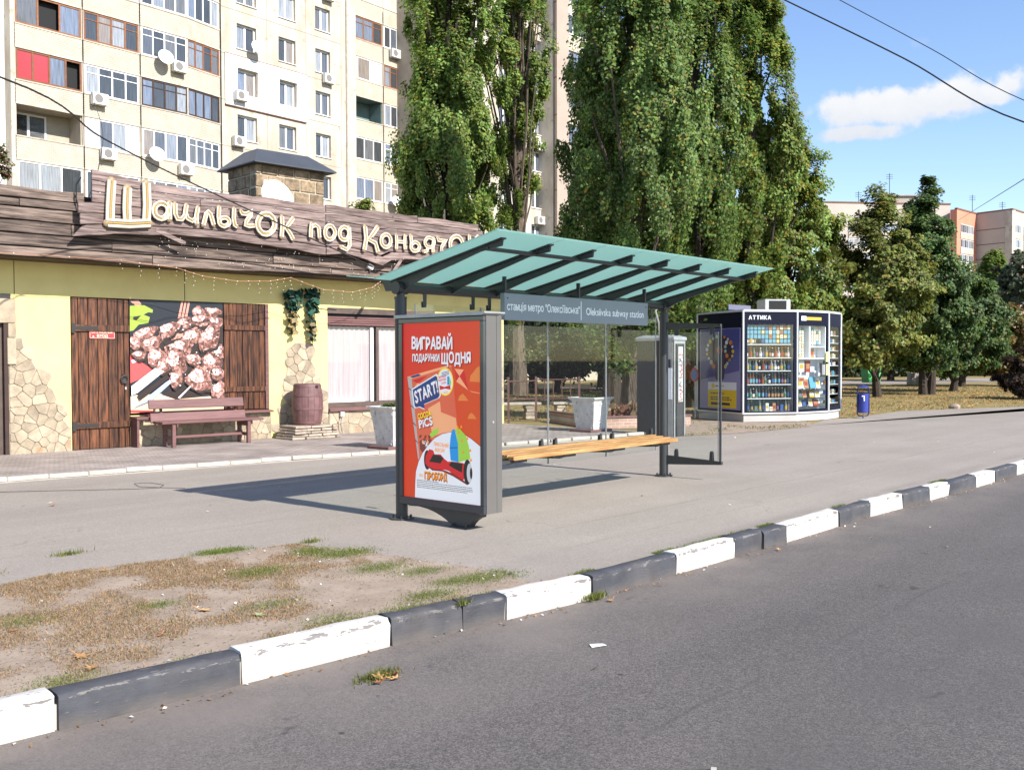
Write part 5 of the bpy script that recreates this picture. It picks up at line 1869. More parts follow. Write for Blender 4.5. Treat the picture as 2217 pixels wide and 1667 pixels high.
MB().box(-0.03, 0.03, -0.012, 0.006, 0.74, 0.80, T=Matrix.Rotation(aq + math.pi / 2, 4, 'Z') @ Matrix.Translation((0, -brad(0.77), 0))).build('bung_hole', 'dark_void', br)

# ---------------------------------------------------------------- leaf clouds
def leaf_object(name, P, size, tint, mat, parent=None, up=0.35, aspect=1.45, normals=None):
    """P (N,3) leaf centres -> one mesh of small diamond leaves with a per-leaf tint"""
    n = len(P)
    if n == 0:
        return None
    nr_ = RNG.normal(size=(n, 3))
    nr_ /= np.linalg.norm(nr_, axis=1)[:, None] + 1e-9
    nr_[:, 2] = np.abs(nr_[:, 2]) * 0.7 + up
    if normals is not None:
        nr_ = nr_ * 0.7 + normals * 0.9
    nr_ /= np.linalg.norm(nr_, axis=1)[:, None]
    a = RNG.normal(size=(n, 3))
    t = np.cross(nr_, a)
    t /= np.linalg.norm(t, axis=1)[:, None] + 1e-9
    b_ = np.cross(nr_, t)
    sz = (size * RNG.uniform(0.65, 1.25, n))[:, None]
    bend = nr_ * sz * 0.18
    V = np.empty((n, 4, 3))
    V[:, 0] = P - t * sz * 0.5 * aspect
    V[:, 1] = P + b_ * sz * 0.5 + bend
    V[:, 2] = P + t * sz * 0.5 * aspect
    V[:, 3] = P - b_ * sz * 0.5 + bend
    me = bpy.data.meshes.new(name)
    me.vertices.add(n * 4)
    me.vertices.foreach_set('co', V.reshape(-1).astype(np.float32))
    me.loops.add(n * 4)
    me.loops.foreach_set('vertex_index', np.arange(n * 4, dtype=np.int32))
    me.polygons.add(n)
    me.polygons.foreach_set('loop_start', np.arange(0, n * 4, 4, dtype=np.int32))
    me.update(calc_edges=True)
    at = me.color_attributes.new('tint', 'FLOAT_COLOR', 'POINT')
    C = np.ones((n, 4, 4), dtype=np.float32)
    C[:, :, :3] = tint[:, None, :]
    at.data.foreach_set('color', C.reshape(-1))
    me.materials.append(M(mat))
    o = bpy.data.objects.new(name, me)
    COL.objects.link(o)
    if parent is not None:
        o.parent = parent
    return o


def tints(n, base, yellow=0.06, ycol=(0.26, 0.19, 0.03), var=0.28, group=None):
    base = np.array(base)
    k = RNG.normal(1.0, var, n).clip(0.45, 1.8)
    c = base[None, :] * k[:, None]
    c[:, 0] *= RNG.uniform(0.8, 1.25, n)
    y = RNG.uniform(size=n) < (yellow if np.isscalar(yellow) else yellow)
    c[y] = np.array(ycol)[None, :] * RNG.uniform(0.6, 1.3, (int(y.sum()), 1))
    return c


def garden_clump(parent, c, r, n, size, base, name='foliage', flat_=0.6, yellow=0.05):
    P = RNG.normal(size=(n, 3))
    P /= np.linalg.norm(P, axis=1)[:, None]
    P *= (RNG.uniform(0.2, 1.0, n) ** 0.5)[:, None] * np.array([r, r, r * flat_])
    P += np.array(c)
    return leaf_object(name, P, size, tints(n, base, yellow), 'foliage', parent)


# planters
def make_planter(loc, rz, w0, w1, h, label, plank_len, group):
    t = thing('planter', label, 'planter', loc, rz, group)
    p = MB()
    hw0, hw1 = w0 / 2, w1 / 2
    z0, z1 = 0.05, 0.05 + h * 0.76
    a = [(-hw0, -hw0, z0), (hw0, -hw0, z0), (hw0, hw0, z0), (-hw0, hw0, z0)]
    c = [(-hw1, -hw1, z1), (hw1, -hw1, z1), (hw1, hw1, z1), (-hw1, hw1, z1)]
    p.add(a + c, [(0, 1, 5, 4), (1, 2, 6, 5), (2, 3, 7, 6), (3, 0, 4, 7), (0, 3, 2, 1)])
    p.build('pot', 'planter_white', t)
    r = MB()
    k0, k1, k2 = hw1 + 0.012, hw1 + 0.03, hw1 + 0.075
    zs_ = [(k0, z1), (k0, z1 + h * 0.13), (k1, z1 + h * 0.14), (k2, z1 + h * 0.20), (k2, z1 + h * 0.24), (k2 - 0.05, z1 + h * 0.24), (k2 - 0.06, z1 + h * 0.1)]
    vv = []
    for k, z in zs_:
        vv += [(-k, -k, z), (k, -k, z), (k, k, z), (-k, k, z)]
    ff = []
    for i in range(len(zs_) - 1):
        for j in range(4):
            ff.append((i * 4 + j, i * 4 + (j + 1) % 4, i * 4 + 4 + (j + 1) % 4, i * 4 + 4 + j))
    r.add(vv, ff)
    r.build('rim', 'planter_white', t, bevel=0.006)
    MB().box(-hw1, hw1, -hw1, hw1, z1 + h * 0.10, z1 + h * 0.15).build('soil', 'soil', t)
    # raised ornaments: frieze of small bosses, rosettes on the faces
    o = MB()
    for f in range(4):
        R = Matrix.Rotation(f * math.pi / 2, 4, 'Z')
        for i in range(9):
            x = -hw1 + (i + 0.5) * w1 / 9
            T = R @ Matrix.Translation((x, -k0 - 0.002, z1 + h * 0.065)) @ Matrix.Rotation(math.pi / 4, 4, 'Y')
            o.box(-0.014, 0.014, -0.006, 0.004, -0.014, 0.014, T=T)
        for (fx, fz, rr) in ((0, 0.36, 0.05), (-0.5, 0.14, 0.042), (0.5, 0.14, 0.042)):
            zz = z0 + (z1 - z0) * fz
            hw = hw0 + (hw1 - hw0) * fz
            for q in range(5):
                ang = 2 * math.pi * q / 5 + 0.3
                T = R @ Matrix.Translation((fx * hw * 1.3 + rr * math.cos(ang), -hw - 0.002, zz + rr * math.sin(ang))) @ Matrix.Rotation(-ang, 4, 'Y')
                o.box(-rr * 0.5, rr * 0.5, -0.007, 0.006, -rr * 0.22, rr * 0.22, T=T)
    stuff(o.build('ornament', 'planter_white', t, bevel=0.003))
    MB().box(-plank_len / 2, plank_len / 2, -hw0 - 0.06, hw0 + 0.06, 0.0, 0.05).build('base_board', 'plum_paint', t, bevel=0.006)
    garden_clump(t, (0.0, 0, z1 + h * 0.22), hw1 * 0.85, 420, 0.055, (0.075, 0.12, 0.035), 'plant', 0.28, 0.1)
    return t


make_planter((-2.12, 17.93, 0.03), TW + 0.10, 0.44, 0.56, 0.70, 'white ornamented planter half hidden behind the red advert case', 0.78, 'white concrete planters along the terrace')
make_planter((1.73, 21.95, 0.03), TW + 0.10, 0.46, 0.58, 0.70, 'white ornamented planter seen through the glass of the shelter', 0.80, 'white concrete planters along the terrace')


# hanging garlands on the wall
def garland(s, zt, zb, seed, label):
    t = thing('ivy_garland', label, 'garland', WF(s, -0.10, zt), TW, 'artificial ivy garlands on the yellow wall')
    n = 170
    f = RNG.uniform(0, 1, n) ** 1.5
    P = np.stack([RNG.normal(0, 0.075, n) * (1.15 - 0.75 * f), RNG.normal(-0.03, 0.06, n), -f * (zt - zb)], 1)
    T_ = tints(n, (0.022, 0.075, 0.052), 0.0, var=0.4)
    low = f > 0.5
    T_[low & (RNG.uniform(size=n) < 0.6)] = (0.40, 0.31, 0.16)
    leaf_object('foliage', P, 0.095, T_, 'foliage', t, up=0.0, normals=np.tile([0, -1.0, 0], (n, 1)))
    MB().tube([(0, 0.02, 0.05), (0.01, -0.02, -(zt - zb) * 0.4), (-0.02, -0.01, -(zt - zb) * 0.85)], 0.008, 5).build('stem', 'iron', t)


garland(5.44, 2.99, 2.16, 1, 'left of two dark teal ivy garlands hanging on the yellow wall')
garland(5.90, 3.06, 2.02, 2, 'right and longer of two dark teal ivy garlands hanging on the yellow wall')

# fairy lights along the eave
sl = thing('string_lights', 'drooping orange wire of fairy lights under the plank fascia', 'string lights', WF(0, -0.86, 0), TW)
wires = [[(-1.0, 3.34), (1.6, 3.335)], [(1.6, 3.335), (2.6, 3.27), (3.1, 3.15), (3.8, 3.09), (4.5, 3.13), (4.95, 3.22)], [(4.95, 3.22), (5.7, 3.02), (6.4, 3.0), (6.9, 3.12), (7.1, 3.25)]]
wm = MB()
bm_ = MB()
for wpts in wires:
    pp = []
    for (a, b_), (c, d) in zip(wpts, wpts[1:]):
        for i in range(6):
            f = i / 6
            pp.append((a + (c - a) * f, 0, b_ + (d - b_) * f))
    pp.append((wpts[-1][0], 0, wpts[-1][1]))
    wm.tube(pp, 0.005, 5)
    for i in range(0, len(pp), 2):
        x, y, z = pp[i]
        bm_.lathe([(0.001, -0.012), (0.011, 0), (0.001, 0.012)], 6, c=(x, y - 0.008, z))
        if wpts is not wires[0]:
            for k in range(random.randint(1, 3)):
                dz = 0.06 + 0.08 * k
                bm_.lathe([(0.001, -0.009), (0.008, 0), (0.001, 0.009)], 6, c=(x + random.uniform(-.03, .03), y - 0.004, z - dz))
wm.build('wire', 'wire_orange', sl)
bm_.build('bulb', 'bulb_glass', sl)
bm_ = MB()
for _ in range(120):
    s_ = random.uniform(2.2, 8.0)
    bm_.lathe([(0.001, -0.009), (0.008, 0), (0.001, 0.009)], 6, c=(s_, 0.02 if random.random() < .5 else -0.16, random.uniform(3.36, 3.85)))
bm_.build('fascia_bulb', 'bulb_glass', sl)
# second strand across the banner
wm = MB()
pp = [(2.0 + 0.12 * i, 0.84, 2.42 - 0.10 * math.sin(i / 8 * math.pi) ** 2 + 0.02 * i / 10) for i in range(26)]
wm.tube(pp, 0.004, 5)
wm.build('wire', 'wire_black', sl)

# overhead cables
def cable(label, pts, r, group=None, mat='wire_black', sag=0.0):
    p = []
    pts = [Vector(q) for q in pts]
    for i in range(len(pts) - 1):
        p0, p1, p2, p3 = pts[max(i - 1, 0)], pts[i], pts[i + 1], pts[min(i + 2, len(pts) - 1)]
        for k in range(8):
            t = k / 8
            p.append(0.5 * ((2 * p1) + (p2 - p0) * t + (2 * p0 - 5 * p1 + 4 * p2 - p3) * t * t + (3 * p1 - p0 - 3 * p2 + p3) * t ** 3))
    p.append(pts[-1])
    o = MB().tube(p, r, 6).build('overhead_cable', mat)
    tag(o, label, 'cable', group)
    return o


cable('thick black cable drooping past the neon letters to the fascia', [(-9.5, 9.0, 5.6), (-6.08, 12.0, 4.98), (-6.07, 15.0, 4.91), (-5.21, 17.0, 4.51), (-2.86, 20.6, 3.52)], 0.013)
cable('lower and thicker of two black cables crossing the blue sky', [(4.2, 32.5, 15.6), (6.78, 30.0, 12.91), (7.84, 29.0, 11.9), (10.52, 27.0, 9.62), (12.73, 25.0, 7.45), (16.5, 21, 5.2)], 0.020)
cable('upper and thinner of two black cables crossing the blue sky', [(6.3, 36.5, 17.6), (9.23, 34.0, 14.66), (10.73, 33.0, 13.31), (12.92, 31.0, 11.09), (14.76, 29.0, 9.01), (18.5, 25.2, 6.0)], 0.013)
cable('thin cable sagging to the far orange apartment block', [(25, 48, 12.2), (31.76, 60.0, 13.04), (35.68, 70.0, 14.05), (45.51, 95.0, 16.68), (59.9, 130.0, 20.76), (80.47, 180.5, 26.49)], 0.035)
cable('thin wire dropping from the loggias to the left end of the sign', [(-17.5, 42, 12.8), (-13.0, 32, 9.0), (-8.6, 21, 5.7), (-7.55, 17.9, 4.45)], 0.010)
cb_ = MB()
cb_.tube([(-0.02, 0, 0.12), (0.05, -0.01, -0.04), (0.02, 0, -0.16)], 0.010, 5)
cb_.tube([(0, 0, 0), (0.02, -0.02, 0.30), (0.10, -0.02, 0.42)], 0.012, 5)
o = tag(cb_.build('cable_end', 'wire_black'), 'stub of black cable tied to the plank fascia left of the letters', 'cable')
o.location = WF(0.86, -0.86, 4.25)
jb = tag(MB().box(-0.07, 0.07, -0.04, 0.04, -0.05, 0.05).build('junction_box', 'ac_white', None, bevel=0.01), 'small pale junction box on the lower fascia under the word ending in the letters', 'junction box')
jb['label'] = 'small pale junction box where the thick cable meets the lower fascia planks'
jb.location = WF(6.85, -0.86, 3.55)
jb.rotation_euler = (0, 0.5, TW)

# ---------------------------------------------------------------- apartment blocks
def facade(parent, a, c, name='wall'):
    """a frame for one facade: Empty is avoided, a matrix turns (u, d, z) into the block's coordinates"""
    ax, ay = a
    cx, cy = c
    th = math.atan2(cy - ay, cx - ax)
    return Matrix.Translation((ax, ay, 0)) @ Matrix.Rotation(th, 4, 'Z'), math.hypot(cx - ax, cy - ay)


def fb(T, x0, x1, y0, y1, z0, z1, mb=None):
    return (mb or MB()).box(x0, x1, y0, y1, z0, z1, T=None), T


def fobj(T, mb, name, mat, parent, **kw):
    o = mb.build(name, mat, None, **kw)
    o.parent = parent
    o.matrix_local = T
    return o


FH = 2.72
RAIL = [12.66 + FH * k for k in range(-4, 7)]


def glazing(T, parent, x0, x1, z0, z1, y, nf, frame, pane='window_pane', trans=False, open_k=None, special=None):
    fr_ = MB()
    w_ = 0.085 if frame == 'upvc_white' else 0.095
    fr_.box(x0, x1, y, y + 0.05, z0, z0 + w_)
    fr_.box(x0, x1, y, y + 0.05, z1 - w_, z1)
    xs_ = [x0 + (x1 - x0) * i / nf for i in range(nf + 1)]
    for x in xs_:
        a_ = min(max(x - w_ / 2, x0), x1 - w_)
        fr_.box(a_, a_ + w_, y - 0.004, y + 0.054, z0 + 0.003, z1 - 0.003)
    ztr = z1 - 0.42
    if trans:
        fr_.box(x0, x1, y + 0.001, y + 0.049, ztr - 0.02, ztr + 0.02)
    f_ = fobj(T, fr_, 'loggia_glazing', frame, parent)
    for i in range(nf):
        if open_k is not None and i == open_k:
            mt_ = 'dark_void'
        else:
            mt_ = special.get(i, pane) if special else pane
        yy = y + (0.30 if mt_ == 'dark_void' else 0.028)
        o = MB().add([(xs_[i], yy, z0 + 0.02), (xs_[i + 1], yy, z0 + 0.02), (xs_[i + 1], yy, z1 - 0.02), (xs_[i], yy, z1 - 0.02)], [(0, 1, 2, 3)]).build('pane', mt_, f_)
    return f_


def window(T, parent, x0, x1, z0, z1, nf=2, depth=0.20, frame='upvc_white', tilt=False):
    fr_ = MB()
    w_ = 0.095
    y = depth
    fr_.box(x0, x1, y, y + 0.06, z0, z0 + w_)
    fr_.box(x0, x1, y, y + 0.06, z1 - w_, z1)
    for x in (x0, (x0 + x1) / 2 - w_ * 0.7, x1 - w_):
        ww = w_ * (1.4 if x not in (x0, x1 - w_) else 1)
        fr_.box(x, x + ww, y - 0.004, y + 0.064, z0 + 0.003, z1 - 0.003)
    f_ = fobj(T, fr_, 'window', frame, parent)
    MB().box(x0 - 0.05, x1 + 0.05, -0.07, depth, z0 - 0.045, z0 - 0.004).build('sill', 'upvc_white', f_)
    for (a_, c_) in ((x0 + w_, (x0 + x1) / 2), ((x0 + x1) / 2, x1 - w_)):
        MB().add([(a_, y + 0.03, z0 + w_), (c_, y + 0.03, z0 + w_), (c_, y + 0.03, z1 - w_), (a_, y + 0.03, z1 - w_)], [(0, 1, 2, 3)]).build('pane', 'window_pane', f_)
    return f_


def wall_with_openings(T, parent, L, zlo, zhi, openings, mat, thick=0.30):
    """openings: list of (x0,x1,z0,z1), none overlapping in x unless same column"""
    mb_ = MB()
    xs_ = sorted(set([0.0, L] + [o[0] for o in openings] + [o[1] for o in openings]))
    for a_, c_ in zip(xs_, xs_[1:]):
        ops = sorted([o for o in openings if o[0] <= a_ + 1e-6 and o[1] >= c_ - 1e-6], key=lambda o: o[2])
        z = zlo
        for o in ops:
            if o[2] > z:
                mb_.box(a_, c_, 0, thick, z, o[2])
            z = o[3]
        if zhi > z:
            mb_.box(a_, c_, 0, thick, z, zhi)
    return fobj(T, mb_, 'wall', mat, parent)


def loggia_stack(T, parent, bays, styles, zlo, zhi, teal=()):
    """bays [(x0,x1)], styles {(bay, level): style}"""
    for bi, (x0, x1) in enumerate(bays):
        for li, rz_ in enumerate(RAIL):
            if rz_ < zlo or rz_ > zhi:
                continue
            st_ = styles.get((bi, li), random.choice(['w4', 'w4', 'b4', 'w3', 'd4']))
            p_ = MB()
            p_.box(x0 + 0.02, x1 - 0.02, -0.06, 0.05, rz_ - 1.12, rz_ - 0.06)
            fobj(T, p_, 'parapet', 'parapet_tile', parent)
            p_ = MB()
            p_.box(x0 + 0.01, x1 - 0.01, -0.09, 0.07, rz_ - 0.058, rz_)
            p_.box(x0 + 0.005, x1 - 0.005, -0.075, 0.05, rz_ - 1.20, rz_ - 1.122)
            fobj(T, p_, 'parapet_cap', 'plaster_cream', parent)
            z0, z1 = rz_ + 0.004, rz_ + FH - 1.204
            nf = int(st_[1]) if len(st_) > 1 and st_[1].isdigit() else 4
            y_ = -0.03
            if st_[0] == 'w':
                glazing(T, parent, x0 + 0.07, x1 - 0.07, z0, z1, y_, nf, 'upvc_white', trans='t' in st_, special={0: 'pane_white', nf - 1: 'pane_white'} if 'p' in st_ else None)
            elif st_[0] == 'b':
                glazing(T, parent, x0 + 0.05, x1 - 0.05, z0, z1, y_, nf, 'frame_brown', trans='t' in st_, open_k=1 if 'o' in st_ else None, special=({0: 'pane_red', 1: 'pane_red', 3: 'dark_void'} if 'r' in st_ else None))
            elif st_[0] == 'd':
                glazing(T, parent, x0 + 0.05, x1 - 0.05, z0, z1, y_, nf, 'frame_dark', trans='t' in st_, pane='pane_dark' if 'k' in st_ else 'window_pane')
            elif st_[0] == 'o':
                mat_ = 'loggia_teal' if bi in teal else 'loggia_shade'
                q = MB()
                q.box(x0 + 0.05, x1 - 0.05, 1.25, 1.30, z0 - 1.0, z1 + 0.1)
                q.box(x1 - 0.10, x1 - 0.04, 0.06, 1.25, z0 - 1.0, z1 + 0.1)
                q.box(x0 + 0.04, x0 + 0.10, 0.06, 1.25, z0 - 1.0, z1 + 0.1)
                q.box(x0 + 0.05, x1 - 0.05, 0.06, 1.25, z1 + 0.04, z1 + 0.12)
                fobj(T, q, 'open_loggia', mat_, parent)
                window(T @ Matrix.Translation((0, 1.02, 0)), parent, x0 + 0.3, x0 + (x1 - x0) * 0.62, z0 - 0.2, z1 - 0.1)
            # side posts of the opening
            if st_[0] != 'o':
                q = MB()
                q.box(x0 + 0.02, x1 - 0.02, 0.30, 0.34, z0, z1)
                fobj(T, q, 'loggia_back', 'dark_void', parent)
            q = MB()
            q.box(x0 - 0.0, x0 + 0.045, -0.045, 0.06, z0, z1)
            q.box(x1 - 0.045, x1 + 0.0, -0.045, 0.06, z0, z1)
            fobj(T, q, 'loggia_post', 'plaster_cream', parent)


blk = thing('apartment_building', 'tall cream panel apartment building with tiled loggias behind the plank restaurant', 'apartment building', (-24.24, 49.1, 0), 0)


def rel(p):
    return (p[0] + 24.24, p[1] - 49.1)


PP0, PP1, PP2, CC0, CC1, RR0, RR1 = [rel(p) for p in ((-24.24, 49.1), (-18.2, 56.5), (-16.97, 58.75), (-17.02, 59.3), (-11.27, 66.5), (-11.36, 67.6), (-7.3, 72.8))]
T1, L1 = facade(blk, PP0, PP1)
T2, L2 = facade(blk, PP1, PP2)
T3, L3 = facade(blk, CC0, CC1)
T4, L4 = facade(blk, RR0, RR1)
st1 = {(0, 6): 'b3o', (1, 6): 'b4t', (2, 6): 'w4t', (0, 5): 'b4r', (1, 5): 'w4t', (2, 5): 'd4t', (0, 4): 'o', (1, 4): 'w4p', (2, 4): 'w4', (0, 3): 'w3', (1, 3): 'w4', (2, 3): 'w4', (2, 7): 'w4', (1, 7): 'w4', (0, 7): 'b3'}
loggia_stack(T1, blk, [(0.06, 3.50), (3.54, 6.70), (6.74, 9.66)], st1, 4.0, 24.0)
st2 = {(0, 7): 'w4', (0, 6): 'b4t', (0, 5): 'd4', (0, 4): 'w4t', (0, 3): 'w4'}
loggia_stack(T2, blk, [(0.02, 2.54)], st2, 4.0, 24.0)
st4 = {(0, 3): 'w4', (1, 3): 'w4', (0, 4): 'w4', (1, 4): 'w4t', (0, 5): 'w4', (1, 5): 'w4t', (0, 6): 'o', (1, 6): 'w4', (0, 7): 'w3p', (1, 7): 'b4t', (0, 8): 'b4t', (1, 8): 'w4', (0, 9): 'w4p', (1, 9): 'w4'}
RAIL_L = list(RAIL)
RAIL[:] = [r - 0.04 for r in RAIL_L]
loggia_stack(T4, blk, [(0.22, 3.82), (3.88, 6.58)], st4, 9.0, 28.0, teal=(0,))
for T_, L_2, zb in ((T1, L1, 28.5), (T2, L2, 28.5), (T4, L4, 28.5)):
    q = MB()
    q.box(0, L_2, 1.35, 12.0, 0, zb)
    q.box(0, L_2, -0.02, 0.34, 0, 3.0 if T_ is not T4 else 8.2)
    q.box(0, L_2, -0.02, 0.34, 25.9, zb)
    fobj(T_, q, 'wall', 'plaster_cream', blk)
ops = []
for ci, (x0, x1) in enumerate(((1.10, 2.52), (4.19, 5.52), (7.12, 8.37))):
    for k in range(-6, 3):
        zt = 21.70 + 2.70 * k - 0.02 * ci
        ops.append((x0, x1, zt - 1.48, zt))
wall_with_openings(T3, blk, L3 + 1.4, 0, 28.5, ops, 'plaster_cream')
for o_ in ops:
    if o_[3] > 8:
        window(T3, blk, *o_)
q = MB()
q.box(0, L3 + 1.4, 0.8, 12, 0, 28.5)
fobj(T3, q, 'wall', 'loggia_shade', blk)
q = MB()
for z in (14.3, 17.0, 19.72, 22.42, 25.1, 11.6):
    q.box(0.0, L3, -0.006, 0.003, z - 0.02, z + 0.02)
for x in (3.3, 6.35, 9.3):
    q.box(x - 0.015, x + 0.015, -0.005, 0.003, 8, 28)
fobj(T3, q, 'panel_joint', 'joint_tan', blk)
# white insulated patch round two windows
q = MB()
zt = 19.72
win = [(1.10, 2.52, 17.54, 19.02), (4.19, 5.52, 17.52, 19.0)]
for (a_, c_, z0, z1) in ((0.2, 1.07, 16.75, zt), (2.55, 4.16, 16.75, zt), (5.55, 6.30, 16.75, zt), (1.07, 2.55, 16.75, 17.46), (1.07, 2.55, 19.05, zt), (4.16, 5.55, 16.75, 17.44), (4.16, 5.55, 19.03, zt)):
    q.box(a_, c_, -0.10, -0.003, z0, z1)
fobj(T3, q, 'insulation_panel', 'plaster_white', blk)
q = MB()
q.box(0.2, 6.3, -0.11, -0.003, 16.69, 16.748)
fobj(T3, q, 'insulation_edge', 'joint_brown', blk)
q = MB()
q.box(0.2, 6.3, -0.108, -0.003, 19.722, 19.76)
fobj(T3, q, 'insulation_edge', 'joint_brown', blk)
q = MB()
q.tube([(L3 + 0.55, -0.04, 4), (L3 + 0.55, -0.04, 28.4)], 0.07, 8)
fobj(T3, q, 'drainpipe', 'concrete', blk)
q = MB()
q.box(-14, -0.0, 0.55, 0.9, 0, 28.5)
fobj(T1, q, 'end_wall', 'plaster_white', blk)
q = MB()
q.box(-0.16, 0.03, -0.10, 0.6, 2, 28.5)
fobj(T1, q, 'end_pier', 'plaster_cream', blk)

# second block, stepping forward behind the poplars
blk2 = thing('apartment_building', 'tall beige apartment building with brown panel joints glimpsed between the poplars', 'apartment building', (-7.3, 73.5, 0), 0)


def rel2(p):
    return (p[0] + 7.3, p[1] - 73.5)


A0, A1, B1, B2, D1 = [rel2(p) for p in ((-7.3, 73.5), (-3.87, 68.0), (2.64, 75.5), (3.37, 74.0), (16.0, 88.5))]
U0, K0 = facade(blk2, A0, A1)
U1, K1 = facade(blk2, A1, B1)
U2, K2 = facade(blk2, B1, B2)
U3, K3 = facade(blk2, B2, D1)
fobj(U0, MB().box(0, K0, 0, 1.0, 0, 28.5), 'side_wall', 'plaster_shaded', blk2)
q = MB()
for z in range(-4, 6):
    q.box(0, K0, -0.02, 0.004, 14.1 + 2.72 * z - 0.03, 14.1 + 2.72 * z + 0.03)
q.box(1.7, 1.78, -0.018, 0.004, 0, 28)
fobj(U0, q, 'panel_joint', 'joint_brown', blk2)
ops = []
for x0 in (1.2, 4.6, 8.15):
    for k in range(-5, 5):
        ops.append((x0, x0 + 1.3, 15.55 + FH * k, 17.05 + FH * k))
wall_with_openings(U1, blk2, K1, 0, 28.5, ops, 'plaster_cream')
for o_ in ops:
    if o_[2] > 8:
        window(U1, blk2, *o_)
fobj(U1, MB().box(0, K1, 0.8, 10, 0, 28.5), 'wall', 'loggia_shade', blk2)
fobj(U2, MB().box(0, K2, 0, 1.0, 0, 28.5), 'side_wall', 'plaster_shaded', blk2)
q = MB()
for z in range(-4, 6):
    q.box(0, K2, -0.02, 0.004, 14.1 + 2.75 * z - 0.04, 14.1 + 2.75 * z + 0.04)
fobj(U2, q, 'panel_joint', 'joint_brown', blk2)
RAIL[:] = [r - 0.02 + 0.0 for r in RAIL_L]
RAIL[:] = [17.63 + FH * k for k in range(-4, 5)]
loggia_stack(U3, blk2, [(0.14, 3.6), (3.66, 7.1)], {(0, 6): 'd2', (0, 5): 'd3', (0, 4): 'd4', (0, 3): 'w3', (0, 2): 'w4', (0, 1): 'd4k', (1, 6): 'd4', (1, 5): 'w4'}, 8.0, 27.0)
q = MB()
q.box(0, K3, 0.4, 10, 0, 28.5)
q.box(7.2, K3, 0.0, 0.4, 0, 28.5)
fobj(U3, q, 'wall', 'plaster_cream', blk2)


# air conditioners and dishes hung on the blocks
def make_ac(T, root, u, z, y, label):
    loc = root.matrix_basis @ T @ Vector((u, y, z))
    th = math.atan2(T[1][0], T[0][0])
    t = thing('air_conditioner', label, 'air conditioner', loc, th, 'air conditioners on the apartment facades')
    MB().box(-0.42, 0.42, -0.30, 0.0, 0.0, 0.58).build('casing', 'ac_white', t, bevel=0.015)
    g_ = MB()
    g_.lathe([(0.001, 0.0), (0.225, 0.0), (0.235, -0.012)], 20, T=Matrix.Translation((-0.10, -0.305, 0.29)) @ Matrix.Rotation(math.pi / 2, 4, 'X'))
    for k in range(6):
        g_.box(0.20, 0.36, -0.306, -0.300, 0.12 + k * 0.06, 0.145 + k * 0.06)
    g_.build('fan_grille', 'ac_grille', t)
    b2 = MB()
    for x in (-0.3, 0.3):
        b2.box(x - 0.015, x + 0.015, -0.32, 0.05, -0.045, -0.004)
    b2.build('bracket', 'galvanised', t)
    return t


bpy.context.view_layer.update()
for (T_, root, u, z, y, lab) in (
        (T1, blk, 4.25, 14.85, -0.16, 'air conditioner under the lace curtained white loggia, second bay from the left'),
        (T1, blk, 8.95, 17.55, -0.16, 'air conditioner beside the big white dish on the third loggia bay'),
        (T1, blk, 4.72, 12.1, -0.16, 'air conditioner directly above the left end of the shop sign'),
        (T1, blk, 9.30, 11.95, -0.16, 'air conditioner right of the dish, just above the shop sign'),
        (T3, blk, 1.15, 17.05, -0.18, 'air conditioner on the white insulated wall patch'),
        (T3, blk, 1.05, 14.35, -0.08, 'air conditioner below the left window column, under the white wall patch'),
        (T3, blk, 8.05, 19.55, -0.08, 'air conditioner with curled pipe below the right window column'),
        (T3, blk, 8.10, 24.9, -0.08, 'air conditioner at the upper edge of the photo in the right window column'),
        (T4, blk, 4.80, 22.9, -0.16, 'air conditioner on the right loggia stack near the first poplar'),
        (U1, blk2, 8.9, 14.35 + 2.72, -0.08, 'upper air conditioner on the beige block between the poplars'),
        (U1, blk2, 8.9, 14.35 - 2.72, -0.08, 'lower air conditioner on the beige block between the poplars')):
    make_ac(T_, root, u, z, y, lab)
for (T_, root, u, z, r, lab) in (
        (T1, blk, 7.95, 18.1, 0.43, 'white satellite dish highest on the left loggias'),
        (T1, blk, 7.35, 12.75, 0.43, 'white satellite dish just above the large letters on the left loggias'),
        (T3, blk, 2.2, 20.4, 0.43, 'white satellite dish between the window columns above the white wall patch'),
        (T4, blk, 5.1, 15.35, 0.42, 'white satellite dish on the right loggia stack, the upper of two'),
        (T4, blk, 4.6, 12.75, 0.42, 'white satellite dish low on the right loggia stack above the restaurant roof')):
    loc = root.matrix_basis @ T_ @ Vector((u, -0.55, z))
    make_dish(loc, math.atan2(T_[1][0], T_[0][0]) - 0.15, r, lab, 'satellite dishes on the apartment facades')


# far blocks on the right
def far_block(label, base, faces, zt, details):
    t = thing('apartment_building', label, 'apartment building', base, 0)
    for (a, c, mat, floors, wins) in faces:
        a = (a[0] - base[0], a[1] - base[1])
        c = (c[0] - base[0], c[1] - base[1])
        T_, L_3 = facade(t, a, c)
        fobj(T_, MB().box(0, L_3, 0, 1.2, 0, zt), 'wall', mat, t)
        if floors:
            q_ = MB()
            for k in range(1, 10):
                q_.box(0, L_3, -0.04, 0.01, k * FH + 1.0 - 0.06, k * FH + 1.0 + 0.06)
            fobj(T_, q_, 'panel_joint', 'joint_brown', t)
        for (u0, u1, nf) in wins:
            for k in range(1, 9):
                z0 = 24.55 - FH * (k - 1)
                pm = MB()
                pm.box(u0, u1, -0.14, -0.005, z0 - 1.05, z0 - 0.003)
                fobj(T_, pm, 'parapet', 'parapet_tile' if (k % 2) else 'plaster_cream', t)
                glazing(T_, t, u0, u1, z0, z0 + 1.55, -0.10, nf, 'upvc_white')
        q_ = MB()
        q_.box(-0.1, L_3 + 0.1, -0.12, 0.4, zt, zt + 0.25)
        fobj(T_, q_, 'roof_edge', 'joint_brown', t)
    return t


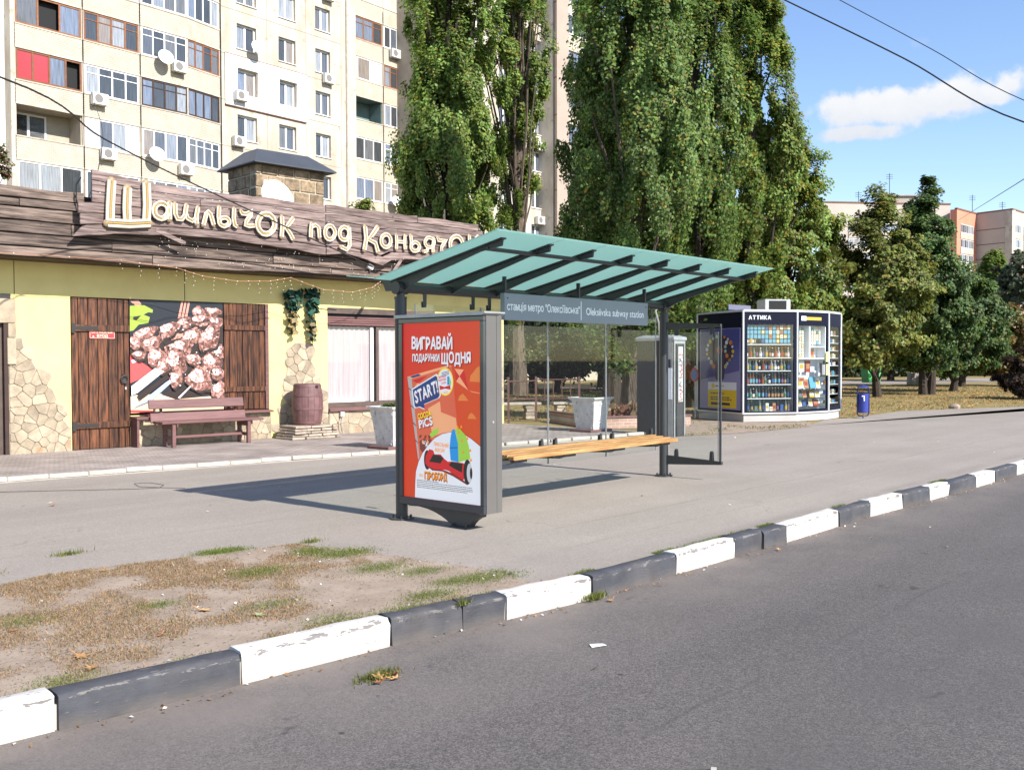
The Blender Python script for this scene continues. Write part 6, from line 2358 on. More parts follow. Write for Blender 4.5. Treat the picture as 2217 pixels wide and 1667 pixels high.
far_block('far orange and cream apartment block at the right edge', (80.68, 182, 0), [
    ((80.68, 182.0), (87.21, 188.5), 'orange_plaster', False, [(1.6, 5.3, 4), (5.4, 7.6, 3)]),
    ((87.21, 188.5), (91.2, 183.0), 'grey_plaster', True, []),
    ((91.2, 183.0), (104.0, 196.0), 'plaster_cream', False, [(1.0, 4.5, 4), (6.0, 9.5, 4)])], 28.6, None)
fb_ = far_block('far grey cream apartment block behind the dark pointed trees', (59.77, 182, 0), [
    ((56.0, 181.0), (73.5, 183.5), 'grey_plaster', True, [(5.0, 9.0, 4), (11.0, 15.0, 4)]),
    ((73.5, 183.5), (80.3, 184.0), 'grey_plaster', True, [])], 29.7, None)
q = MB()
q.box(10.3, 15.0, 4, 8, 29.7, 31.6)
q.box(9.9, 15.4, 3.6, 8.4, 31.6, 31.8)
q.build('lift_house', 'concrete', fb_)
def antenna(base, h, label):
    a_ = MB()
    a_.cyl(base, (base[0], base[1], base[2] + h), 0.06, n=6)
    for k in range(3):
        a_.box(base[0] - 0.6, base[0] + 0.6, base[1] - 0.03, base[1] + 0.03, base[2] + h - 0.3 - 0.35 * k, base[2] + h - 0.24 - 0.35 * k)
    tag(a_.build('roof_antenna', 'iron'), label, 'antenna', 'roof antennas on the far blocks')


antenna((70.3, 187, 31.7), 4.3, 'taller roof antenna on the far grey block left of the pointed tree')
antenna((64.2, 186, 29.9), 2.6, 'short roof antenna on the far grey block, the leftmost')
antenna((87.8, 191.5, 28.7), 4.0, 'taller roof antenna on the far orange block')
antenna((92.3, 189, 28.7), 2.3, 'short roof antenna at the right end of the far orange block')

# ---------------------------------------------------------------- kiosk
KX, KY = 5.86, 25.38
ki = thing('kiosk', 'navy many-sided street kiosk with lit display windows full of bottles and packets', 'kiosk', (KX, KY, 0))
KP = [(5.05, 27.24), (5.86, 25.38), (7.31, 25.66), (8.36, 26.43), (8.95, 27.25), (8.9, 28.7), (7.7, 29.8), (6.0, 29.3)]
KP = [(x - KX, y - KY) for x, y in KP]
ccx = sum(p[0] for p in KP) / len(KP)
ccy = sum(p[1] for p in KP) / len(KP)


def kscale(k):
    return [(ccx + (x - ccx) * k, ccy + (y - ccy) * k) for x, y in KP]


MB().prism(kscale(0.985), 'z', 0.0, 0.20).build('plinth', 'plinth_grey', ki)
MB().prism(kscale(1.012), 'z', 0.20, 0.235).build('base_trim', 'alu', ki)
MB().prism(kscale(1.012), 'z', 2.80, 2.835).build('roof_trim', 'alu', ki)
MB().prism(kscale(0.98), 'z', 2.835, 2.86).build('roof', 'plinth_grey', ki)
MB().prism(kscale(0.96), 'z', 0.235, 0.27).build('floor', 'plinth_grey', ki)
MB().prism(kscale(0.97), 'z', 2.74, 2.799).build('ceiling', 'interior_white', ki)
for x, y in KP:
    MB().cyl((x, y, 0.235), (x, y, 2.80), 0.028, n=8).build('corner_post', 'alu', ki)
KT = []
for i in range(len(KP)):
    a, c = KP[i], KP[(i + 1) % len(KP)]
    th = math.atan2(c[1] - a[1], c[0] - a[0])
    KT.append((Matrix.Translation((a[0], a[1], 0)) @ Matrix.Rotation(th, 4, 'Z'), math.hypot(c[0] - a[0], c[1] - a[1])))


def kobj(i, mb_, name, mat, **kw):
    o = mb_.build(name, mat, None, **kw)
    o.parent = ki
    o.matrix_local = KT[i][0]
    return o


# solid faces
for i in (4, 5, 6, 7):
    kobj(i, MB().box(0, KT[i][1], 0.0, 0.04, 0.235, 2.80), 'wall_panel', 'kiosk_navy')


def kframe(i, x0, x1, z0, z1):
    L = KT[i][1]
    f_ = MB()
    f_.box(0.02, x0, 0.0, 0.05, 0.235, 2.80)
    f_.box(x1, L - 0.02, 0.0, 0.05, 0.235, 2.80)
    f_.box(x0, x1, 0.001, 0.049, 0.235, z0)
    f_.box(x0, x1, 0.001, 0.049, z1, 2.80)
    return kobj(i, f_, 'display_frame', 'kiosk_navy')


# face 0: poster with a light bulb of dots
kobj(0, MB().box(0.02, KT[0][1] - 0.02, 0.0, 0.05, 0.235, 2.80), 'wall_panel', 'kiosk_navy')
flat('ad_violet', (0.055, 0.06, 0.22), 0.3)
flat('ad_lilac', (0.20, 0.19, 0.36), 0.3)
flat('ad_dark', (0.020, 0.016, 0.05), 0.3)
flat('ad_yellow', (0.62, 0.43, 0.02), 0.3)
flat('ad_white', (0.60, 0.62, 0.66), 0.3)
flat('ad_dot', (0.40, 0.45, 0.36), 0.3)
flat('ad_orange', (0.62, 0.17, 0.04), 0.3)
AM = ['ad_violet', 'ad_lilac', 'ad_dark', 'ad_yellow', 'ad_white', 'ad_dot', 'ad_orange']
L0 = KT[0][1]
ad = MB()


def adp(pts, mi, lay):
    ad.mat(mi).poly([(x, -0.010 - 0.0008 * lay, z) for x, z in pts])


px0, px1 = 0.16, L0 - 0.12
W_ = px1 - px0
ad.mat(1).box(px0 - 0.03, px1 + 0.03, -0.010, 0.0, 0.29, 2.40)
adp([(px0 + 0.02, 0.31), (px1 - 0.02, 0.31), (px1 - 0.02, 1.30), (px0 + 0.02, 1.05)], 1, 1)
adp([(px0 + 0.02, 1.05), (px1 - 0.02, 1.30), (px1 - 0.02, 2.38), (px0 + 0.02, 2.38)], 0, 1)
bx = px0 + W_ * 0.5
adp([(bx + 0.62 * math.cos(t), 1.80 + 0.43 * math.sin(t)) if t < 3.35 or t > 6.1 else (bx + 0.24 * math.cos(t), 1.38 + 0.05 * math.sin(t)) for t in [k * 0.3 for k in range(21)]], 2, 2)
adp([(bx - 0.22, 1.36), (bx + 0.22, 1.36), (bx + 0.20, 1.10), (bx + 0.08, 1.02), (bx - 0.08, 1.02), (bx - 0.20, 1.10)], 2, 2)
random.seed(3)
for k in range(26):
    t = k * 0.3 - 0.6
    rr = 0.58 if k < 20 else random.uniform(0.1, 0.4)
    cx, cz = bx + rr * math.cos(t), 1.80 + 0.40 * math.sin(t)
    if math.sin(t) < -0.4:
        cx = bx + (0.50 - 0.42 * (-math.sin(t) - 0.4)) * math.copysign(1, math.cos(t))
    r_ = random.uniform(0.035, 0.065)
    adp([(cx + r_ * 1.2 * math.cos(a), cz + r_ * math.sin(a)) for a in [q * math.pi / 5 for q in range(10)]], random.choice([4, 5, 5, 6, 3]), 3)
adp([(bx + 0.13 * math.cos(a), 1.84 + 0.11 * math.sin(a)) for a in [q * math.pi / 6 for q in range(12)]], 6, 4)
adp([(px0 + 0.20 * W_, 0.33), (px0 + 0.92 * W_, 0.33), (px0 + 0.92 * W_, 0.80), (px0 + 0.20 * W_, 0.80)], 3, 3)
adp([(px0 + 0.20 * W_, 0.80), (px0 + 0.92 * W_, 0.80), (px0 + 0.92 * W_, 1.00), (px0 + 0.20 * W_, 1.00)], 4, 3)
adp([(px0 + 0.34 * W_ + 0.09 * math.cos(a), 0.90 + 0.06 * math.sin(a)) for a in [q * math.pi / 6 for q in range(12)]], 3, 4)
for (fx0, fx1, z) in ((0.40, 0.60, 0.885), (0.27, 0.62, 0.69), (0.27, 0.76, 0.585), (0.27, 0.80, 0.53)):
    x = fx0
    while x < fx1:
        w2 = random.uniform(0.03, 0.08)
        adp([(px0 + x * W_, z), (px0 + min(x + w2, fx1) * W_, z), (px0 + min(x + w2, fx1) * W_, z + 0.028), (px0 + x * W_, z + 0.028)], 2, 4)
        x += w2 + 0.015
adp([(px0 + 0.28 * W_, 0.40), (px0 + 0.76 * W_, 0.40), (px0 + 0.76 * W_, 0.465), (px0 + 0.28 * W_, 0.465)], 2, 4)
kobj(0, ad, 'advert_poster', AM)
# face 1: bottles
kframe(1, 0.115, 1.385, 0.27, 2.48)
kobj(1, MB().add([(0.115, 0.02, 0.27), (1.385, 0.02, 0.27), (1.385, 0.02, 2.48), (0.115, 0.02, 2.48)], [(0, 1, 2, 3)]), 'display_glass', 'shop_glass')
kobj(1, MB().box(0.03, 1.44, 0.36, 0.38, 0.27, 2.72), 'back_panel', 'interior_teal')
q = MB()
q.box(0.095, 0.108, 0.05, 0.36, 0.27, 2.55)
q.box(1.39, 1.402, 0.05, 0.36, 0.27, 2.55)
kobj(1, q, 'side_panel', 'shelf_light')
SHZ = [0.285, 0.60, 0.955, 1.305, 1.64, 1.98]
for z in SHZ[1:]:
    kobj(1, MB().box(0.11, 1.388, 0.06, 0.35, z - 0.022, z), 'shelf', 'shelf_light')
t = MB()
t.text('АТТИКА', (0.15, -0.004, 2.605), (0.60, 0, 0), (0, 0, 0.098), gap=0.22)
kobj(1, t, 'lettering', 'sign_white')
# faces 2 and 3
kframe(2, 0.06, 1.235, 0.30, 2.46)
kobj(2, MB().box(0.03, 1.25, 0.30, 0.32, 0.27, 2.72), 'back_panel', 'interior_white')
kobj(2, MB().add([(0.06, 0.02, 0.30), (1.235, 0.02, 0.30), (1.235, 0.02, 2.46), (0.06, 0.02, 2.46)], [(0, 1, 2, 3)]), 'display_glass', 'shop_glass')
q = MB()
q.box(0.0, KT[3][1], 0.0, 0.04, 0.235, 0.33)
q.box(0.0, KT[3][1], 0.0, 0.04, 2.45, 2.80)
kobj(3, q, 'display_frame', 'kiosk_navy')
kobj(3, MB().box(0.05, KT[3][1] - 0.05, 0.30, 0.32, 0.27, 2.72), 'back_panel', 'interior_white')
kobj(3, MB().add([(0.03, 0.02, 0.33), (KT[3][1] - 0.03, 0.02, 0.33), (KT[3][1] - 0.03, 0.02, 2.45), (0.03, 0.02, 2.45)], [(0, 1, 2, 3)]), 'display_glass', 'shop_glass')
for z in (0.42, 0.66, 0.92, 1.15, 1.42, 1.62, 1.82, 2.02, 2.22):
    kobj(3, MB().box(0.06, KT[3][1] - 0.06, 0.05, 0.29, z - 0.012, z), 'shelf', 'shelf_light')
for z in (0.36, 0.58, 0.80):
    kobj(2, MB().box(0.07, 1.225, 0.05, 0.29, z - 0.012, z), 'shelf', 'iron')
q = MB()
for x in (0.07, 0.53, 0.56, 1.20):
    q.box(x - 0.012, x + 0.012, 0.03, 0.28, 1.62, 2.44)
q.box(0.07, 1.2, 0.03, 0.28, 1.60, 1.625)
q.box(0.56, 1.2, 0.03, 0.28, 1.90, 1.925)
kobj(2, q, 'rack', 'interior_white')
q = MB()
q.box(0.95, 1.17, 0.004, -0.02, 1.14, 1.48)
kobj(2, q, 'serving_hatch', 'iron')
kobj(2, MB().box(0.995, 1.125, -0.024, -0.02, 1.18, 1.45), 'hatch_pane', 'window_pane')
flat('paper_yellow', (0.70, 0.62, 0.22), 0.6)
flat('strip_orange', (0.62, 0.36, 0.05), 0.4)
q = MB()
q.box(1.17, 1.30, -0.012, -0.004, 1.52, 1.78)
q.box(1.18, 1.27, -0.013, -0.004, 1.17, 1.46)
kobj(2, q, 'paper_note', 'paper_yellow')
q = MB()
q.mat(0).box(0.16, 0.36, -0.006, 0.0, 2.585, 2.70)
q.mat(1).box(0.36, 0.98, -0.006, 0.0, 2.60, 2.68)
kobj(2, q, 'header_strip', ['interior_white', 'strip_orange'])
# rooftop clutter of the kiosk
acb = thing('air_conditioner', 'boxy dark fronted air conditioner on top of the navy kiosk', 'air conditioner', (7.05, 27.0, 2.86), 0.15)
MB().box(-0.36, 0.36, -0.28, 0.28, 0.0, 0.33).build('casing', 'galvanised', acb, bevel=0.012)
MB().box(-0.25, 0.24, -0.287, -0.281, 0.03, 0.29).build('front_grille', 'dark_void', acb)
q = MB()
for k in range(6):
    q.box(0.362, 0.368, -0.22, 0.2, 0.04 + 0.045 * k, 0.06 + 0.045 * k)
q.build('side_louvre', 'ac_grille', acb)
o = tag(MB().box(-0.30, 0.30, -0.02, 0.02, 0.0, 0.14, T=Matrix.Rotation(-0.45, 4, 'X')).build('rolled_banner', 'bin_frame', None), 'scrap of blue banner lying on the kiosk roof', 'banner')
o.location = (5.95, 26.2, 2.87)
o.rotation_euler = (0.2, 0.06, 0.12)
# goods
bmat = []
for i, c in enumerate([(0.022, 0.012, 0.007), (0.010, 0.026, 0.013), (0.22, 0.24, 0.24), (0.05, 0.024, 0.012), (0.14, 0.16, 0.15), (0.12, 0.055, 0.015)]):
    flat('bottle_%d' % i, c, 0.12, spec=0.6)
    bmat.append('bottle_%d' % i)
for i, c in enumerate([(0.62, 0.61, 0.58), (0.28, 0.045, 0.03), (0.45, 0.31, 0.04), (0.035, 0.08, 0.22), (0.04, 0.15, 0.06), (0.33, 0.19, 0.09), (0.20, 0.09, 0.20), (0.10, 0.30, 0.40)]):
    flat('label_%d' % i, c, 0.4)
meshes = []
for i in range(12):
    k = MB()
    r = 0.031 + 0.006 * (i % 3)
    h = 0.25 + 0.02 * (i % 4)
    bm_i, lm_i = bmat[i % 6], 'label_%d' % (i * 5 % 8)
    k.mat(0).lathe([(0.001, 0), (r, 0.0), (r, h * 0.55), (r * 0.42, h * 0.74), (r * 0.40, h * 0.93), (r * 0.46, h), (0.001, h)], 8)
    k.mat(1).lathe([(r + 0.001, h * 0.14), (r + 0.001, h * 0.44)], 8)
    k.mat(1).lathe([(r * 0.48, h * 0.93), (r * 0.48, h * 1.005), (0.001, h * 1.006)], 8)
    o = k.build('bottle', [bm_i, lm_i], None, smooth=True, ang=40)
    meshes.append(o.data)
    bpy.data.objects.remove(o)
pmesh = []
for i in range(8):
    k = MB()
    k.mat(0).box(-0.5, 0.5, -0.5, 0.5, 0, 1)
    k.mat(1).box(-0.36, 0.36, -0.52, -0.5, 0.3, 0.72)
    o = k.build('packet', ['label_%d' % i, 'label_%d' % ((i * 3 + 2) % 8)], None)
    pmesh.append(o.data)
    bpy.data.objects.remove(o)


ORD = ['first', 'second', 'third', 'fourth', 'fifth', 'sixth', 'seventh', 'eighth', 'ninth', 'tenth', 'eleventh', 'twelfth', 'thirteenth', 'fourteenth', 'fifteenth', 'sixteenth', 'seventeenth', 'eighteenth', 'nineteenth', 'twentieth']
BCOL = ['brown', 'green', 'pale', 'amber', 'clear', 'dark amber']
LCOL = ['cream', 'red', 'yellow', 'blue', 'green', 'orange', 'purple', 'light blue']


def bname(me):
    i = meshes.index(me)
    return '%s bottle with %s label' % (BCOL[i % 6], LCOL[i * 5 % 8])


def pname(me, what):
    return '%s %s' % (LCOL[pmesh.index(me)], what)


def put(me, name, face, x, y, z, label, cat, group, scale=None, rot=(0, 0, 0)):
    o = bpy.data.objects.new(name, me)
    COL.objects.link(o)
    Tm = ki.matrix_basis @ KT[face][0]
    p = Tm @ Vector((x, y, z))
    o.location = p
    o.rotation_euler = (rot[0], rot[1], math.atan2(Tm[1][0], Tm[0][0]) + rot[2])
    if scale:
        o.scale = scale
    tag(o, label, cat, group)
    return o


random.seed(13)
SHN = ['lowest', 'second lowest', 'second highest', 'highest']
for ri, z in enumerate(SHZ[1:5]):
    x, k, kb_ = 0.155, 0, 0
    while x < 1.36:
        me = meshes[(random.randint(0, 11) if ri else random.choice([0, 1, 3, 7, 9, 4]))]
        put(me, 'bottle', 1, x, 0.115 + random.uniform(-.02, .03), z, '%s, %s in front on the %s kiosk shelf' % (bname(me), ORD[k], SHN[ri]), 'bottle', 'bottles on the kiosk shelves', rot=(0, 0, random.uniform(0, 6)))
        k += 1
        if random.random() < 0.75:
            me = random.choice(meshes)
            put(me, 'bottle', 1, x + 0.04, 0.24, z, '%s, %s in back on the %s kiosk shelf' % (bname(me), ORD[kb_], SHN[ri]), 'bottle', 'bottles on the kiosk shelves')
            kb_ += 1
        x += random.uniform(0.078, 0.098)
x, k = 0.15, 0
while x < 1.36:
    w2 = random.uniform(0.05, 0.10)
    if random.random() < .45:
        me = random.choice(pmesh)
        put(me, 'packet', 1, x + w2 / 2, 0.12, 0.272, pname(me, 'packet, %s item from left on the floor of the kiosk window' % ORD[k]), 'packet', 'goods at the bottom of the kiosk window', scale=(0.08, 0.05, random.uniform(0.10, 0.20)))
    else:
        me = random.choice(meshes)
        put(me, 'bottle', 1, x + w2 / 2, 0.12, 0.272, '%s, %s item from left on the kiosk window floor' % (bname(me), ORD[k]), 'bottle', 'goods at the bottom of the kiosk window')
    k += 1
    x += w2 + 0.02
RN = ['lowest', 'second', 'third', 'top']
for r_i in range(4):
    for c_i in range(12):
        x = 0.17 + c_i * 0.102
        z = 2.01 + r_i * 0.115
        if r_i == 0 and c_i < 4:
            continue
        me = pmesh[random.choice([7, 7, 3, 7, 5, 2, 0]) if c_i > 3 else 7]
        put(me, 'packet', 1, x, 0.10, z, pname(me, 'snack packet, %s from left in the %s row above the bottles' % (ORD[c_i], RN[r_i])), 'packet', 'snack packets in the kiosk window', scale=(0.080, 0.03, 0.095))
for k in range(5):
    put(meshes[k % 3], 'bottle', 1, 0.16 + k * 0.05, 0.12, 1.98, '%s, %s of the small ones under the snack packets' % (bname(meshes[k % 3]), ORD[k]), 'bottle', 'small bottles under the snack packets')
for r_i in range(9):
    for c_i in range(11):
        x = 0.11 + c_i * 0.1
        z = 1.64 + r_i * 0.088
        if c_i == 4 or (c_i > 4 and z < 1.93) or z > 2.40:
            continue
        me = pmesh[0 if random.random() < .72 else random.choice([7, 3, 2, 4])]
        put(me, 'cigarette_pack', 2, x, 0.16, z, pname(me, 'cigarette pack, column %s from left, row %s up in the rack' % (ORD[c_i], ORD[r_i])), 'cigarette pack', 'cigarette packs in the kiosk rack', scale=(0.075, 0.03, 0.072))
MAG = [(0.15, 0.83, 0.16, 0.24, 4, 0.06), (0.36, 0.83, 0.22, 0.26, 0, -0.05), (0.58, 0.83, 0.2, 0.25, 5, 0.04), (0.86, 0.83, 0.24, 0.30, 7, 0), (1.08, 0.83, 0.18, 0.28, 0, 0.05), (0.16, 0.59, 0.14, 0.17, 0, 0.1), (0.34, 0.59, 0.14, 0.17, 4, 0.1), (0.52, 0.59, 0.16, 0.18, 5, -0.1), (0.82, 0.59, 0.2, 0.18, 2, 0), (1.05, 0.59, 0.2, 0.19, 0, 0), (0.16, 0.365, 0.14, 0.17, 3, 0.1), (0.33, 0.365, 0.14, 0.16, 0, -0.1), (0.50, 0.365, 0.14, 0.17, 3, 0.05), (0.76, 0.365, 0.16, 0.2, 0, 0.1), (0.98, 0.365, 0.22, 0.17, 1, 0.1)]
for i, (x, z, w2, h2, mi, rot) in enumerate(MAG):
    put(pmesh[mi], 'magazine', 2, x, 0.16, z, pname(pmesh[mi], 'magazine, %s from left on the %s magazine shelf of the kiosk' % (ORD[i % 5], ('upper', 'middle', 'lower')[i // 5])), 'magazine', 'magazines in the kiosk window', scale=(w2, 0.02, h2), rot=(-0.2, rot, 0))
for x, z, w2, h2, mi, lab in ((0.16, 1.18, 0.2, 0.3, 0, 'tall cream notice card left of the small hatch'), (0.42, 1.26, 0.22, 0.28, 0, 'cream notice card in the middle left of the hatch'), (0.18, 0.98, 0.22, 0.14, 0, 'low cream box under the tall notice card'), (0.42, 1.0, 0.22, 0.12, 5, 'low orange box above the magazines'), (0.68, 1.25, 0.2, 0.3, 1, 'red and blue card next to the dark hatch'), (0.80, 1.63, 0.28, 0.24, 5, 'orange box alone in the lower right of the rack')):
    put(pmesh[mi], 'box', 2, x, 0.20, z, lab, 'box', None, scale=(w2, 0.03, h2))
for zi, z in enumerate((0.42, 0.66, 0.92, 1.15, 1.42, 1.62, 1.82, 2.02, 2.22)):
    for c_i in range(7):
        me = pmesh[random.choice([0, 0, 0, 4, 7, 5, 3])]
        put(me, 'packet', 3, 0.13 + c_i * 0.125, 0.15, z + 0.001, pname(me, 'packet, %s from left on %s shelf up at the kiosk right' % (ORD[c_i], ORD[zi])), 'packet', 'packets on the right shelves of the kiosk', scale=(0.10, 0.05, random.uniform(0.07, 0.14)))

# ---------------------------------------------------------------- advert pillar with graffiti
pil = thing('advert_pillar', 'dark grey advert pillar with red graffiti and rounded grey cap', 'advert pillar', (3.32, 20.57, 0), TH)
PLn, PWd = 0.90, 0.42   # along -v (local +y) and along u
MB().box(0.0, PWd, 0.0, PLn, 0.0, 1.985).build('body', 'pillar_dark', pil)
q = MB()
for x in (0.0, PWd - 0.035):
    q.box(x, x + 0.035, -0.02, 0.0, 0.0, 1.985)
q.box(0.035, PWd - 0.035, -0.018, 0.0, 1.92, 1.985)
q.box(-0.012, 0.0, 0.02, 0.20, 0.0, 1.985)
q.build('edge_trim', 'galvanised', pil)
MB().box(0.035, 0.12, -0.012, 0.0, 0.0, 1.92).build('door_gap', 'dark_void', pil)
q = MB()
q.mat(0).box(0.17, 0.34, -0.012, 0.0, 0.72, 1.86)
q.build('poster', ['alu'], pil)
flat('graffiti_red', (0.52, 0.05, 0.05), 0.5)
flat('graffiti_ink', (0.03, 0.03, 0.07), 0.5)
q = MB()
random.seed(4)
for i in range(7):
    z = 1.76 - i * 0.15
    pts = [(random.uniform(0.18, 0.33), -0.016, z - 0.03 * k + random.uniform(-.05, .05)) for k in range(5)]
    q.mat(0 if i not in (1, 4) else 1).tube(pts, 0.010, 5, flat=0.3, fax=(0, 1, 0))
for i in range(6):
    z = 1.6 - i * 0.13
    q.mat(1).box(0.20, 0.20 + random.uniform(0.04, 0.13), -0.014, -0.012, z, z + 0.018)
q.build('graffiti', ['graffiti_red', 'graffiti_ink'], pil)
q = MB()
q.mat(0).box(-0.018, -0.012, 0.03, 0.19, 0.78, 1.42)
q.mat(1).box(-0.020, -0.018, 0.06, 0.14, 1.42, 1.60)
q.build('paper_strip', ['sign_white', 'graffiti_ink'], pil)
cpp = [(-0.03, 0.0), (-0.03, 0.05), (0.06, 0.085), (PWd / 2, 0.10), (PWd - 0.06, 0.085), (PWd + 0.03, 0.05), (PWd + 0.03, 0.0)]
q = MB()
lo = [(-0.035, -0.045), (PWd + 0.035, -0.045), (PWd + 0.035, PLn + 0.03), (-0.035, PLn + 0.03)]
hi = [(0.09, 0.10), (PWd - 0.09, 0.10), (PWd - 0.09, PLn - 0.12), (0.09, PLn - 0.12)]
q.add([(x, y, 1.985) for x, y in lo] + [(x, y, 2.055) for x, y in lo] + [(x, y, 2.105) for x, y in hi], [(3, 2, 1, 0)] + [(i, (i + 1) % 4, 4 + (i + 1) % 4, 4 + i) for i in range(4)] + [(4 + i, 4 + (i + 1) % 4, 8 + (i + 1) % 4, 8 + i) for i in range(4)] + [(8, 9, 10, 11)])
q.build('cap', 'galvanised', pil, bevel=0.015)
q = MB()
q.tube([(0.10, 0.4, 2.09), (0.10, 0.42, 2.35), (0.02, 0.45, 2.60), (0.10, 0.4, 2.75)], 0.018, 6)
q.tube([(0.20, 0.4, 2.09), (0.20, 0.4, 2.75)], 0.028, 6)
q.build('conduit', 'galvanised', pil)

# ---------------------------------------------------------------- blue bin
bn = thing('litter_bin', 'blue tubular frame litter bin beside the kiosk', 'litter bin', (9.44, 26.9, 0), 0.1)
MB().lathe([(0.001, 0.15), (0.125, 0.15), (0.135, 0.16), (0.14, 0.67), (0.128, 0.67), (0.12, 0.17), (0.001, 0.17)], 20).build('bucket', 'bin_blue', bn, smooth=True)
q = MB()
q.tube([(-0.165, 0, 0.14), (-0.165, 0, 0.76), (-0.13, 0, 0.85), (0, 0, 0.875), (0.13, 0, 0.85), (0.165, 0, 0.76), (0.165, 0, 0.14), (0.13, 0, 0.07), (0, 0, 0.06), (-0.13, 0, 0.07)], 0.018, 8, closed=True)
q.cyl((0, 0, -0.05), (0, 0, 0.06), 0.018, n=8)
q.build('frame', 'bin_frame', bn, smooth=True)
MB().lathe([(0.001, 0.885), (0.10, 0.875), (0.15, 0.835), (0.145, 0.83), (0.001, 0.872)], 16).build('lid', 'bin_blue', bn, smooth=True)
q = MB()
for k in range(5):
    q.box(-0.07 + random.uniform(-.03, .03), -0.02, -0.142, -0.136, 0.47 + k * 0.03, 0.49 + k * 0.03)
q.build('sticker', 'sign_white', bn)

# ---------------------------------------------------------------- railing, stone benches, raised bed behind the shelter
rl = thing('railing', 'brown steel railing with upright bars at the end of the terrace', 'railing', (0.62, 25.84, 0))
PA, PB, PC = (-0.71, -0.90), (0.0, 0.0), (1.10, -0.22)
for p in (PA, PB, PC):
    MB().box(p[0] - 0.028, p[0] + 0.028, p[1] - 0.028, p[1] + 0.028, 0, 1.17).build('post', 'rail_brown', rl)
for (a, c, nb, zt) in ((PA, PB, 2, 1.06), (PB, PC, 4, 1.09)):
    for z in (zt, 0.60):
        MB().tube([(a[0], a[1], z), (c[0], c[1], z)], 0.018, 6).build('rail', 'rail_brown', rl)
    for k in range(nb):
        f = (k + 1) / (nb + 1)
        x, y = a[0] + (c[0] - a[0]) * f, a[1] + (c[1] - a[1]) * f
        MB().cyl((x, y, 0.60), (x, y, zt), 0.014, n=6).build('bar', 'rail_brown', rl)
for (x, y, L, lab) in ((0.02, 27.0, 1.5, 'stone bench with slab seat behind the left part of the railing'), (1.65, 27.4, 1.2, 'stone bench with rough pillar leg behind the right part of the railing')):
    sb = thing('stone_bench', lab, 'bench', (x, y, 0), 0.25, 'stone benches behind the railing')
    MB().box(-L / 2, L / 2, -0.2, 0.2, 0.38, 0.45).build('seat', 'concrete', sb, bevel=0.012)
    for sx_ in (-0.30, 0.30):
        for k in range(4):
            MB().box(sx_ * L - 0.12 + random.uniform(-.015, .015), sx_ * L + 0.12 + random.uniform(-.015, .015), -0.16, 0.16, k * 0.095, k * 0.095 + 0.088).build('leg_stone', 'slate_stone', sb, bevel=0.01)
rb = thing('raised_bed', 'low brick raised bed with reddish coping round the big poplar trunk', 'raised bed', (2.0, 23.0, 0), 0.35)
MB().box(0, 2.4, 0, 0.12, 0, 0.24).build('wall', 'bed_brick', rb)
MB().box(0, 0.12, 0.12, 3.0, 0, 0.24).build('wall', 'bed_brick', rb)
q = MB()
q.box(-0.03, 2.43, -0.03, 0.15, 0.242, 0.29)
q.box(-0.03, 0.15, 0.152, 3.0, 0.242, 0.288)
q.build('coping', 'plum_paint', rb, bevel=0.008)
MB().box(0.12, 2.4, 0.12, 3.0, 0.02, 0.20).build('soil', 'soil', rb)
n = 500
P = np.stack([RNG.uniform(0.2, 2.2, n), RNG.uniform(0.2, 1.4, n), RNG.uniform(0.2, 0.48, n)], 1)
leaf_object('dry_plants', P, 0.11, tints(n, (0.20, 0.11, 0.075), 0.2, (0.35, 0.27, 0.15)), 'foliage', rb, up=0.0, aspect=2.6)

# reflection of a round sign in glass, built solid on an added post
rs = thing('sign_reflection', 'reflection of a round blue red-rimmed sign, built solid left of the kiosk', 'road sign', (4.90, 26.9, 0), -1.15)
MB().cyl((0, 0.03, -0.05), (0, 0.03, 1.42), 0.022, n=8).build('pole', 'galvanised', rs)
T = Matrix.Translation((0, 0, 1.18)) @ Matrix.Rotation(math.pi / 2, 4, 'X')
flat('sign_red', (0.50, 0.03, 0.03), 0.4)
flat('sign_blue', (0.10, 0.19, 0.42), 0.4)
MB().lathe([(0.001, 0), (0.19, 0.0), (0.19, -0.01), (0.001, -0.01)], 24, T=T).build('rim', 'sign_red', rs)
MB().lathe([(0.001, 0.003), (0.15, 0.003), (0.15, 0.0)], 24, T=T).build('disc', 'sign_blue', rs)

# ---------------------------------------------------------------- walking person between pillar and kiosk
def skin(name, verts, edges, radii, mat, parent=None, sub=1, root=0):
    me = bpy.data.meshes.new(name)
    me.from_pydata(verts, edges, [])
    o = bpy.data.objects.new(name, me)
    COL.objects.link(o)
    sk = o.modifiers.new('skin', 'SKIN')
    sk.use_smooth_shade = True
    for i, r in enumerate(radii):
        r = r if isinstance(r, tuple) else (r, r)
        me.skin_vertices[0].data[i].radius = r
        me.skin_vertices[0].data[i].use_root = (i == root)
    ss = o.modifiers.new('sub', 'SUBSURF')
    ss.levels = sub
    ss.render_levels = sub
    me.materials.append(M(mat))
    if parent:
        o.parent = parent
    return o


pbr('skin', (0.50, 0.29, 0.20), (0.44, 0.25, 0.17), rough=0.5, scale=10)
pbr('jacket_orange', (0.42, 0.085, 0.02), (0.30, 0.06, 0.015), rough=0.7, scale=8, bump=0.3, bscale=12)
pbr('trousers_dark', (0.022, 0.023, 0.028), (0.014, 0.015, 0.018), rough=0.8, scale=8)
pbr('shoe_grey', (0.16, 0.16, 0.17), (0.12, 0.12, 0.13), rough=0.6, scale=8)
pbr('hair_brown', (0.035, 0.022, 0.014), (0.02, 0.013, 0.009), rough=0.6, scale=20)
